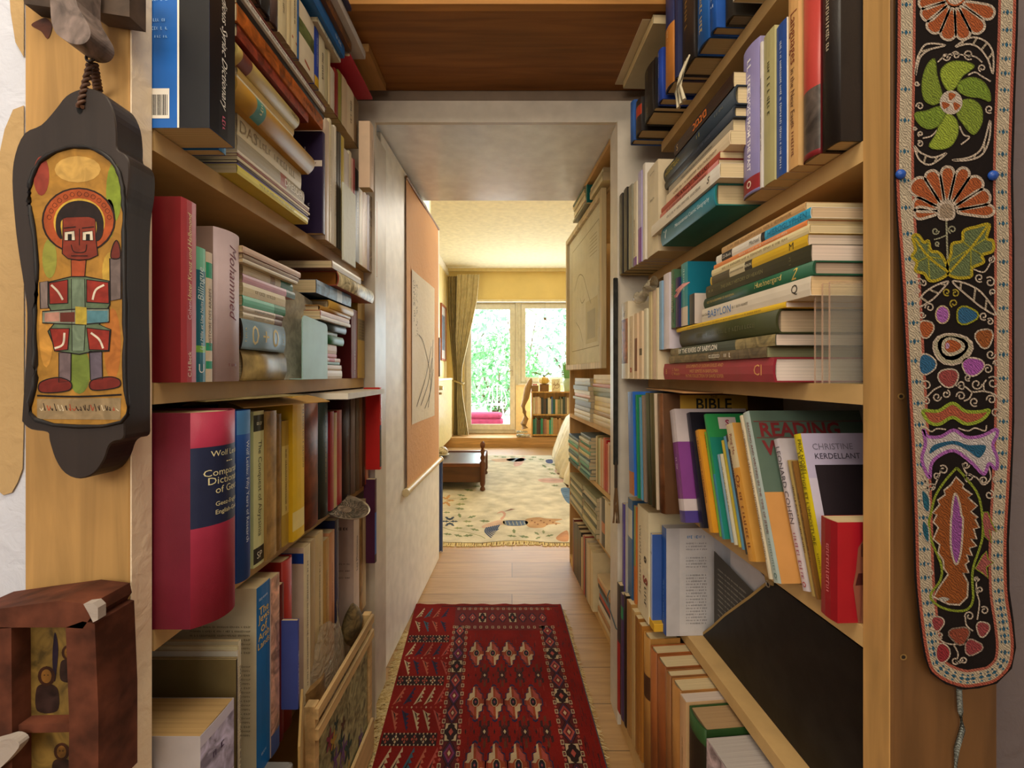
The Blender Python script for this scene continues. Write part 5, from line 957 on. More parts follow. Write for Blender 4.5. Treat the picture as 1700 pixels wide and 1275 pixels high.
E.line(A1(540, 530, 590, 510, 640, 540, 700, 575), 2.6, WH, 2.4); E.line(A1(480, 890, 510, 950, 550, 970, 490, 1020), 2.6, WH, 2.4); E.line(A1(220, 975, 280, 960, 325, 915), 2.4, WH, 2.4); E.line(A1(325, 440, 370, 400, 430, 380, 520, 390, 590, 400, 640, 440), 2.4, WH, 2.4)
# half flower
petals(1571, 352, [(-90+2, 74, 22), (-112, 72, 24), (-137, 74, 32), (-165, 56, 22), (-66, 78, 22), (-44, 78, 27), (-22, 76, 27), (-2, 78, 20), (178, 52, 20)], 4.6)
E.shape([(1560, 362), (1560, 342), (1570, 336), (1582, 342), (1582, 362)], '#94806a', WH, 4, 3.5); E.line([(1571, 362), (1572, 395), (1573, 430)], 3.2, '#8f8a70', 3)
spir([(310, 440, 26, 0), (430, 430, 30, 2), (325, 530, 18, 1)], 280, '#8f8a70'); E.line(A2(385, 470, 340, 490, 300, 500), 2.2, '#8f8a70', 2.4)
# yellow leaves
for pts, vein in ((A2(150, 480, 190, 470, 230, 520, 260, 510, 280, 580, 330, 590, 370, 640, 400, 730, 340, 780, 270, 790, 230, 740, 170, 720, 180, 660, 145, 620, 170, 570), A2(165, 490, 260, 620, 400, 730)), (A2(690, 395, 600, 410, 510, 440, 500, 510, 430, 530, 420, 600, 400, 660, 400, 740, 470, 770, 560, 760, 570, 700, 650, 660, 640, 610, 715, 580, 715, 510, 670, 490), A2(680, 400, 560, 560, 410, 730))):
    E.shape(pts, '#5f6b44', '#a8931e', 5, 2.4); E.line(vein, 4, '#a8931e', 3.4); 
    c0 = vein[1]
    for k in range(0, len(pts), 3): E.line([c0, pts[k]], 2.4, '#8f8a2c', 3.2, smooth=False)
spir([(200, 790, 26, 0), (225, 810, 26, 3), (185, 865, 22, 2), (705, 640, 26, 5), (620, 770, 32, 1), (695, 800, 38, 4), (715, 870, 24, 2)], 280); E.line(A2(580, 710, 650, 730, 690, 680, 710, 630), 2.4, WH, 2.4)
spir([(390, 870, 28, 1), (450, 880, 28, 4), (440, 950, 30, 2)], 280, '#94822a')
def blob(cx, cy, rx, ry, c, oc, off, w=2.6, lob=0, ph=0):
    E.shape([(1480+(cx+rx*(1+lob*math.cos(3*a+ph))*math.cos(a))/4.25, off+(cy+ry*(1+lob*math.cos(3*a+ph))*math.sin(a))/4.25) for a in [2*math.pi*j/16 for j in range(16)]], c, oc, w, 2.6, False)
blob(360, 1030, 48, 62, PU, '#b09a78', 280); blob(530, 1035, 75, 62, BL, '#8f8a1e', 280, 3, .12); blob(245, 1130, 52, 62, OR, WH, 280, 2.6, .1, 1); blob(655, 1195, 62, 68, '#8a4c20', WH, 280, 2.6, .12, 2)
spir([(270, 980, 34, 3), (215, 1030, 26, 0), (650, 1040, 30, 1), (695, 1080, 26, 4)], 280)
blob(430, 80, 140, 110, '#a59a80', WH, 560, 3, .06, 1); blob(430, 72, 108, 86, '#55654c', None, 560, 1, .08, 1); E.mb.sm; 
E2 = [(430, 66, 84, 66, '#b0a48c'), (430, 62, 58, 44, OR), (395, 60, 14, 22, '#b08aa8')]
for i, (cx, cy, rx, ry, c) in enumerate(E2): E.fill([(1480+(cx+rx*(1+.08*math.cos(3*a))*math.cos(a))/4.25, 560+(cy+ry*(1+.08*math.cos(3*a))*math.sin(a))/4.25) for a in [2*math.pi*j/18 for j in range(18)]], c, 3.6+i*.4)
blob(250, 190, 62, 72, BL, WH, 560, 2.6, .1); blob(575, 205, 78, 65, '#9a4f9a', WH, 560, 2.6, .08, 1); blob(402, 285, 72, 66, '#8c3f3c', WH, 560, 2.6, .08, 2)
spir([(700, 120, 34, 0), (740, 185, 24, 3), (680, 225, 34, 4), (540, 285, 24, 1), (245, 340, 44, 2), (320, 420, 32, 0), (245, 450, 28, 4), (385, 400, 30, 5), (495, 335, 32, 1), (490, 415, 34, 3), (600, 330, 40, 0), (715, 320, 46, 4), (585, 455, 34, 1), (705, 440, 36, 3), (735, 525, 34, 0), (245, 520, 20, 2)], 560)
E.line(A3(250, 420, 300, 370, 350, 345), 2.6, WH, 2.4); E.line(A3(450, 340, 520, 350, 570, 385, 650, 380, 720, 400, 760, 440, 765, 500, 740, 545), 2.8, WH, 2.4); E.line(A3(570, 385, 550, 430, 510, 450), 2.6, WH, 2.4); E.line(A3(655, 380, 650, 330, 670, 300), 2.6, WH, 2.4)
E.shape(A3(222, 520, 330, 520, 430, 465, 520, 520, 620, 525, 690, 515, 640, 580, 530, 612, 430, 565, 340, 612, 270, 600), '#a05038', '#8a9a2e', 5.5, 2.6)
E.line(A3(240, 630, 280, 665, 320, 645, 385, 650), 2.4, WH, 2.4); E.line(A3(470, 640, 540, 660, 590, 640, 660, 660, 670, 620), 2.4, WH, 2.4)
bt = A3(225, 650, 260, 700, 350, 700, 440, 655, 530, 705, 640, 695, 735, 650, 745, 690, 715, 760, 745, 850, 740, 930, 690, 890, 665, 950, 640, 960, 560, 880, 440, 800, 330, 840, 280, 900, 270, 990, 235, 930, 215, 850, 240, 750)
E.shape(bt, '#b7aca8', PU, 5.5, 2.6); E.shape(A3(270, 820, 300, 760, 440, 730, 540, 760, 665, 765, 620, 850, 540, 800, 440, 755, 340, 780), '#215470', None, 2, 3.6)
spir([(525, 900, 26, 0), (550, 990, 34, 2), (650, 1010, 28, 3), (740, 1000, 28, 1), (690, 1110, 34, 5), (365, 935, 34, 4), (230, 1005, 18, 0), (285, 1060, 34, 2), (320, 975, 24, 1)], 560)
E.line(A3(500, 890, 530, 960, 600, 990, 650, 1040, 700, 990, 680, 900), 2.6, WH, 2.4); E.line(A3(235, 1010, 260, 1070, 300, 1050, 330, 990, 350, 930), 2.6, WH, 2.4)
# fish in a green outline
E.line(A3(460, 920, 380, 1010, 310, 1120, 280, 1240)+A4(265, 80, 285, 210, 350, 370, 345, 480, 275, 590, 330, 660, 430, 695, 530, 690, 575, 620, 570, 480, 580, 380, 640, 190, 640, 20)+A3(610, 1110, 540, 1010, 460, 920), 4, '#7f8a28', 2.4, False)
fish = A3(455, 985, 420, 1040, 370, 1080, 380, 1110, 325, 1150, 340, 1180, 290, 1240)+A4(320, 20, 295, 70, 330, 110, 295, 190, 340, 230, 330, 290, 365, 340, 370, 400, 400, 440, 330, 540, 300, 600, 400, 650, 480, 655, 535, 600, 540, 500, 505, 430, 545, 430, 520, 370, 545, 350, 530, 300, 570, 310, 550, 255, 600, 240, 560, 190, 600, 190, 580, 120, 620, 110, 590, 50, 610, 40)+A3(560, 1230, 605, 1190, 540, 1130, 570, 1110, 500, 1060, 510, 1040)
E.shape(fish, '#8a4a1c', WH, 3, 2.6, False)
E.shape(A3(450, 1100, 430, 1180, 425, 1260)+A4(420, 60, 420, 250, 455, 370, 490, 280, 505, 60)+A3(495, 1260, 480, 1170), '#8a4a8c', WH, 3.4, 3.4); E.shape(A4(330, 610, 370, 600, 410, 615, 370, 632), '#a8a095', None, 1, 3.6)
for pts in (A4(650, 0, 680, 0, 700, 60, 740, 140, 690, 120, 705, 220, 655, 170, 640, 60), A4(590, 400, 640, 310, 670, 275, 680, 330, 720, 355, 670, 390, 680, 470, 640, 430)): E.shape(pts, '#96504a', '#7f8a28', 2, 2.5, False)
E.shape(A4(225, 60, 260, 110, 265, 210, 235, 190, 215, 120), '#1f5566', WH, 2, 2.4); E.shape(A3(215, 1080, 265, 1130, 265, 1230, 225, 1200), '#1f5566', WH, 2, 2.4)
spir([(265, 370, 28, 1), (270, 430, 26, 4), (600, 470, 20, 0), (625, 550, 24, 2), (655, 695, 30, 4), (550, 735, 34, 3), (345, 870, 24, 1), (450, 1050, 28, 0), (510, 1050, 26, 3)], 850)
E.line(A4(320, 890, 400, 930, 490, 930, 550, 905), 2.4, WH, 2.4); E.line(A4(440, 940, 470, 1000, 460, 1060, 500, 1060), 2.4, WH, 2.4); E.line(A4(520, 740, 530, 800, 575, 840), 2.4, WH, 2.4); E.line(A4(600, 460, 600, 560, 620, 640, 605, 760), 2.4, WH, 2.4)
blob(325, 785, 44, 52, '#8c3a3c', WH, 850, 2.4, .12, 1); blob(480, 870, 72, 62, '#86402c', '#7c6a5c', 850, 2.4, .15, 2); blob(362, 995, 50, 68, '#8c2a30', WH, 850, 2.2, .06); blob(575, 955, 62, 55, '#8c3a3c', '#a08878', 850, 2.4, .14); blob(645, 825, 46, 54, '#8c3f40', WH, 850, 2.4, .12, 1)
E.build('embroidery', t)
for (px, py) in ((1494, 290), (1647, 292)):
    mb = MB(); c = W(px, py, YB-.004)-BO; mb.lathe([(.0055, 0), (.006, .0015), (.004, .004), (.001, .005)], (0, 0, 0), mat('#1f4a9c', .35), 14); mb.build('pin', t, Matrix.Translation(c) @ Matrix.Rotation(math.pi/2, 4, 'X'))
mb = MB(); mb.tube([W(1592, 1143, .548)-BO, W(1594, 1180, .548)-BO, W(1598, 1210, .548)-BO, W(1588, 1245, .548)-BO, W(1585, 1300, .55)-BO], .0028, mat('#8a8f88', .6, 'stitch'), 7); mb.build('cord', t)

# ---------------- carved icon on the left post ----------------
YI = .522
IO = W(130, 450, YI)
t = thing('carved_icon', 'dark carved wooden plaque painted with a haloed saint, hung on the pine post', 'icon', Matrix.Translation(IO))
ic = curve([(133, 147), (155, 147), (176, 160), (189, 188), (193, 222), (194, 247), (207, 256), (214, 272), (213, 310), (207, 350), (204, 420), (204, 520), (206, 620), (206, 700), (205, 728), (190, 733), (180, 742), (172, 764), (156, 786), (132, 795), (108, 787), (92, 764), (82, 733), (78, 718), (50, 713), (37, 702), (36, 690), (42, 600), (44, 520), (38, 470), (30, 420), (24, 372), (19, 300), (24, 255), (40, 220), (68, 206), (92, 180), (110, 158)], True, 3)
DW = mat('#2f2520', .5, 'woodz', .35)
mb = MB(); mb.prism(ic, lambda u, v, d: W(u, v, YI)+Vector((0, d, 0))-IO, .0015, .0375, DW, True)
c0 = (125, 460); ins = [(c0[0]+(u-c0[0])*.985, c0[1]+(v-c0[1])*.994) for u, v in ic]
fa = [W(u, v, YI)-IO for u, v in ins]; ba = [W(u, v, YI)+Vector((0, .0015, 0))-IO for u, v in ic]; mb.face(fa, DW)
mb.grid([ba+[ba[0]], fa+[fa[0]]], DW); mb.build('plaque', t)
def icf(u, v, d): return W(u, v, YI-d)-IO
I = Relief(icf, .00025, 'paint', .55)
def Q(*c): return [(c[i]/1.823, 100+c[i+1]/1.823) for i in range(0, len(c), 2)]
arch = Q(95, 470, 88, 430, 92, 370, 120, 310, 170, 275, 240, 262, 300, 275, 345, 315, 368, 370, 376, 440, 376, 560, 380, 800, 378, 960, 366, 1095, 110, 1090, 108, 960, 105, 800, 112, 620)
I.shape(arch, '#a0742f', '#1d1613', 5, 1)
for (cx, cy, rx, ry, c) in ((125, 350, 24, 60, '#8c3a2c'), (345, 400, 24, 90, '#7a8a2c'), (150, 600, 22, 60, '#8a8a3a'), (235, 330, 70, 40, '#c09850'), (335, 640, 26, 60, '#b5923c'), (340, 860, 26, 110, '#a8662c'), (140, 820, 22, 110, '#c08a3c'), (240, 940, 34, 70, '#6a7a34'), (330, 480, 18, 60, '#9aa040')):
    I.fill(Q(*sum(([cx+rx*math.cos(a), cy+ry*math.sin(a)] for a in [2*math.pi*j/16 for j in range(16)]), [])), c, 1.6)
I.fill(Q(*sum(([238+112*math.cos(a), 485+100*math.sin(a)] for a in [2*math.pi*j/28 for j in range(28)]), [])), '#2b1a14', 2.0)
I.fill(Q(*sum(([238+106*math.cos(a), 485+95*math.sin(a)] for a in [2*math.pi*j/28 for j in range(28)]), [])), '#a04a22', 2.3)
I.fill(Q(*sum(([240+78*math.cos(a), 490+72*math.sin(a)] for a in [2*math.pi*j/28 for j in range(28)]), [])), '#c09a3a', 2.6)
for k in range(13):
    a = math.pi*(1.05+.9*k/12); I.line(Q(*sum(([240+92*math.cos(a)+7*math.cos(b), 488+84*math.sin(a)+7*math.sin(b)] for b in (0, 1.5, 3, 4.5)), [])), .8, '#5c2a18', 2.9, True)
BKc = '#1d1614'
I.shape(Q(170, 520, 172, 470, 200, 435, 245, 425, 290, 440, 312, 480, 310, 530, 290, 545, 285, 480, 190, 480, 188, 540), '#241916', None, 1, 3.2)
I.shape(Q(190, 475, 288, 472, 290, 540, 296, 590, 270, 602, 240, 606, 205, 600, 188, 585, 190, 540), '#7a3020', BKc, 1.6, 3, False)
for x in (195, 250): 
    I.shape(Q(x, 520, x+30, 516, x+32, 545, x, 545), '#cbbfa8', BKc, 1, 3.6, False); I.fill(Q(x+10, 526, x+22, 526, x+22, 545, x+10, 545), BKc, 4.2); I.line(Q(x-2, 508, x+34, 504), 1.6, BKc, 4, smooth=False)
I.line(Q(240, 510, 240, 560), 1.2, BKc, 4); I.line(Q(215, 558, 222, 578, 240, 582, 258, 578, 262, 558), 1.4, BKc, 4); I.line(Q(215, 592, 265, 592), 1.4, BKc, 4)
I.shape(Q(215, 604, 260, 604, 256, 655, 216, 655), '#a04a28', BKc, 1.4, 3, False)
# robe
I.shape(Q(145, 672, 215, 655, 260, 655, 330, 668, 332, 740, 300, 800, 335, 815, 330, 880, 262, 885, 240, 890, 170, 880, 145, 820, 170, 790, 145, 740), '#5a6a50', BKc, 2, 3.2, False)
for pts in (Q(148, 674, 205, 664, 205, 735, 150, 738), Q(262, 664, 328, 672, 330, 736, 262, 732), Q(150, 812, 210, 812, 205, 876, 165, 880), Q(262, 810, 332, 818, 328, 878, 270, 876)): I.shape(pts, '#8a2c20', BKc, 2, 3.8, False)
for pts in (Q(155, 680, 175, 700, 190, 725), Q(280, 725, 290, 695, 315, 680), Q(165, 872, 190, 860, 195, 825), Q(275, 825, 300, 845, 312, 872)): I.line(pts, 3.4, '#cfc4b0', 4.4)
I.shape(Q(216, 662, 256, 662, 258, 800, 254, 880, 218, 880), '#6a7a64', BKc, 1, 4, False)
I.shape(Q(128, 760, 250, 752, 330, 752, 330, 792, 250, 800, 128, 795), '#7a8070', BKc, 1.8, 4.2, False); I.fill(Q(135, 765, 180, 762, 180, 790, 135, 792), '#a87a6a', 4.8); I.fill(Q(182, 764, 226, 762, 226, 792, 182, 792), '#5c2a20', 4.8); I.fill(Q(228, 745, 262, 748, 262, 800, 228, 798), '#b09a3a', 5); I.fill(Q(264, 758, 326, 758, 326, 792, 264, 796), '#4f7a84', 4.8)
I.shape(Q(120, 672, 145, 668, 146, 750, 122, 752), '#7a6a64', BKc, 1.6, 3.6, False); I.shape(Q(332, 600, 366, 598, 366, 722, 334, 728), '#6a5c58', BKc, 2, 3.6, False); I.shape(Q(336, 598, 340, 565, 352, 545, 362, 565, 362, 598), '#6c2c22', BKc, 1.6, 3.7)
I.shape(Q(178, 885, 215, 885, 214, 970, 178, 975), '#6a5a5c', BKc, 1.6, 3.2, False); I.shape(Q(270, 880, 308, 880, 310, 965, 274, 968), '#5f5560', BKc, 1.6, 3.2, False)
I.shape(Q(122, 975, 175, 960, 214, 975, 205, 1000, 125, 1005), '#6c241c', BKc, 1.8, 3.6); I.shape(Q(276, 970, 330, 958, 362, 968, 355, 990, 280, 998), '#6c241c', BKc, 1.8, 3.6)
I.line(Q(112, 1015, 240, 1018, 368, 1012), 3, BKc, 3); I.fill(Q(112, 1025, 366, 1022, 364, 1088, 112, 1086), '#8f7a5a', 2.4)
rnd = random.Random(6)
for k in range(22): x = 120+11*k; I.line(Q(x, 1045+rnd.uniform(-8, 12), x+6, 1060, x+rnd.uniform(2, 12), 1040+rnd.uniform(0, 24)), 1.4, rnd.choice(('#a8452c', '#c8b89a', '#3a2a20')), 3)
I.build('painting', t)
mb = MB(); rimp = curve(arch, True, 4); rnd = random.Random(3)
mb.tube([icf(u+rnd.uniform(-.8, .8), v+rnd.uniform(-.8, .8), .0008) for u, v in rimp+rimp[:1]], [.0024+rnd.uniform(-.0007, .0007) for _ in range(len(rimp)+1)], mat('#1a1411', .5, 'leather'), 7)
mb.build('carved_rim', t)
mb = MB(); mb.fill if 0 else None
mb.face([icf(132+5*math.cos(a), 180+9*math.sin(a), .0004) for a in [2*math.pi*j/12 for j in range(12)]][::-1], mat('#060505', .8)); mb.build('hole', t)
mb = MB(); CH = mat('#5a3d2c', .5, 'leather')
def twist(a, b, r):
    for ph in (0, math.pi):
        n = 26; d = (b-a); mb.tube([a+d*(k/n)+Vector((r*.8*math.cos(ph+k*.9), r*.8*math.sin(ph+k*.9), 0)) for k in range(n+1)], r*.75, CH, 6)
twist(W(133, 178, YI-.002)-IO, W(150, 108, YI+.004)-IO, .0028); twist(W(163, 150, YI+.03)-IO, W(155, 105, YI+.006)-IO, .0034)
mb.build('leather_loop', t)
mb = MB(); mt = mat('#3c322c', .4, metal=.6); c = W(152, 92, YI+.004)-IO
mb.tube([c+Vector((.0055*math.cos(a), .003*math.sin(a), .009*math.sin(a))) for a in [2*math.pi*j/16 for j in range(17)]], .0016, mt, 6); c2 = W(150, 72, YI+.006)-IO
mb.tube([c2+Vector((.002*math.sin(a), .005*math.cos(a), .010*math.sin(a))) for a in [2*math.pi*j/16 for j in range(17)]], .0016, mt, 6); mb.build('chain', t)
# carved hanging thing above, cut by the frame
HO = W(115, 20, .50)
t = thing('carved_hook', 'worn grey wooden carved hook above the painted icon', 'hook', Matrix.Translation(HO)); GW = mat('#6e5f58', .5, 'mottled', .4)
hk = curve([(86, -60), (84, 20), (90, 50), (104, 64), (122, 73), (140, 72), (150, 60), (148, 44), (138, 26), (126, 0), (124, -60)], True, 3)
mb = MB(); mb.prism(hk, lambda u, v, d: W(u, v, .50)+Vector((0, d, 0))-HO, .0, .03, GW, True); mb.build('hook', t)
mb = MB(); mb.prism([(120, -60), (215, -60), (215, 28), (150, 18), (126, 2)], lambda u, v, d: W(u, v, .535)+Vector((0, d, 0))-HO, .0, .024, mat('#4a3a2e', .6, 'leather'), True); mb.prism([(28, -60), (84, -60), (84, 12), (40, 6)], lambda u, v, d: W(u, v, .54)+Vector((0, d, 0))-HO, 0, .02, mat('#3a2c22', .6, 'leather')); mb.build('crossbar', t)
mb = MB(); mb.face([W(u, v, .5603)-HO for u, v in curve([(52, 42), (62, 34), (76, 30), (86, 40), (84, 55), (78, 64), (68, 52)], True)], mat('#4a2414', .6, 'mottled')); mb.build('stain', lc, Matrix.Translation(HO-lc.location))
# wooden box shrine, lower left corner
SO = W(80, 1150, .50)
t = thing('icon_shrine', 'small weathered brown wooden box icon with two painted panels, hung low on the pine post', 'icon', Matrix.Translation(SO)); BW = mat('#5c3222', .7, 'leather', .2)
def shf(u, v, d): return W(u, v, .50)+Vector((0, d, 0))-SO
mb = MB()
for pts in ([(-60, 1018), (10, 1008), (100, 996), (152, 1002), (156, 1020), (140, 1042), (112, 1040), (30, 1040), (-60, 1046)], [(112, 1040), (140, 1030), (160, 1034), (166, 1180), (166, 1330), (116, 1330), (118, 1200)], [(-60, 1040), (22, 1040), (24, 1330), (-60, 1330)], [(24, 1208), (118, 1206), (118, 1220), (24, 1222)]):
    mb.prism(pts, shf, -.002 if pts[0][1] != 1208 else .004, .050, BW)
mb.build('frame', t)
mb = MB(); mb.prism([(20, 1036), (120, 1036), (120, 1330), (20, 1330)], shf, .018, .024, mat('#6e5626', .6, 'mottled')); mb.build('back_panel', t)
I = Relief(lambda u, v, d: shf(u, v, .018-d), .0003, 'mottled', .6)
for (cx, cy, s_) in ((50, 1140, 1.0), (88, 1100, .8), (76, 1270, .9), (108, 1262, .7)):
    I.shape([(cx-16*s_, cy+60*s_), (cx-18*s_, cy+24*s_), (cx-8*s_, cy+14*s_), (cx+8*s_, cy+14*s_), (cx+20*s_, cy+26*s_), (cx+18*s_, cy+60*s_)], '#2c1c18', None, 1, 1)
    I.fill([(cx+15*s_*math.cos(a), cy+17*s_*math.sin(a)) for a in [2*math.pi*j/16 for j in range(16)]], '#3a2014', 1.5); I.fill([(cx+9*s_*math.cos(a), cy+12*s_*math.sin(a)) for a in [2*math.pi*j/16 for j in range(16)]], '#7c5424', 2)
    for e in (-3, 3): I.fill([(cx+e*s_+1.2*math.cos(a), cy-2*s_+1*math.sin(a)) for a in [2*math.pi*j/8 for j in range(8)]], '#1a1210', 2.6)
I.shape([(70, 1095), (64, 1065), (60, 1110), (64, 1150)], '#241a2a', None, 1, 1.2); I.build('painting', t)
mb = MB(); WP = mat('#a89c92', .8, 'plaster')
mb.prism([(144, 1000), (160, 998), (168, 1006), (168, 1026), (160, 1030), (152, 1014)], shf, -.004, .006, WP); mb.build('chipped_paint', t); mb = MB(); mb.prism(curve([(-20, 1235), (20, 1216), (40, 1212), (52, 1222), (40, 1240), (20, 1260), (0, 1275), (-20, 1300)], True, 3), shf, -.012, -.002, WP, True); mb.build('chipped_paint', t)

# ---------------- red rug ----------------
def rugp(u, v, d=0):   # u 0..1 across, v = distance from the camera
    xl, xr = -.388-.0757*(v-1.272), .261-.0362*(v-1.272)
    return Vector((xl+(xr-xl)*u, v, .0125+d))
RV0, RV1 = .75, 2.157
RO = Vector((-.07, 1.5, 0))
t = thing('red_rug', 'deep red tribal runner rug with rows of medallions on the passage floor', 'rug', Matrix.Translation(RO))
mb = MB(); RD = mat('#7e1f18', .95, 'pile', .05); rnd = random.Random(2); n = 40
edge = [(0, RV0)]+[(k/n, RV1+.004*math.sin(k*1.1)+rnd.uniform(-.002, .002)) for k in range(n+1)]+[(1, RV0)]
mb.prism(edge, lambda u, v, d: rugp(u, v, -d)-RO, 0, .0122, RD); mb.build('pile', t)
fnr = lambda u, v, d: rugp(u, v, d)-RO
R = Relief(fnr, .00022, 'pile', .95, flip=True)
IV, NV, BKr, OG, PKr, TQ = '#bfa57e', '#26233f', '#2a1612', '#96421f', '#a84a3c', '#3a5a66'
def dia(u, v, a, b, c, l): R.fill([(u-a, v), (u, v-b), (u+a, v), (u, v+b)][::-1], c, l)
def rc(u, v, a, b, c, l): R.fill([(u-a, v-b), (u-a, v+b), (u+a, v+b), (u+a, v-b)], c, l)
def hookbox(u, v, a=.010, b=.009): rc(u, v, a, b, IV, 2.4); rc(u, v, a*.62, b*.6, BKr, 3); rc(u, v, a*.25, b*.25, PKr, 3.6)
def gul(u, v):
    a, b = .050, .088
    st = [(0, b), (.25*a, b*.92), (.25*a, b*.78), (.5*a, b*.72), (.5*a, b*.52), (.78*a, b*.46), (.78*a, b*.22), (a, b*.16)]
    full = st+[(x, -y) for x, y in st[::-1]]; full = full+[(-x, y) for x, y in full[::-1]]
    for k, (sc, c) in enumerate(((1.0, NV), (.9, '#7c2a1c'), (.72, OG))): R.fill([(u+x*sc, v+y*sc) for x, y in full][::1], c, 2+.6*k)
    for sx, sy in ((1, -1), (-1, 1)):
        R.fill([(u+sx*x*a, v+sy*y*b) for x, y in ((.1, .25), (.12, .85), (.3, .8), (.32, .5), (.62, .45), (.65, .2), (.85, .1), (.5, .08), (.3, .22))], IV, 4.2); R.fill([(u+sx*x*a, v-sy*y*b) for x, y in ((.1, .25), (.12, .7), (.35, .5), (.6, .4), (.6, .12), (.3, .22))], PKr, 4.2)
    R.fill([(u+.017*math.cos(t_), v+.022*math.sin(t_)) for t_ in [2*math.pi*(j+.5)/8 for j in range(8)]], IV, 4.6); R.fill([(u+.0145*math.cos(t_), v+.019*math.sin(t_)) for t_ in [2*math.pi*(j+.5)/8 for j in range(8)]], BKr, 5)
    dia(u, v, .008, .012, NV, 5.4); dia(u, v, .004, .006, PKr, 5.8)
def minor(u, v):
    for (x, y) in ((-.02, .03), (.02, .03), (-.02, -.03), (.02, -.03), (0, .05), (0, -.05)): R.fill([(u+x-.006, v+y-.012), (u+x-.006, v+y+.012), (u+x+.006, v+y+.016), (u+x+.006, v+y-.008)], ('#3a1c18', '#5c3018', '#2a2040')[int(abs(x*900+y*500)) % 3], 1.7)
    R.fill([(u+.02*math.cos(t_), v+.03*math.sin(t_)) for t_ in [2*math.pi*j/8 for j in range(8)]], '#4a1c16', 1.9)
    for k in range(4):
        a = k*math.pi/2+math.pi/4; R.line([(u, v), (u+.028*math.cos(a), v+.034*math.sin(a))], .004, BKr, 2, smooth=False)
    dia(u, v, .012, .016, BKr, 2.4); dia(u, v, .007, .009, IV, 2.8); dia(u, v+.03, .006, .008, '#5c2418', 2.4); dia(u, v-.03, .006, .008, '#5c2418', 2.4)
gulv = [1.775, 1.510, 1.265, 1.02, .80]; gu = [.43, .525, .62, .72]
for k, v in enumerate(gulv):
    for u in gu: gul(u+(.003*k), v)
for k, v in enumerate([1.645, 1.385, 1.14, .91]):
    for u in (.478, .573, .668, .77): minor(u, v)
    for u in (.39, .43, .525, .62, .72): dia(u, v, .004, .012, BKr, 2); 
def xmotif(u, v, w=.03, h=.045, c1=IV):
    rc(u, v, w, h, BKr, 2.2)
    for sx in (-1, 1):
        for sy in (-1, 1): R.fill([(u+sx*w*x, v+sy*h*y) for x, y in ((.12, .9), (.85, .95), (.9, .2), (.55, .45), (.5, .75))], c1, 2.8)
    dia(u, v, w*.35, h*.4, PKr, 3)
def diamot(u, v, w=.03, h=.045, c=PKr):
    dia(u, v, w, h, NV, 2.2); dia(u, v, w*.82, h*.8, c, 2.6); dia(u, v, w*.5, h*.5, '#6a1f1a', 3); dia(u, v, w*.25, h*.25, IV, 3.4)
    for sx in (-1, 1): 
        for sy in (-1, 1): R.line([(u+sx*w, v+sy*h*.15), (u+sx*w*.2, v+sy*h)], .004, BKr, 2, smooth=False)
# vertical borders left and right of the field
v = 1.93; k = 0
while v > .78:
    if k % 4 == 3: xmotif(.322, v, .031, .036)
    else: diamot(.322, v, .030, .042, (PKr, '#9a4030', '#7a2c50')[k % 3])
    if (k+1) % 3 == 0: xmotif(.872, v, .034, .036)
    else: diamot(.872, v, .034, .042, ('#96382c', PKr)[k % 2])
    v -= .078; k += 1
v = 1.96
while v > .77:
    for u in (.283, .362, .832, .912): hookbox(u, v, .008, .009); dia(u, v-.02, .007, .007, (OG if int(v*100) % 2 else PKr), 2.3)
    v -= .041
# top borders
for k in range(17):
    u = .30+k*.038; hookbox(u, 2.112, .008, .009); hookbox(u, 1.958, .008, .009); dia(u+.019, 2.112, .006, .01, OG, 2.4)
for k in range(9):
    u = .33+k*.066
    (xmotif if k in (2, 5) else diamot)(u, 2.036, .026, .04)
rc(.58, 2.135, .40, .003, BKr, 1.6)
for (u0, w) in ((.322, .040), (.872, .045)): rc(u0, 1.37, w*1.02, .60, '#5a1814', 1.1)
rc(.58, 2.035, .30, .10, '#6a1a14', 1.1)
rnd = random.Random(77)
for k in range(420):
    u, v = rnd.uniform(.385, .80), rnd.uniform(.78, 1.9); rc(u, v, rnd.uniform(.0012, .0025), rnd.uniform(.006, .016), rnd.choice(('#5a1612', '#4c1614', '#8c2c1c', '#621c14')), 1.4)
for k in range(160):
    u, v = rnd.uniform(.93, .99), rnd.uniform(.78, 2.1); rc(u, v, .0015, rnd.uniform(.006, .014), rnd.choice(('#4c1614', '#3a1614', '#6a2018')), 1.4)
# left field: flower bands and comb trees
def comb(u, v, c, s_=1):   # pairs of toothed wedges
    for sy in (1, -1):
        pts = [(u-.028, v+sy*.010), (u+.016, v+sy*.100)]
        for j in range(4): pts += [(u+.020-.002*j, v+sy*(.082-.018*j)), (u+.010-.005*j, v+sy*(.078-.018*j))]
        R.fill(pts if sy > 0 else pts[::-1], c, 2.4); R.fill([(u-.016, v+sy*.018), (u+.006, v+sy*.06), (u-.002, v+sy*.03)][::(1 if sy > 0 else -1)], BKr, 2.9)
vb = [1.872, 1.616, 1.356, 1.10, .86]
for v in vb:
    rc(.135, v, .125, .024, BKr, 1.6)
    for k in range(6):
        u = .028+k*.043
        for (dx, dy) in ((-.010, 0), (.010, 0), (0, .010), (0, -.010)): dia(u+dx, v+dy, .0055, .0065, (IV if k % 3 == 1 else '#a8503e'), 2.4)
        dia(u, v, .004, .005, OG, 2.8)
    for k in range(14):
        for dy in (-.021, .021): rc(.016+k*.018, v+dy, .003, .003, IV, 2.2)
for i in range(len(vb)-1):
    v = (vb[i]+vb[i+1])/2
    for k in range(5):
        c = (IV, NV, '#a8583e', NV, IV)[(k+i*2) % 5] if k < 4 else PKr; comb(.045+k*.052, v, c if c != NV else (NV if k % 2 else TQ))
    for k in range(11): dia(.02+k*.024, v, .005, .006, (OG, IV, PKr)[k % 3], 3.2)
v = 1.985
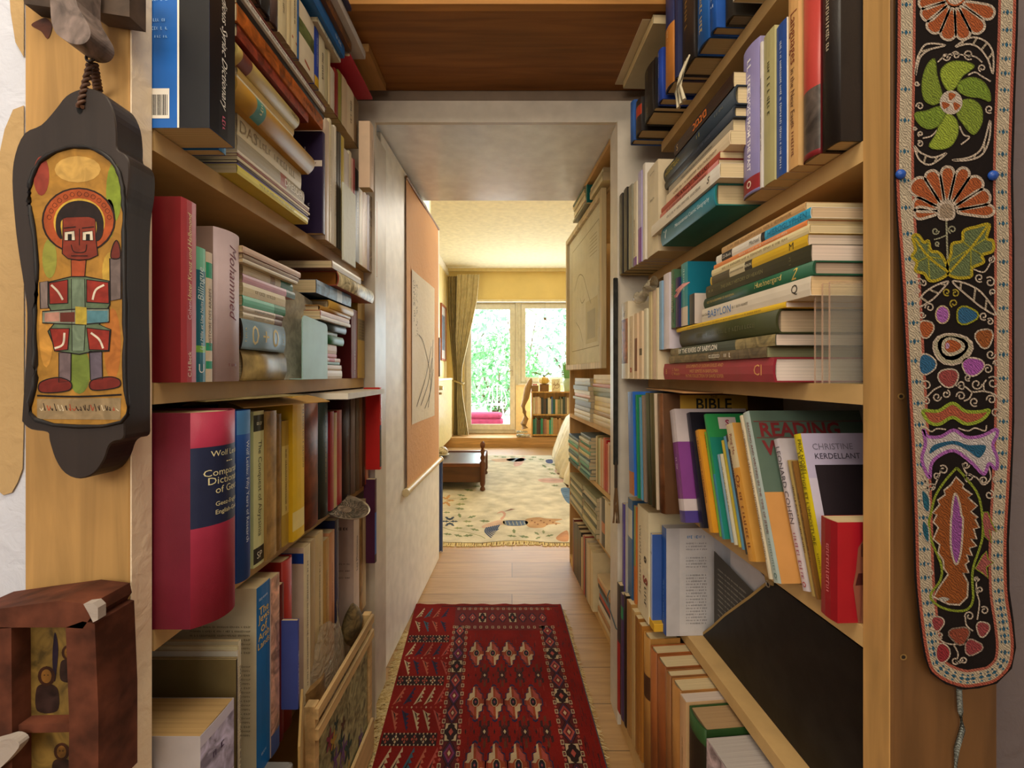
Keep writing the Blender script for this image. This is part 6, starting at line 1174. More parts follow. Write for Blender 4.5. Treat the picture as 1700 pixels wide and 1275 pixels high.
for k in range(4): comb(.05+k*.055, 2.02, (IV, TQ, '#a8583e', NV)[k])
R.build('pattern', t)
mb = MB(); mb.tube([rugp(1, RV0+(RV1-RV0)*k/24, -.004)-RO for k in range(25)], .0042, mat('#3c4a58', .9, 'cloth'), 6); mb.build('binding', t)
mb = MB(); rnd = random.Random(11); FC = [mat(c, .9) for c in ('#dcc48c', '#c4a66c', '#e6d2a0')]
def strand(p, d, ln, sp):
    pts = [p]; a = rnd.gauss(0, sp)
    for j in range(4):
        a += rnd.gauss(0, sp*.6); q = pts[-1]; pts.append(Vector((q.x+d*ln/4*math.cos(a), q.y+ln/4*math.sin(a), max(.0016, q.z-.0035+rnd.uniform(0, .0025)))))
    mb.tube([x-RO for x in pts], [.0011, .0012, .0011, .001, .0006], rnd.choice(FC), 4, False)
for k in range(1000):
    v = RV0+(1.93-RV0)*rnd.random(); strand(rugp(0, v, -.004), -1, rnd.uniform(.05, .088)*(1 if v < 1.6 else .5), .5)
for k in range(330):
    v = RV0+(2.12-RV0)*rnd.random(); strand(rugp(1, v, -.004), 1, rnd.uniform(.012, .026), .35)
tag(mb.build('fringe', t), kind='stuff')
# ================= far room =================
def fl(px, py): Y = H*F/(py-HZ); return ((px-850)*Y/F, Y)
CO = Vector((-.23, 4.5, 0))
t = thing('cream_rug', 'large cream rug with birds and leafy border in the room past the doorway', 'rug', Matrix.Translation(CO))
mb = MB(); rnd = random.Random(1)
e = [(-.92, 3.02), (-.6, 3.0), (-.43, 2.955), (-.2, 2.945), (-.05, 2.98), (.05, 2.99), (.15, 2.975), (.25, 2.95), (.40, 2.95), (.53, 2.95), (.53, 6.13), (-.92, 6.13)]
mb.prism(e, lambda u, v, d: Vector((u, v, d))-CO, .001, .013, mat('#d6cdb4', .95, 'pile', .05)); mb.build('pile', t)
mb = MB()
for k in range(220):
    x = -.92+1.45*k/220; y = 2.99-.03*math.exp(-((x+.3)/.25)**2)-.02*(x > .2); mb.tube([Vector((x, y, .008))-CO, Vector((x+rnd.uniform(-.006, .006), y-.03, .003))-CO, Vector((x+rnd.uniform(-.01, .01), y-.06, .002))-CO], .004, mat('#d8c48e', .9), 4)
tag(mb.build('fringe', t), kind='stuff')
R = Relief(lambda u, v, d: Vector((u, v, .013+d))-CO, .0003, 'pile', .95, flip=False)
def C(*c): return [fl(640+c[i]/3.985, 600+c[i+1]/3.985) for i in range(0, len(c), 2)]
GN, GN2, BLr, TN, PKc = '#7d8a64', '#93996e', '#5a6a84', '#b58a5c', '#cfa08a'
def leafc(cx, cy, s_, a, c=GN):
    p = [(1, 0), (.5, .34), (.1, .2), (-.1, .5), (-.4, .26), (-1, 0), (-.4, -.26), (-.1, -.5), (.1, -.2), (.5, -.34)]
    R.fill(C(*sum(([cx+s_*(x*math.cos(a)-y*math.sin(a)), cy+s_*.5*(x*math.sin(a)+y*math.cos(a))] for x, y in p), [])), c, 1)
for (cx, cy, s_, a, c) in ((500, 895, 30, .3, GN), (515, 920, 30, -.3, GN), (495, 955, 36, 0, GN2), (490, 985, 34, .2, GN), (405, 1010, 26, 0, GN), (490, 1030, 30, 1.4, GN), (570, 1040, 34, -.5, GN), (540, 1070, 32, .1, GN2), (655, 1068, 38, .1, GN), (555, 1100, 30, 0, GN), (590, 1125, 34, .4, GN), (480, 1115, 32, 0, GN2), (410, 1155, 32, .2, GN), (480, 1165, 34, .5, GN), (545, 1165, 38, -.2, GN), (850, 1135, 30, 1.5, GN), (835, 1168, 34, .2, GN), (915, 1172, 38, .3, GN), (1000, 1150, 26, .9, GN), (1045, 1140, 26, 1.5, GN2), (1085, 1165, 30, -.4, GN), (1010, 1180, 24, 2.4, GN), (550, 860, 34, .2, GN), (600, 835, 30, 0, GN2),
    (1050, 700, 26, 1, GN), (1090, 720, 26, 0, GN2), (1105, 748, 26, .5, GN), (1120, 830, 26, 0, GN), (980, 640, 22, 0, GN), (1030, 655, 24, .3, GN), (1120, 690, 30, .2, GN), (780, 640, 22, 0, GN), (730, 635, 20, .2, GN2), (960, 655, 20, 0, GN), (840, 640, 18, 0, GN), (1150, 680, 30, 0, GN2)): leafc(cx, cy, s_, a, c)
for a in range(6): b = a*math.pi/3; leafc(425+26*math.cos(b), 1070+22*math.sin(b), 30, b, '#3f4c5c')
for a in range(5): b = a*1.256; leafc(410+18*math.cos(b), 930+26*math.sin(b), 30, b, '#c99a68')
R.shape(C(640, 1100, 700, 1075, 760, 1060, 790, 1070, 780, 1090, 720, 1100, 650, 1115), '#cfae96', None, 1, 1); R.shape(C(770, 1060, 790, 1040, 795, 1015, 770, 1000, 735, 1018, 770, 1012, 780, 1030, 760, 1050), PKc, None, 1, 1)
R.fill(C(780, 1005, 830, 985, 860, 988, 820, 998), '#8a6a5a', 1); R.shape(C(775, 1068, 850, 1062, 930, 1065, 945, 1085, 900, 1100, 800, 1098), BLr, '#c9b48a', .006, 1)
for k in range(6): R.line(C(790+25*k, 1070, 800+25*k, 1096), .006, '#a9a890', 1.8, smooth=False)
R.shape(C(930, 1055, 1010, 1042, 1060, 1050, 1170, 1055, 1120, 1072, 1160, 1085, 1080, 1092, 1040, 1112, 960, 1112, 930, 1090), '#c49a6c', None, 1, 1)
for k in range(9): R.fill(C(960+20*k, 1065+(k % 3)*12, 968+20*k, 1061+(k % 3)*12, 976+20*k, 1065+(k % 3)*12, 968+20*k, 1070+(k % 3)*12), '#8a5c3c', 1.8)
for k in range(7): R.line(C(700+14*k-30, 1110-3*k, 690+12*k-30, 1140-2*k, 730+8*k-30, 1180-10*k), .012, '#4c5872', 1.4)
for pts, c in ((C(1010, 790, 1080, 780, 1150, 785, 1200, 800, 1140, 812, 1040, 808), '#cfa898'), (C(700, 655, 800, 648, 860, 650, 820, 668, 740, 672), '#c9a888'), (C(800, 655, 870, 645, 930, 652, 900, 668, 830, 668), '#8a97a0'), (C(860, 660, 920, 640, 900, 690, 850, 700), '#cfa898'), (C(1120, 725, 1180, 735, 1200, 760, 1140, 755), '#cfa898'), (C(1160, 850, 1230, 855, 1235, 950, 1190, 930), '#5f7a92'), (C(1130, 1175, 1200, 1130, 1210, 1200, 1150, 1200), '#c49068'), (C(1060, 660, 1100, 655, 1105, 680, 1070, 680), '#4a5274')): R.shape(pts, c, None, 1, 1)
for k in range(6): R.line(C(1165+8*k, 860+12*k, 1230, 850+14*k), .01, '#3a4f6c', 1.6, smooth=False)
R.line(C(380, 1110, 440, 1130, 520, 1140, 620, 1165, 660, 1185), .008, GN2, 1.2); R.build('pattern', t)
# low carved chest-table
t = thing('low_table', 'low antique dark wooden chest table with a turned corner post, on the cream rug', 'table', Vector((-.63, 4.6, .0135)))
WD = mat('#5a381e', .45, 'woodx', .4); WT = mat('#4a3424', .35, 'woody', .5)
def pp(name, boxes, m, bev=.003): 
    mb = MB()
    for a, b in boxes: mb.box([a[0]+.63, a[1]-4.6, a[2]], [b[0]+.63, b[1]-4.6, b[2]], m, bev)
    return mb.build(name, t)
pp('body', [((-1.0, 4.27, .075), (-.285, 4.97, .225))], WD); pp('top', [((-1.0, 4.30, .226), (-.31, 4.95, .244))], WT)
pp('rim', [((-1.0, 4.25, .222), (-.27, 4.30, .256)), ((-1.0, 4.95, .222), (-.29, 4.99, .256)), ((-.315, 4.30, .222), (-.275, 4.95, .256)), ((-.72, 4.30, .2445), (-.715, 4.95, .246))], mat('#6e4024', .4, 'woodx'))
for (x, y, tall) in ((-.275, 4.255, 1), (-.29, 4.97, 0), (-.98, 4.255, 0)):
    mb = MB(); pr = [(.012, 0), (.026, .01), (.022, .03), (.014, .04), (.024, .06), (.026, .08), (.024, .22)]+([(.028, .26), (.014, .28), (.024, .31), (.014, .34), (.022, .37), (.012, .395), (.024, .42), (.024, .44), (.010, .462), (.001, .465)] if tall else [(.02, .26), (.001, .262)])
    mb.lathe(pr, (x+.63, y-4.6, 0), mat('#63381f', .4, 'woodz'), 14); mb.build('corner_post', t)
t = thing('shell_bowl', 'small spotted off-white bowl standing on the low antique table', 'bowl', Vector((-.72, 4.72, .2705)))
mb = MB(); mb.lathe([(.03, 0), (.055, .015), (.06, .04), (.045, .06), (.03, .075), (.001, .085)], (0, 0, 0), mat('#b9ac90', .4, 'mottled'), 16); mb.build('bowl', t)
mb = MB(); mb.lathe([(.062, .0), (.07, .004), (.062, .008)], (0, 0, 0.001), mat('#cfc4a8', .4), 16); mb.build('rim', t)
# radiator, picture, curtain on the left wall and window
t = thing('radiator', 'cream painted panel radiator on the yellow side wall by the curtain', 'radiator', Vector((-1.0, 6.4, 0))); CR = mat('#e8d9a4', .35, 'plain', .5)
mb = MB()
for k in range(26): mb.box((.0, -.6+k*.049, .12), (.07, -.6+k*.049+.04, 1.03), CR, .012)
mb.build('panel', t)
mb = MB(); mb.box((-.045, -.62, 1.02), (.075, .68, 1.05), CR, .004); mb.build('top_grille', t)
mb = MB(); mb.tube([(.04, -.60, 0), (.04, -.60, .12)], .012, CR, 8); mb.tube([(.04, .60, 0), (.04, .60, .12)], .012, CR, 8); mb.build('pipe', t)
mb = MB(); mb.tube([(.07, -.6, .93), (.12, -.6, .93)], [.03, .025], mat('#cdbd96', .4), 12); mb.tube([(.07, -.6, .86), (.10, -.62, .86)], .015, mat('#a98c5c', .4), 8); mb.build('valve', t)
t = thing('framed_picture', 'small grey picture in a red-brown frame on the yellow side wall', 'picture', Vector((-1.05, 6.88, 1.73)))
mb = MB(); 
for a, b in (((0, -.24, -.42), (.025, -.215, .42)), ((0, .215, -.42), (.025, .24, .42)), ((0, -.215, -.42), (.025, .215, -.39)), ((0, -.215, .39), (.025, .215, .42))): mb.box(a, b, mat('#9c5a3a', .4))
mb.build('frame', t); mb = MB(); mb.box((0.002, -.215, -.39), (.012, .215, .39), mat('#d5d0c4', .3)); mb.box((.012, -.14, -.26), (.014, .14, .26), mat('#74808a', .3, 'mottled')); mb.build('print', t)
t = thing('curtain', 'beige linen curtain gathered with a tieback beside the balcony door', 'curtain', Vector((-.8, 7.17, 1.4)))
def curt(name, lv, col, yoff, fr, n=90):
    mb = MB(); rows = []
    for (z, xl, xr, amp) in lv:
        rows.append([(xl+(xr-xl)*k/n+.8, yoff+amp*math.sin(fr*2*math.pi*k/n)+.3*amp*math.sin(fr*3.1*math.pi*k/n+1), z-1.4) for k in range(n+1)])
    dense = []
    for i in range(len(rows)-1):
        for j in range(5):
            f = j/5; dense.append([tuple(a[q]*(1-f)+b[q]*f for q in range(3)) for a, b in zip(rows[i], rows[i+1])])
    dense.append(rows[-1]); mb.grid(dense, mat(col, .85, 'cloth', .1)); return mb.build(name, t)
zc = lambda y: H+(HZ-y)*7.17/F
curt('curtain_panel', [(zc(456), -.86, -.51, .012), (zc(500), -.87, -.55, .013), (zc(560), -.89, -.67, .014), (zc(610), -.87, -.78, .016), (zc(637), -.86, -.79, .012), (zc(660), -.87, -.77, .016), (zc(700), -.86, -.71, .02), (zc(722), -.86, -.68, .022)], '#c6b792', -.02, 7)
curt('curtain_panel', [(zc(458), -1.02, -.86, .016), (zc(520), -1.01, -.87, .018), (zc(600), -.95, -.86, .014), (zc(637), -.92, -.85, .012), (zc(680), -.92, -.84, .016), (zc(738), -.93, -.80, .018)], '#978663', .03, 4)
mb = MB(); mb.tube([(-.14, -.0, zc(632)-1.4), (-.06, -.045, zc(634)-1.4), (.02, -.045, zc(638)-1.4), (.045, .0, zc(636)-1.4), (-.06, .06, zc(634)-1.4), (-.14, .0, zc(632)-1.4)], .014, mat('#a08a58', .8, 'cloth'), 8); mb.build('tieback', t)
# small bookshelf on the step
SX, SY, SZ = .297, 6.98, .1425
t = thing('low_bookshelf', 'low two-tier light wooden bookshelf on the step below the window', 'bookshelf', Vector((SX, SY, SZ))); BC = mat('#d2a45e', .5, 'woodz')
def sp(name, a, b): mb = MB(); mb.box(a, b, BC, .002); return mb.build(name, t)
sp('side_panel', (0, 0, 0), (.022, .2, .68)); sp('side_panel', (.74, 0, 0), (.762, .2, .68)); sp('top', (-.008, -.004, .68), (.77, .2, .70)); sp('shelf', (.022, .004, .33), (.74, .2, .35)); sp('shelf', (.022, .004, .02), (.74, .2, .04)); sp('back_panel', (.022, .19, .04), (.74, .2, .68))
cols1 = ['#d8cfa8', '#c9a88a', '#e2c8a8', '#dcb894', '#3a3c3a', '#5a4638', '#2f3a3a', '#d8ccb0', '#c9c4b0', '#4a6a9c', '#1f5a4c', '#cfae84', '#8a8a5c', '#6a6a4c', '#a89a7c', '#3c4a44', '#7a6a54', '#d8c49a']
cols2 = ['#2a7a64', '#5a8a7a', '#5c4030', '#4a3428', '#2f8a6c', '#7a5a44', '#a8745c', '#c9a06a', '#2f9c80', '#8ab89a', '#b08a58', '#b58a54', '#a87c4c', '#b9905c', '#a3784a', '#8a6a48']
nm = {'#d8cfa8': 'pale cream'}
def cname(h):
    r, g, b = [int(h[i:i+2], 16) for i in (1, 3, 5)]; l = (r+g+b)/3; mx, mn = max(r, g, b), min(r, g, b)
    tone = 'pale' if l > 175 else 'dark' if l < 85 else 'mid'
    hue = 'grey' if mx-mn < 28 else ('red' if r == mx and g < r*.55 else 'brown' if r == mx and l < 120 else 'tan' if r == mx else 'green' if g == mx else 'blue')
    return f'{tone} {hue}'
def tinyrow(x0, y, z, cols, hs, where, group, w0=.022, seed=1, xmax=.7):
    rnd = random.Random(seed); x = x0
    for i, c in enumerate(cols):
        w = w0*rnd.uniform(.75, 1.5); h = hs*rnd.uniform(.82, 1)
        if x+w > xmax: break
        book(Matrix.Translation((SX+x, y, z)), w, h, .13, c, label=f'{cname(c)} book, {ORD[i]} from the driftwood end, {where}', group=group, titles=[('~4', 'down', '#5a5040', .008, .6)] if i % 3 == 0 else ()); x += w+.001
tinyrow(.026, SY+.03, SZ+.3505, cols1, .27, 'upper tier of the low bookshelf', 'books on the upper tier of the low bookshelf', .026, 5)
tinyrow(.026, SY+.03, SZ+.0405, cols2, .26, 'lower tier of the low bookshelf', 'books on the lower tier of the low bookshelf', .028, 9)
zt = SZ+.7005
t = thing('wooden_box', 'small brown wooden box under the pumpkin planter, on the low bookshelf', 'box', Vector((.43, 7.02, zt))); mb = MB(); mb.box((0, 0, 0), (.14, .12, .10), mat('#8a6238', .6, 'woodx'), .004); mb.build('body', t); mb = MB(); mb.box((-.004, -.004, .10), (.144, .124, .112), mat('#7a5430', .6, 'woodx'), .003); mb.build('lid', t)
t = thing('wooden_box', 'small brown box holding a red flower, at the driftwood end of the low bookshelf', 'box', Vector((.30, 7.02, zt))); mb = MB(); mb.box((0, 0, 0), (.11, .11, .09), mat('#8f6a44', .6, 'woodx'), .004); mb.build('body', t)
mb = MB()
for k in range(7): a = k*.9; mb.lathe([(.001, -.012), (.016, 0), (.001, .012)], (.055+.025*math.cos(a), .05+.02*math.sin(a), .102), mat('#b5382c', .6), 8)
mb.build('flower', t)
t = thing('pumpkin_planter', 'yellow ribbed pumpkin planter with a spiky green plant on the low bookshelf', 'planter', Vector((.50, 7.08, zt+.1125))); mb = MB()
rows = [[(r*(1+.06*math.cos(9*a))*math.cos(a), r*(1+.06*math.cos(9*a))*math.sin(a), z) for a in [2*math.pi*j/54 for j in range(54)]] for r, z in ((.03, 0), (.07, .012), (.085, .05), (.078, .085), (.05, .11), (.035, .115))]
mb.grid(rows, mat('#d8b45c', .45), True); mb.build('pot', t); mb = MB()
for k in range(11):
    a = k*.6+.2; l = .14+.04*(k % 3); mb.face([(.012*math.cos(a+1.5), .012*math.sin(a+1.5), .11), (l*.55*math.cos(a), l*.55*math.sin(a), .11+.06+.015*(k % 2)), (l*math.cos(a), l*math.sin(a), .12+.03*(k % 3)), (l*.5*math.cos(a)+.005, l*.5*math.sin(a)-.012, .155), (-.012*math.cos(a+1.5), -.012*math.sin(a+1.5), .11)], '#7f9a5c')
mb.build('leaves', t)
t = thing('painted_tile', 'square white tile painted with brown branches, propped on the low bookshelf', 'tile', Matrix.Translation((.62, 7.10, zt)) @ Matrix.Rotation(-.08, 4, 'X')); mb = MB(); mb.box((0, 0, 0), (.14, .012, .19), mat('#e9e0c6', .4), .002); mb.build('tile', t)
R = Relief(lambda u, v, d: Vector((u, -d, v)), .0004, 'plain', .5)
for pts in ([(.02, .02), (.05, .08), (.04, .15)], [(.05, .08), (.09, .11), (.11, .16)], [(.05, .05), (.10, .05), (.12, .09)]): R.line(pts, .006, '#8a5430', 1)
for k in range(12): a = k*2.4; cx, cy = .07+.045*math.cos(a), .10+.06*math.sin(a*1.3); R.fill([(cx-.008, cy), (cx, cy+.008), (cx+.008, cy), (cx, cy-.006)], '#9c7a4a', 1.5)
R.build('painting', t)
t = thing('plant_pot', 'pale green pot with upright snake plant leaves, far end of the low bookshelf', 'potted plant', Vector((.86, 7.08, zt))); mb = MB(); mb.lathe([(.05, 0), (.065, .12), (.07, .2), (.06, .2), (.05, .18)], (0, 0, 0), mat('#b5c9a8', .4), 20); mb.build('pot', t); mb = MB()
for k in range(8):
    a = k*.8; x, y = .03*math.cos(a), .03*math.sin(a); l = .26+.03*(k % 3)
    mb.face([(x-.014, y, .18), (x+x*.8-.016, y*1.8, .18+l*.6), (x+x*1.3, y*2.2, .18+l), (x+x*.8+.016, y*1.8, .18+l*.6), (x+.014, y, .18)], '#6f9a5c')
mb.build('leaves', t)
# driftwood on stones
t = thing('driftwood', 'tall twisted driftwood branch standing on stones beside the low bookshelf', 'driftwood', Vector((.17, 7.05, .1425)))
zz = lambda y: H+(HZ-y)*7.05/F-.1425; xx = lambda x: (x-850)*7.05/F-.17
mb = MB(); mb.tube([(xx(871), 0, zz(712)), (xx(869), .01, zz(704)), (xx(873), .02, zz(695)), (xx(871), .0, zz(684)), (xx(868), .0, zz(674)), (xx(873), -.01, zz(660)), (xx(876), 0, zz(645)), (xx(881), 0, zz(632)), (xx(882), 0, zz(628))], [.06, .05, .045, .035, .035, .05, .055, .035, .012], mat('#a8855a', .8, 'woodz'), 12); mb.build('branch', t)
for k in range(14):
    rnd = random.Random(k); mb = MB(); r = rnd.uniform(.022, .042); mb.lathe([(.001, -r*.6), (r*.8, -r*.4), (r, 0), (r*.7, r*.45), (.001, r*.6)], (0, 0, 0), mat(rnd.choice(('#b9b39c', '#9c9a88', '#cfc8b0')), .6, 'mottled'), 9); mb.build('stone', t, Matrix.Translation((-.07+.155*((k % 5)/4), -.10+.035*(k//5)*1.2, .028+.0*(k//5)+(.045 if k > 9 else 0))))
# bed with white cover
t = thing('bed', 'bed under a white draped cover at the side of the far room', 'bed', Vector((1.0, 5.3, 0))); mb = MB(); rows = []
prof = [(-.46, .02), (-.45, .1), (-.40, .25), (-.34, .42), (-.28, .54), (-.2, .60), (0, .62), (.4, .63), (.8, .62)]
for j in range(25):
    y = -.95+1.75*j/24; w = .018*math.sin(j*1.9)+.01*math.sin(j*4.1)
    rows.append([(x+w*(1-z/.62)*2.2, y, z+(.006*math.sin(j)) if z > .05 else z) for x, z in prof])
mb.grid(rows, mat('#e6dcc4', .85, 'cloth', .1)); mb.grid([[ (x, .80+.03*(1-z/.62), z) for x, z in prof], [(x, .80, .02) for x, z in prof]], mat('#e6dcc4', .85, 'cloth', .1), smooth=False); mb.grid([[(x, -.95, .02) for x, z in prof], [(x, -.95, z) for x, z in prof]], mat('#e6dcc4', .85, 'cloth', .1), smooth=False); mb.build('bed_cover', t)
mb = MB(); mb.box((-.22, -.9, .01), (.78, .78, .58), mat('#cdbfa0', .8, 'cloth'), .02); mb.build('mattress', t)
# ---- scroll on the door leaf ----
DM = Matrix.Translation((-.473, 1.638, 0)) @ Matrix.Rotation(-dang, 4, 'Z')
t = thing('hanging_scroll', 'tan hanging scroll with brushwork of grasses, hung on the beige door leaf', 'scroll', DM @ Matrix.Translation((.0, .67, 1.95)))
mb = MB(); rows = [[(.004+.010*(1-(z/-1.34))*0+.006*math.sin(3*z)*0+.002+.004*(z/-1.34)+.003*math.sin(y*9), y, z) for y in [-.35+.7*k/12 for k in range(13)]] for z in [-1.34*j/16 for j in range(17)]]
mb.grid(rows, mat('#dda874', .8, 'plaster', .2)); mb.build('mount', t)
R = Relief(lambda u, v, d: Vector((.0115+d+.003*math.sin(u*9), u, v)), .0006, 'plain', .7)
for z0, z1 in ((-.375, -1.075),):
    R.mb.grid([[R.fn(-.265+.47*k/8, z, 0) for k in range(9)] for z in (z0, (z0+z1)/2, z1)], mat('#e3d5b8', .7, 'plaster', .2))
R.mb.build('paper', t); R.mb = MB()
IK = '#4a4238'; rnd = random.Random(9)
for cidx, (u, n) in enumerate(((-.17, 8), (-.215, 6), (-.235, 4))):
    for k in range(n):
        v = -.43-.032*k
        for s_ in range(4): a, b = rnd.uniform(-.014, .014), rnd.uniform(-.012, .012); R.line([(u+a, v+b), (u+a+rnd.uniform(-.014, .014), v+b+rnd.uniform(-.014, .004))], .003, IK, 2, smooth=False)
R.line([(-.14, -.66), (-.05, -.69), (.06, -.80), (.10, -.88)], .006, '#7a7060', 2)
for a, b in (((-.18, -1.0), (.12, -.70)), ((-.1, -1.0), (.14, -.76)), ((.05, -1.02), (.16, -.66)), ((-.02, -1.02), (.17, -.82))): R.line([a, ((a[0]+b[0])/2+.02, (a[1]+b[1])/2-.02), b], .006, IK, 2)
R.build('brushwork', t)
mb = MB(); mb.tube([(.014, -.37, -1.35), (.014, .37, -1.35)], .014, mat('#d8bf8c', .4), 12); mb.tube([(.014, -.385, -1.35), (.014, -.37, -1.35)], .017, mat('#e3d0a0', .4), 12); mb.tube([(.014, .37, -1.35), (.014, .385, -1.35)], .017, mat('#e3d0a0', .4), 12); mb.build('rod', t)
mb = MB(); mb.tube([(.008, -.355, 0), (.008, .355, 0)], .006, mat('#8a6438', .5), 8); mb.tube([(.008, -.15, .0), (.006, 0, .02), (.008, .15, .0)], .0015, mat('#6a5a44', .6), 4); mb.build('hanger', t)
t = thing('blue_cloth', 'narrow blue cloth hanging behind the far edge of the door leaf', 'cloth', Vector((-.43, 2.82, .004)))
mb = MB(); mb.grid([[(-.03+.03*k/8, .012*math.sin(k*1.6), z) for k in range(9)] for z in (0, .15, .3, .57)], mat('#6f7fa8', .8, 'cloth')); mb.build('cloth', t)
# ---- jamb strap ----
t = thing('hanging_strap', 'dark woven strap with a brown tassel hanging on the portal by the folders', 'strap', Vector((.322, 1.405, .8)))
mb = MB(); mb.box((-.008, 0, .02), (.006, .008, .60), mat('#25241f', .8, 'mottled'), .002); mb.build('strap', t)
mb = MB()
for k in range(9): mb.tube([(0, .004, -.0), (.006*math.cos(k), .004, -.09), (.010*math.cos(k*1.3), .004+.002*math.sin(k), -.16)], .0016, mat('#6e5030', .8), 4)
mb.tube([(0, .004, .03), (0, .004, -.05)], .005, mat('#3a2c20', .7), 8); mb.build('tassel', t)
# ================= books of the bookcase past the doorway =================
GP = 'books in the bookcase past the doorway'
def prow(items, z, where, s0=1.80, p=0, mode='up'):
    s = s0; out = []
    for i, (w, h, c, look, *o) in enumerate(items):
        o = o[0] if o else {}; pp_ = o.pop('p', p); lean = o.pop('lean', 0)
        upright(PF, s, s+w, z+.0005, h, pp_, .15, lean=lean, cover=c, label=f'{look}, {ORD[i]} from the portal, {where}', group=GP, **o); s += w+.0012+(h*math.sin(abs(lean)) if 0 else 0)
    return s
def pstack(s0, s1, z, items, where, p=0):
    for i, (t_, c, look, *o) in enumerate(items):
        o = o[0] if o else {}; j = random.Random(i*7+int(s0*100)); lying(PF, s0+j.uniform(0, .012), s1-j.uniform(0, .02), z+.0004, t_, o.pop('p', p+j.uniform(-.004, .008)), .15, cover=c, label=f'{look}, {ORD[i]} from the bottom, {where}', group=GP, **o); z += t_+.0006
    return z
Z1, Z2, Z3, Z4, Z5 = .05, .375, .61, .875, 1.87
WB1, WB2, WB3, WB4 = 'lowest shelf of the far bookcase', 'second shelf of the far bookcase', 'third shelf of the far bookcase', 'fourth shelf of the far bookcase'
s = 1.80
zz_ = pstack(1.80, 2.0, Z1, [(.02, '#c9b48a', 'cream book'), (.018, '#a8805a', 'tan book'), (.022, '#d8ccb0', 'pale book'), (.016, '#3a3a4a', 'dark blue book'), (.02, '#b5443a', 'red book'), (.018, '#5a8a9c', 'blue-green book'), (.022, '#2f3034', 'black book'), (.02, '#c98a5c', 'orange-tan book'), (.018, '#cdb48c', 'cream-tan book')], 'near pile, '+WB1, .01)
prow([(.035, .26, '#d0bc90', 'broad cream book'), (.03, .265, '#c2a878', 'broad tan book'), (.03, .27, '#cbb58c', 'ochre-cream book'), (.028, .28, '#b3a183', 'beige book'), (.02, .275, '#26242a', 'black book'), (.03, .28, '#a02c28', 'bright red book'), (.022, .27, '#8f7c58', 'khaki book'), (.028, .25, '#c0a878', 'sand book'), (.04, .27, '#3a3026', 'dark brown book'), (.03, .28, '#4a3a28', 'olive-brown book'), (.03, .285, '#35302a', 'black-brown book'), (.03, .28, '#5a4a34', 'umber book'), (.03, .27, '#3f382c', 'dark khaki book'), (.03, .28, '#6a2c26', 'dark red book')], Z1, WB1, 2.01, .03)
prow([(.05, .20, '#cdbf9a', 'broad cream box file'), (.04, .205, '#d3c6a2', 'pale box file'), (.05, .205, '#2a2420', 'black binder with a tan foot', dict(bands=[(.28, .5, '#b5642a')])), (.03, .19, '#b9b2a2', 'grey-white folder')], Z2, WB2, 1.80, .01)
pstack(2.0, 2.26, Z2, [(.02, '#6a6a44', 'olive book'), (.02, '#b5a878', 'pale khaki book'), (.018, '#4f5238', 'dark olive book'), (.02, '#c4b88c', 'cream book'), (.02, '#77744e', 'moss book'), (.02, '#a89c74', 'sand book'), (.018, '#3c4436', 'dark green book'), (.018, '#c9bc96', 'pale cream book'), (.018, '#8a8a6a', 'grey-green book')], 'middle pile, '+WB2, .015)
pstack(2.28, 2.60, Z2, [(.022, '#5c5a3c', 'olive book'), (.02, '#b9ae86', 'pale book'), (.02, '#44472f', 'dark olive book'), (.02, '#a9a47c', 'khaki book'), (.02, '#6c7050', 'moss green book'), (.02, '#c9be9a', 'cream book'), (.02, '#50553a', 'deep olive book'), (.02, '#9a9470', 'dusty khaki book')], 'far pile, '+WB2, .01)
prow([(.02, .20, '#c98f7c', 'pink-tan book'), (.018, .21, '#8a3a34', 'maroon book'), (.02, .20, '#6a4438', 'brown book'), (.018, .21, '#d8b09c', 'salmon book'), (.02, .20, '#b54a3c', 'brick red book'), (.03, .215, '#b01f26', 'broad bright red book'), (.018, .22, '#c96a4c', 'orange book'), (.018, .21, '#cfb89a', 'cream book'), (.02, .21, '#c9986a', 'tan book'), (.02, .21, '#d0c098', 'pale tan book'), (.018, .205, '#a8b48c', 'pale green book'), (.02, .215, '#8a7a4c', 'khaki book'), (.02, .21, '#cdbf96', 'sand book')], Z3, WB3, 1.80, .0)
pstack(2.10, 2.32, Z3, [(.016, '#2f6a5c', 'green book'), (.014, '#7aa89c', 'aqua book'), (.016, '#33434c', 'slate book'), (.016, '#4f9a84', 'mint book'), (.018, '#8fb0a8', 'pale aqua book'), (.014, '#355a6a', 'dark teal book'), (.016, '#c9bc8c', 'cream book'), (.016, '#5fae94', 'sea green book'), (.016, '#b58a54', 'tan book'), (.016, '#2f8a74', 'bright green book'), (.016, '#c4c0a8', 'off-white book'), (.016, '#5a6a70', 'grey-blue book')], 'near pile, '+WB3, .018)
pstack(2.34, 2.60, Z3, [(.018, '#2a4a44', 'dark green book'), (.016, '#4fa08c', 'sea green book'), (.016, '#cfc49c', 'cream book'), (.018, '#39606c', 'teal book'), (.016, '#8ab4a8', 'pale aqua book'), (.016, '#b5824c', 'tan book'), (.016, '#3f9a80', 'mint green book'), (.018, '#a8b8a8', 'pale grey-green book'), (.016, '#2f5a7a', 'blue book')], 'far pile, '+WB3, .018)
pstack(1.80, 2.12, Z4, [(.022, '#c0a878', 'tan book'), (.02, '#d3c49c', 'cream book'), (.018, '#a8845c', 'brown book'), (.022, '#dcc894', 'pale yellow book'), (.02, '#c9b070', 'ochre book'), (.022, '#d8cca8', 'pale cream book'), (.022, '#4f5a40', 'dark green book'), (.018, '#8f9070', 'grey-green book'), (.014, '#b5604c', 'brick red book'), (.018, '#d0ae5c', 'golden book'), (.022, '#dcc27a', 'pale gold book')], 'near pile, '+WB4, .0)
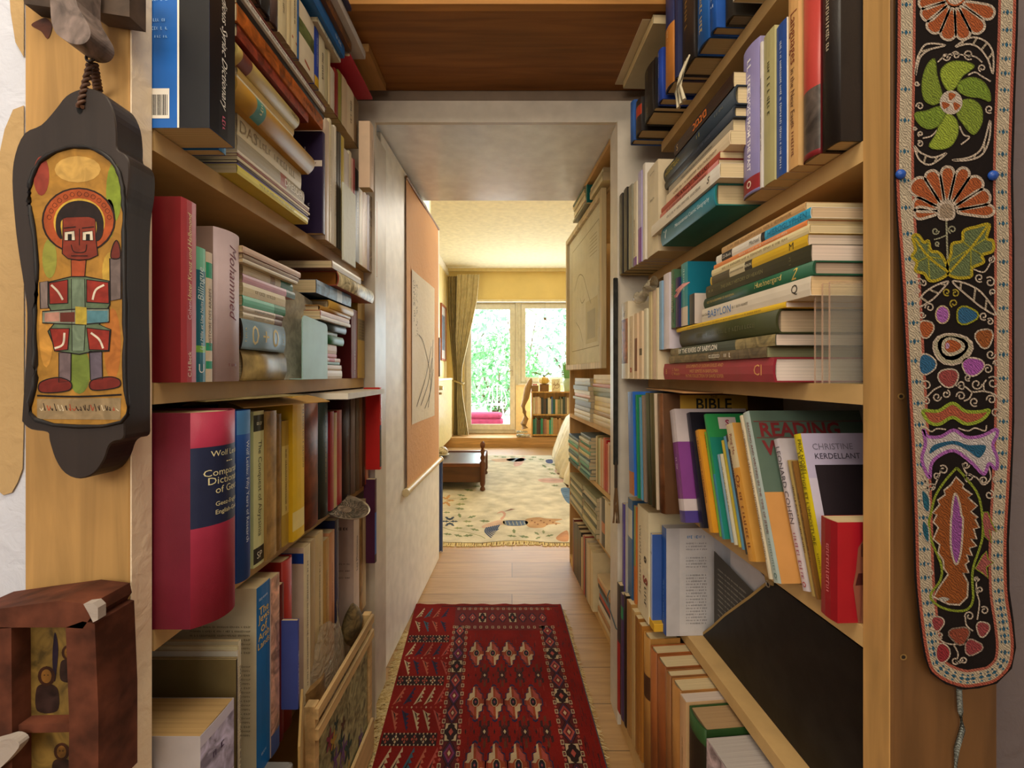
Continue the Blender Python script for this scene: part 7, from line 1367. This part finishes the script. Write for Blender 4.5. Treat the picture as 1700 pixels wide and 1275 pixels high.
pstack(2.14, 2.50, Z4, [(.02, '#b9b4a0', 'pale grey book'), (.02, '#d3cab0', 'cream book'), (.022, '#8a8a84', 'grey book'), (.03, '#59606a', 'slate book'), (.014, '#9aa49c', 'grey-green book'), (.016, '#c98a74', 'salmon book'), (.02, '#cfc6a8', 'sand book'), (.022, '#6a727a', 'blue-grey book'), (.02, '#9aa0a0', 'silver-grey book'), (.016, '#b8b49c', 'stone grey book')], 'far pile, '+WB4, .01)
pb(pc, PF, 1.56, 2.60, Z5-.02, Z5, 0, .26)
pstack(1.80, 2.02, Z5, [(.018, '#c9bc90', 'cream book'), (.016, '#9a8a5c', 'khaki book'), (.02, '#cfc4a0', 'pale book')], 'near pile on top of the far bookcase', .04)
pstack(2.06, 2.32, Z5, [(.012, '#8a8a70', 'grey-green book'), (.014, '#b5604a', 'brick red book'), (.026, '#d8cba4', 'cream book'), (.022, '#c4b688', 'sand book'), (.010, '#2f5a50', 'dark green book')], 'far pile on top of the far bookcase', .05)
upright(PF, 2.035, 2.052, Z5+.0005, .080, .05, .12, cover='#14706a', label='teal book standing between the two piles on top of the far bookcase', group=GP)
# framed print hanging on that bookcase
t = thing('framed_print', 'large pale framed line drawing hung on the bookcase past the doorway', 'picture', PF.M(2.60, .014, 1.125)); PFm = mat('#c9b283', .5, 'woodz')
Wf, Hf = .755, .735; mb = MB()
for a, b in (((0, -.022, 0), (.028, 0, Hf)), ((Wf-.028, -.022, 0), (Wf, 0, Hf)), ((.028, -.022, 0), (Wf-.028, 0, .028)), ((.028, -.022, Hf-.028), (Wf-.028, 0, Hf))): mb.box(a, b, PFm, .002)
mb.build('frame', t); mb = MB(); mb.box((.028, -.006, .028), (Wf-.028, -.001, Hf-.028), mat('#ddd0ac', .6)); mb.build('print', t)
R = Relief(lambda u, v, d: Vector((u, -.006-d, v)), .0004, 'plain', .7, flip=True)
R.line([(.10, .10), (.10, .64), (.66, .64), (.66, .10)], .005, '#8f805c', 1, True, False)
for pts in ([(.16, .42), (.26, .48), (.36, .46), (.44, .38), (.52, .30)], [(.30, .36), (.34, .33), (.40, .34)], [(.46, .22), (.52, .26), (.60, .22)], [(.20, .25), (.30, .2), (.35, .14)]): R.line(pts, .004, '#77694c', 1.5)
for k in range(6): R.line([(.50, .60-.016*k), (.63, .595-.016*k)], .003, '#9a8c68', 1.5, smooth=False)
R.fill([(.42, .12), (.64, .12), (.64, .32), (.42, .32)], '#cdbc92', 1.2); R.fill([(.45, .14), (.60, .14), (.60, .27), (.45, .27)], '#b5a888', 1.6); R.build('drawing', t)
mb = MB(); mb.box((.028, -.0135, .028), (Wf-.028, -.0120, Hf-.028), mat('#e8e8e8', .08, 'plastic_clear')); mb.build('glass', t)
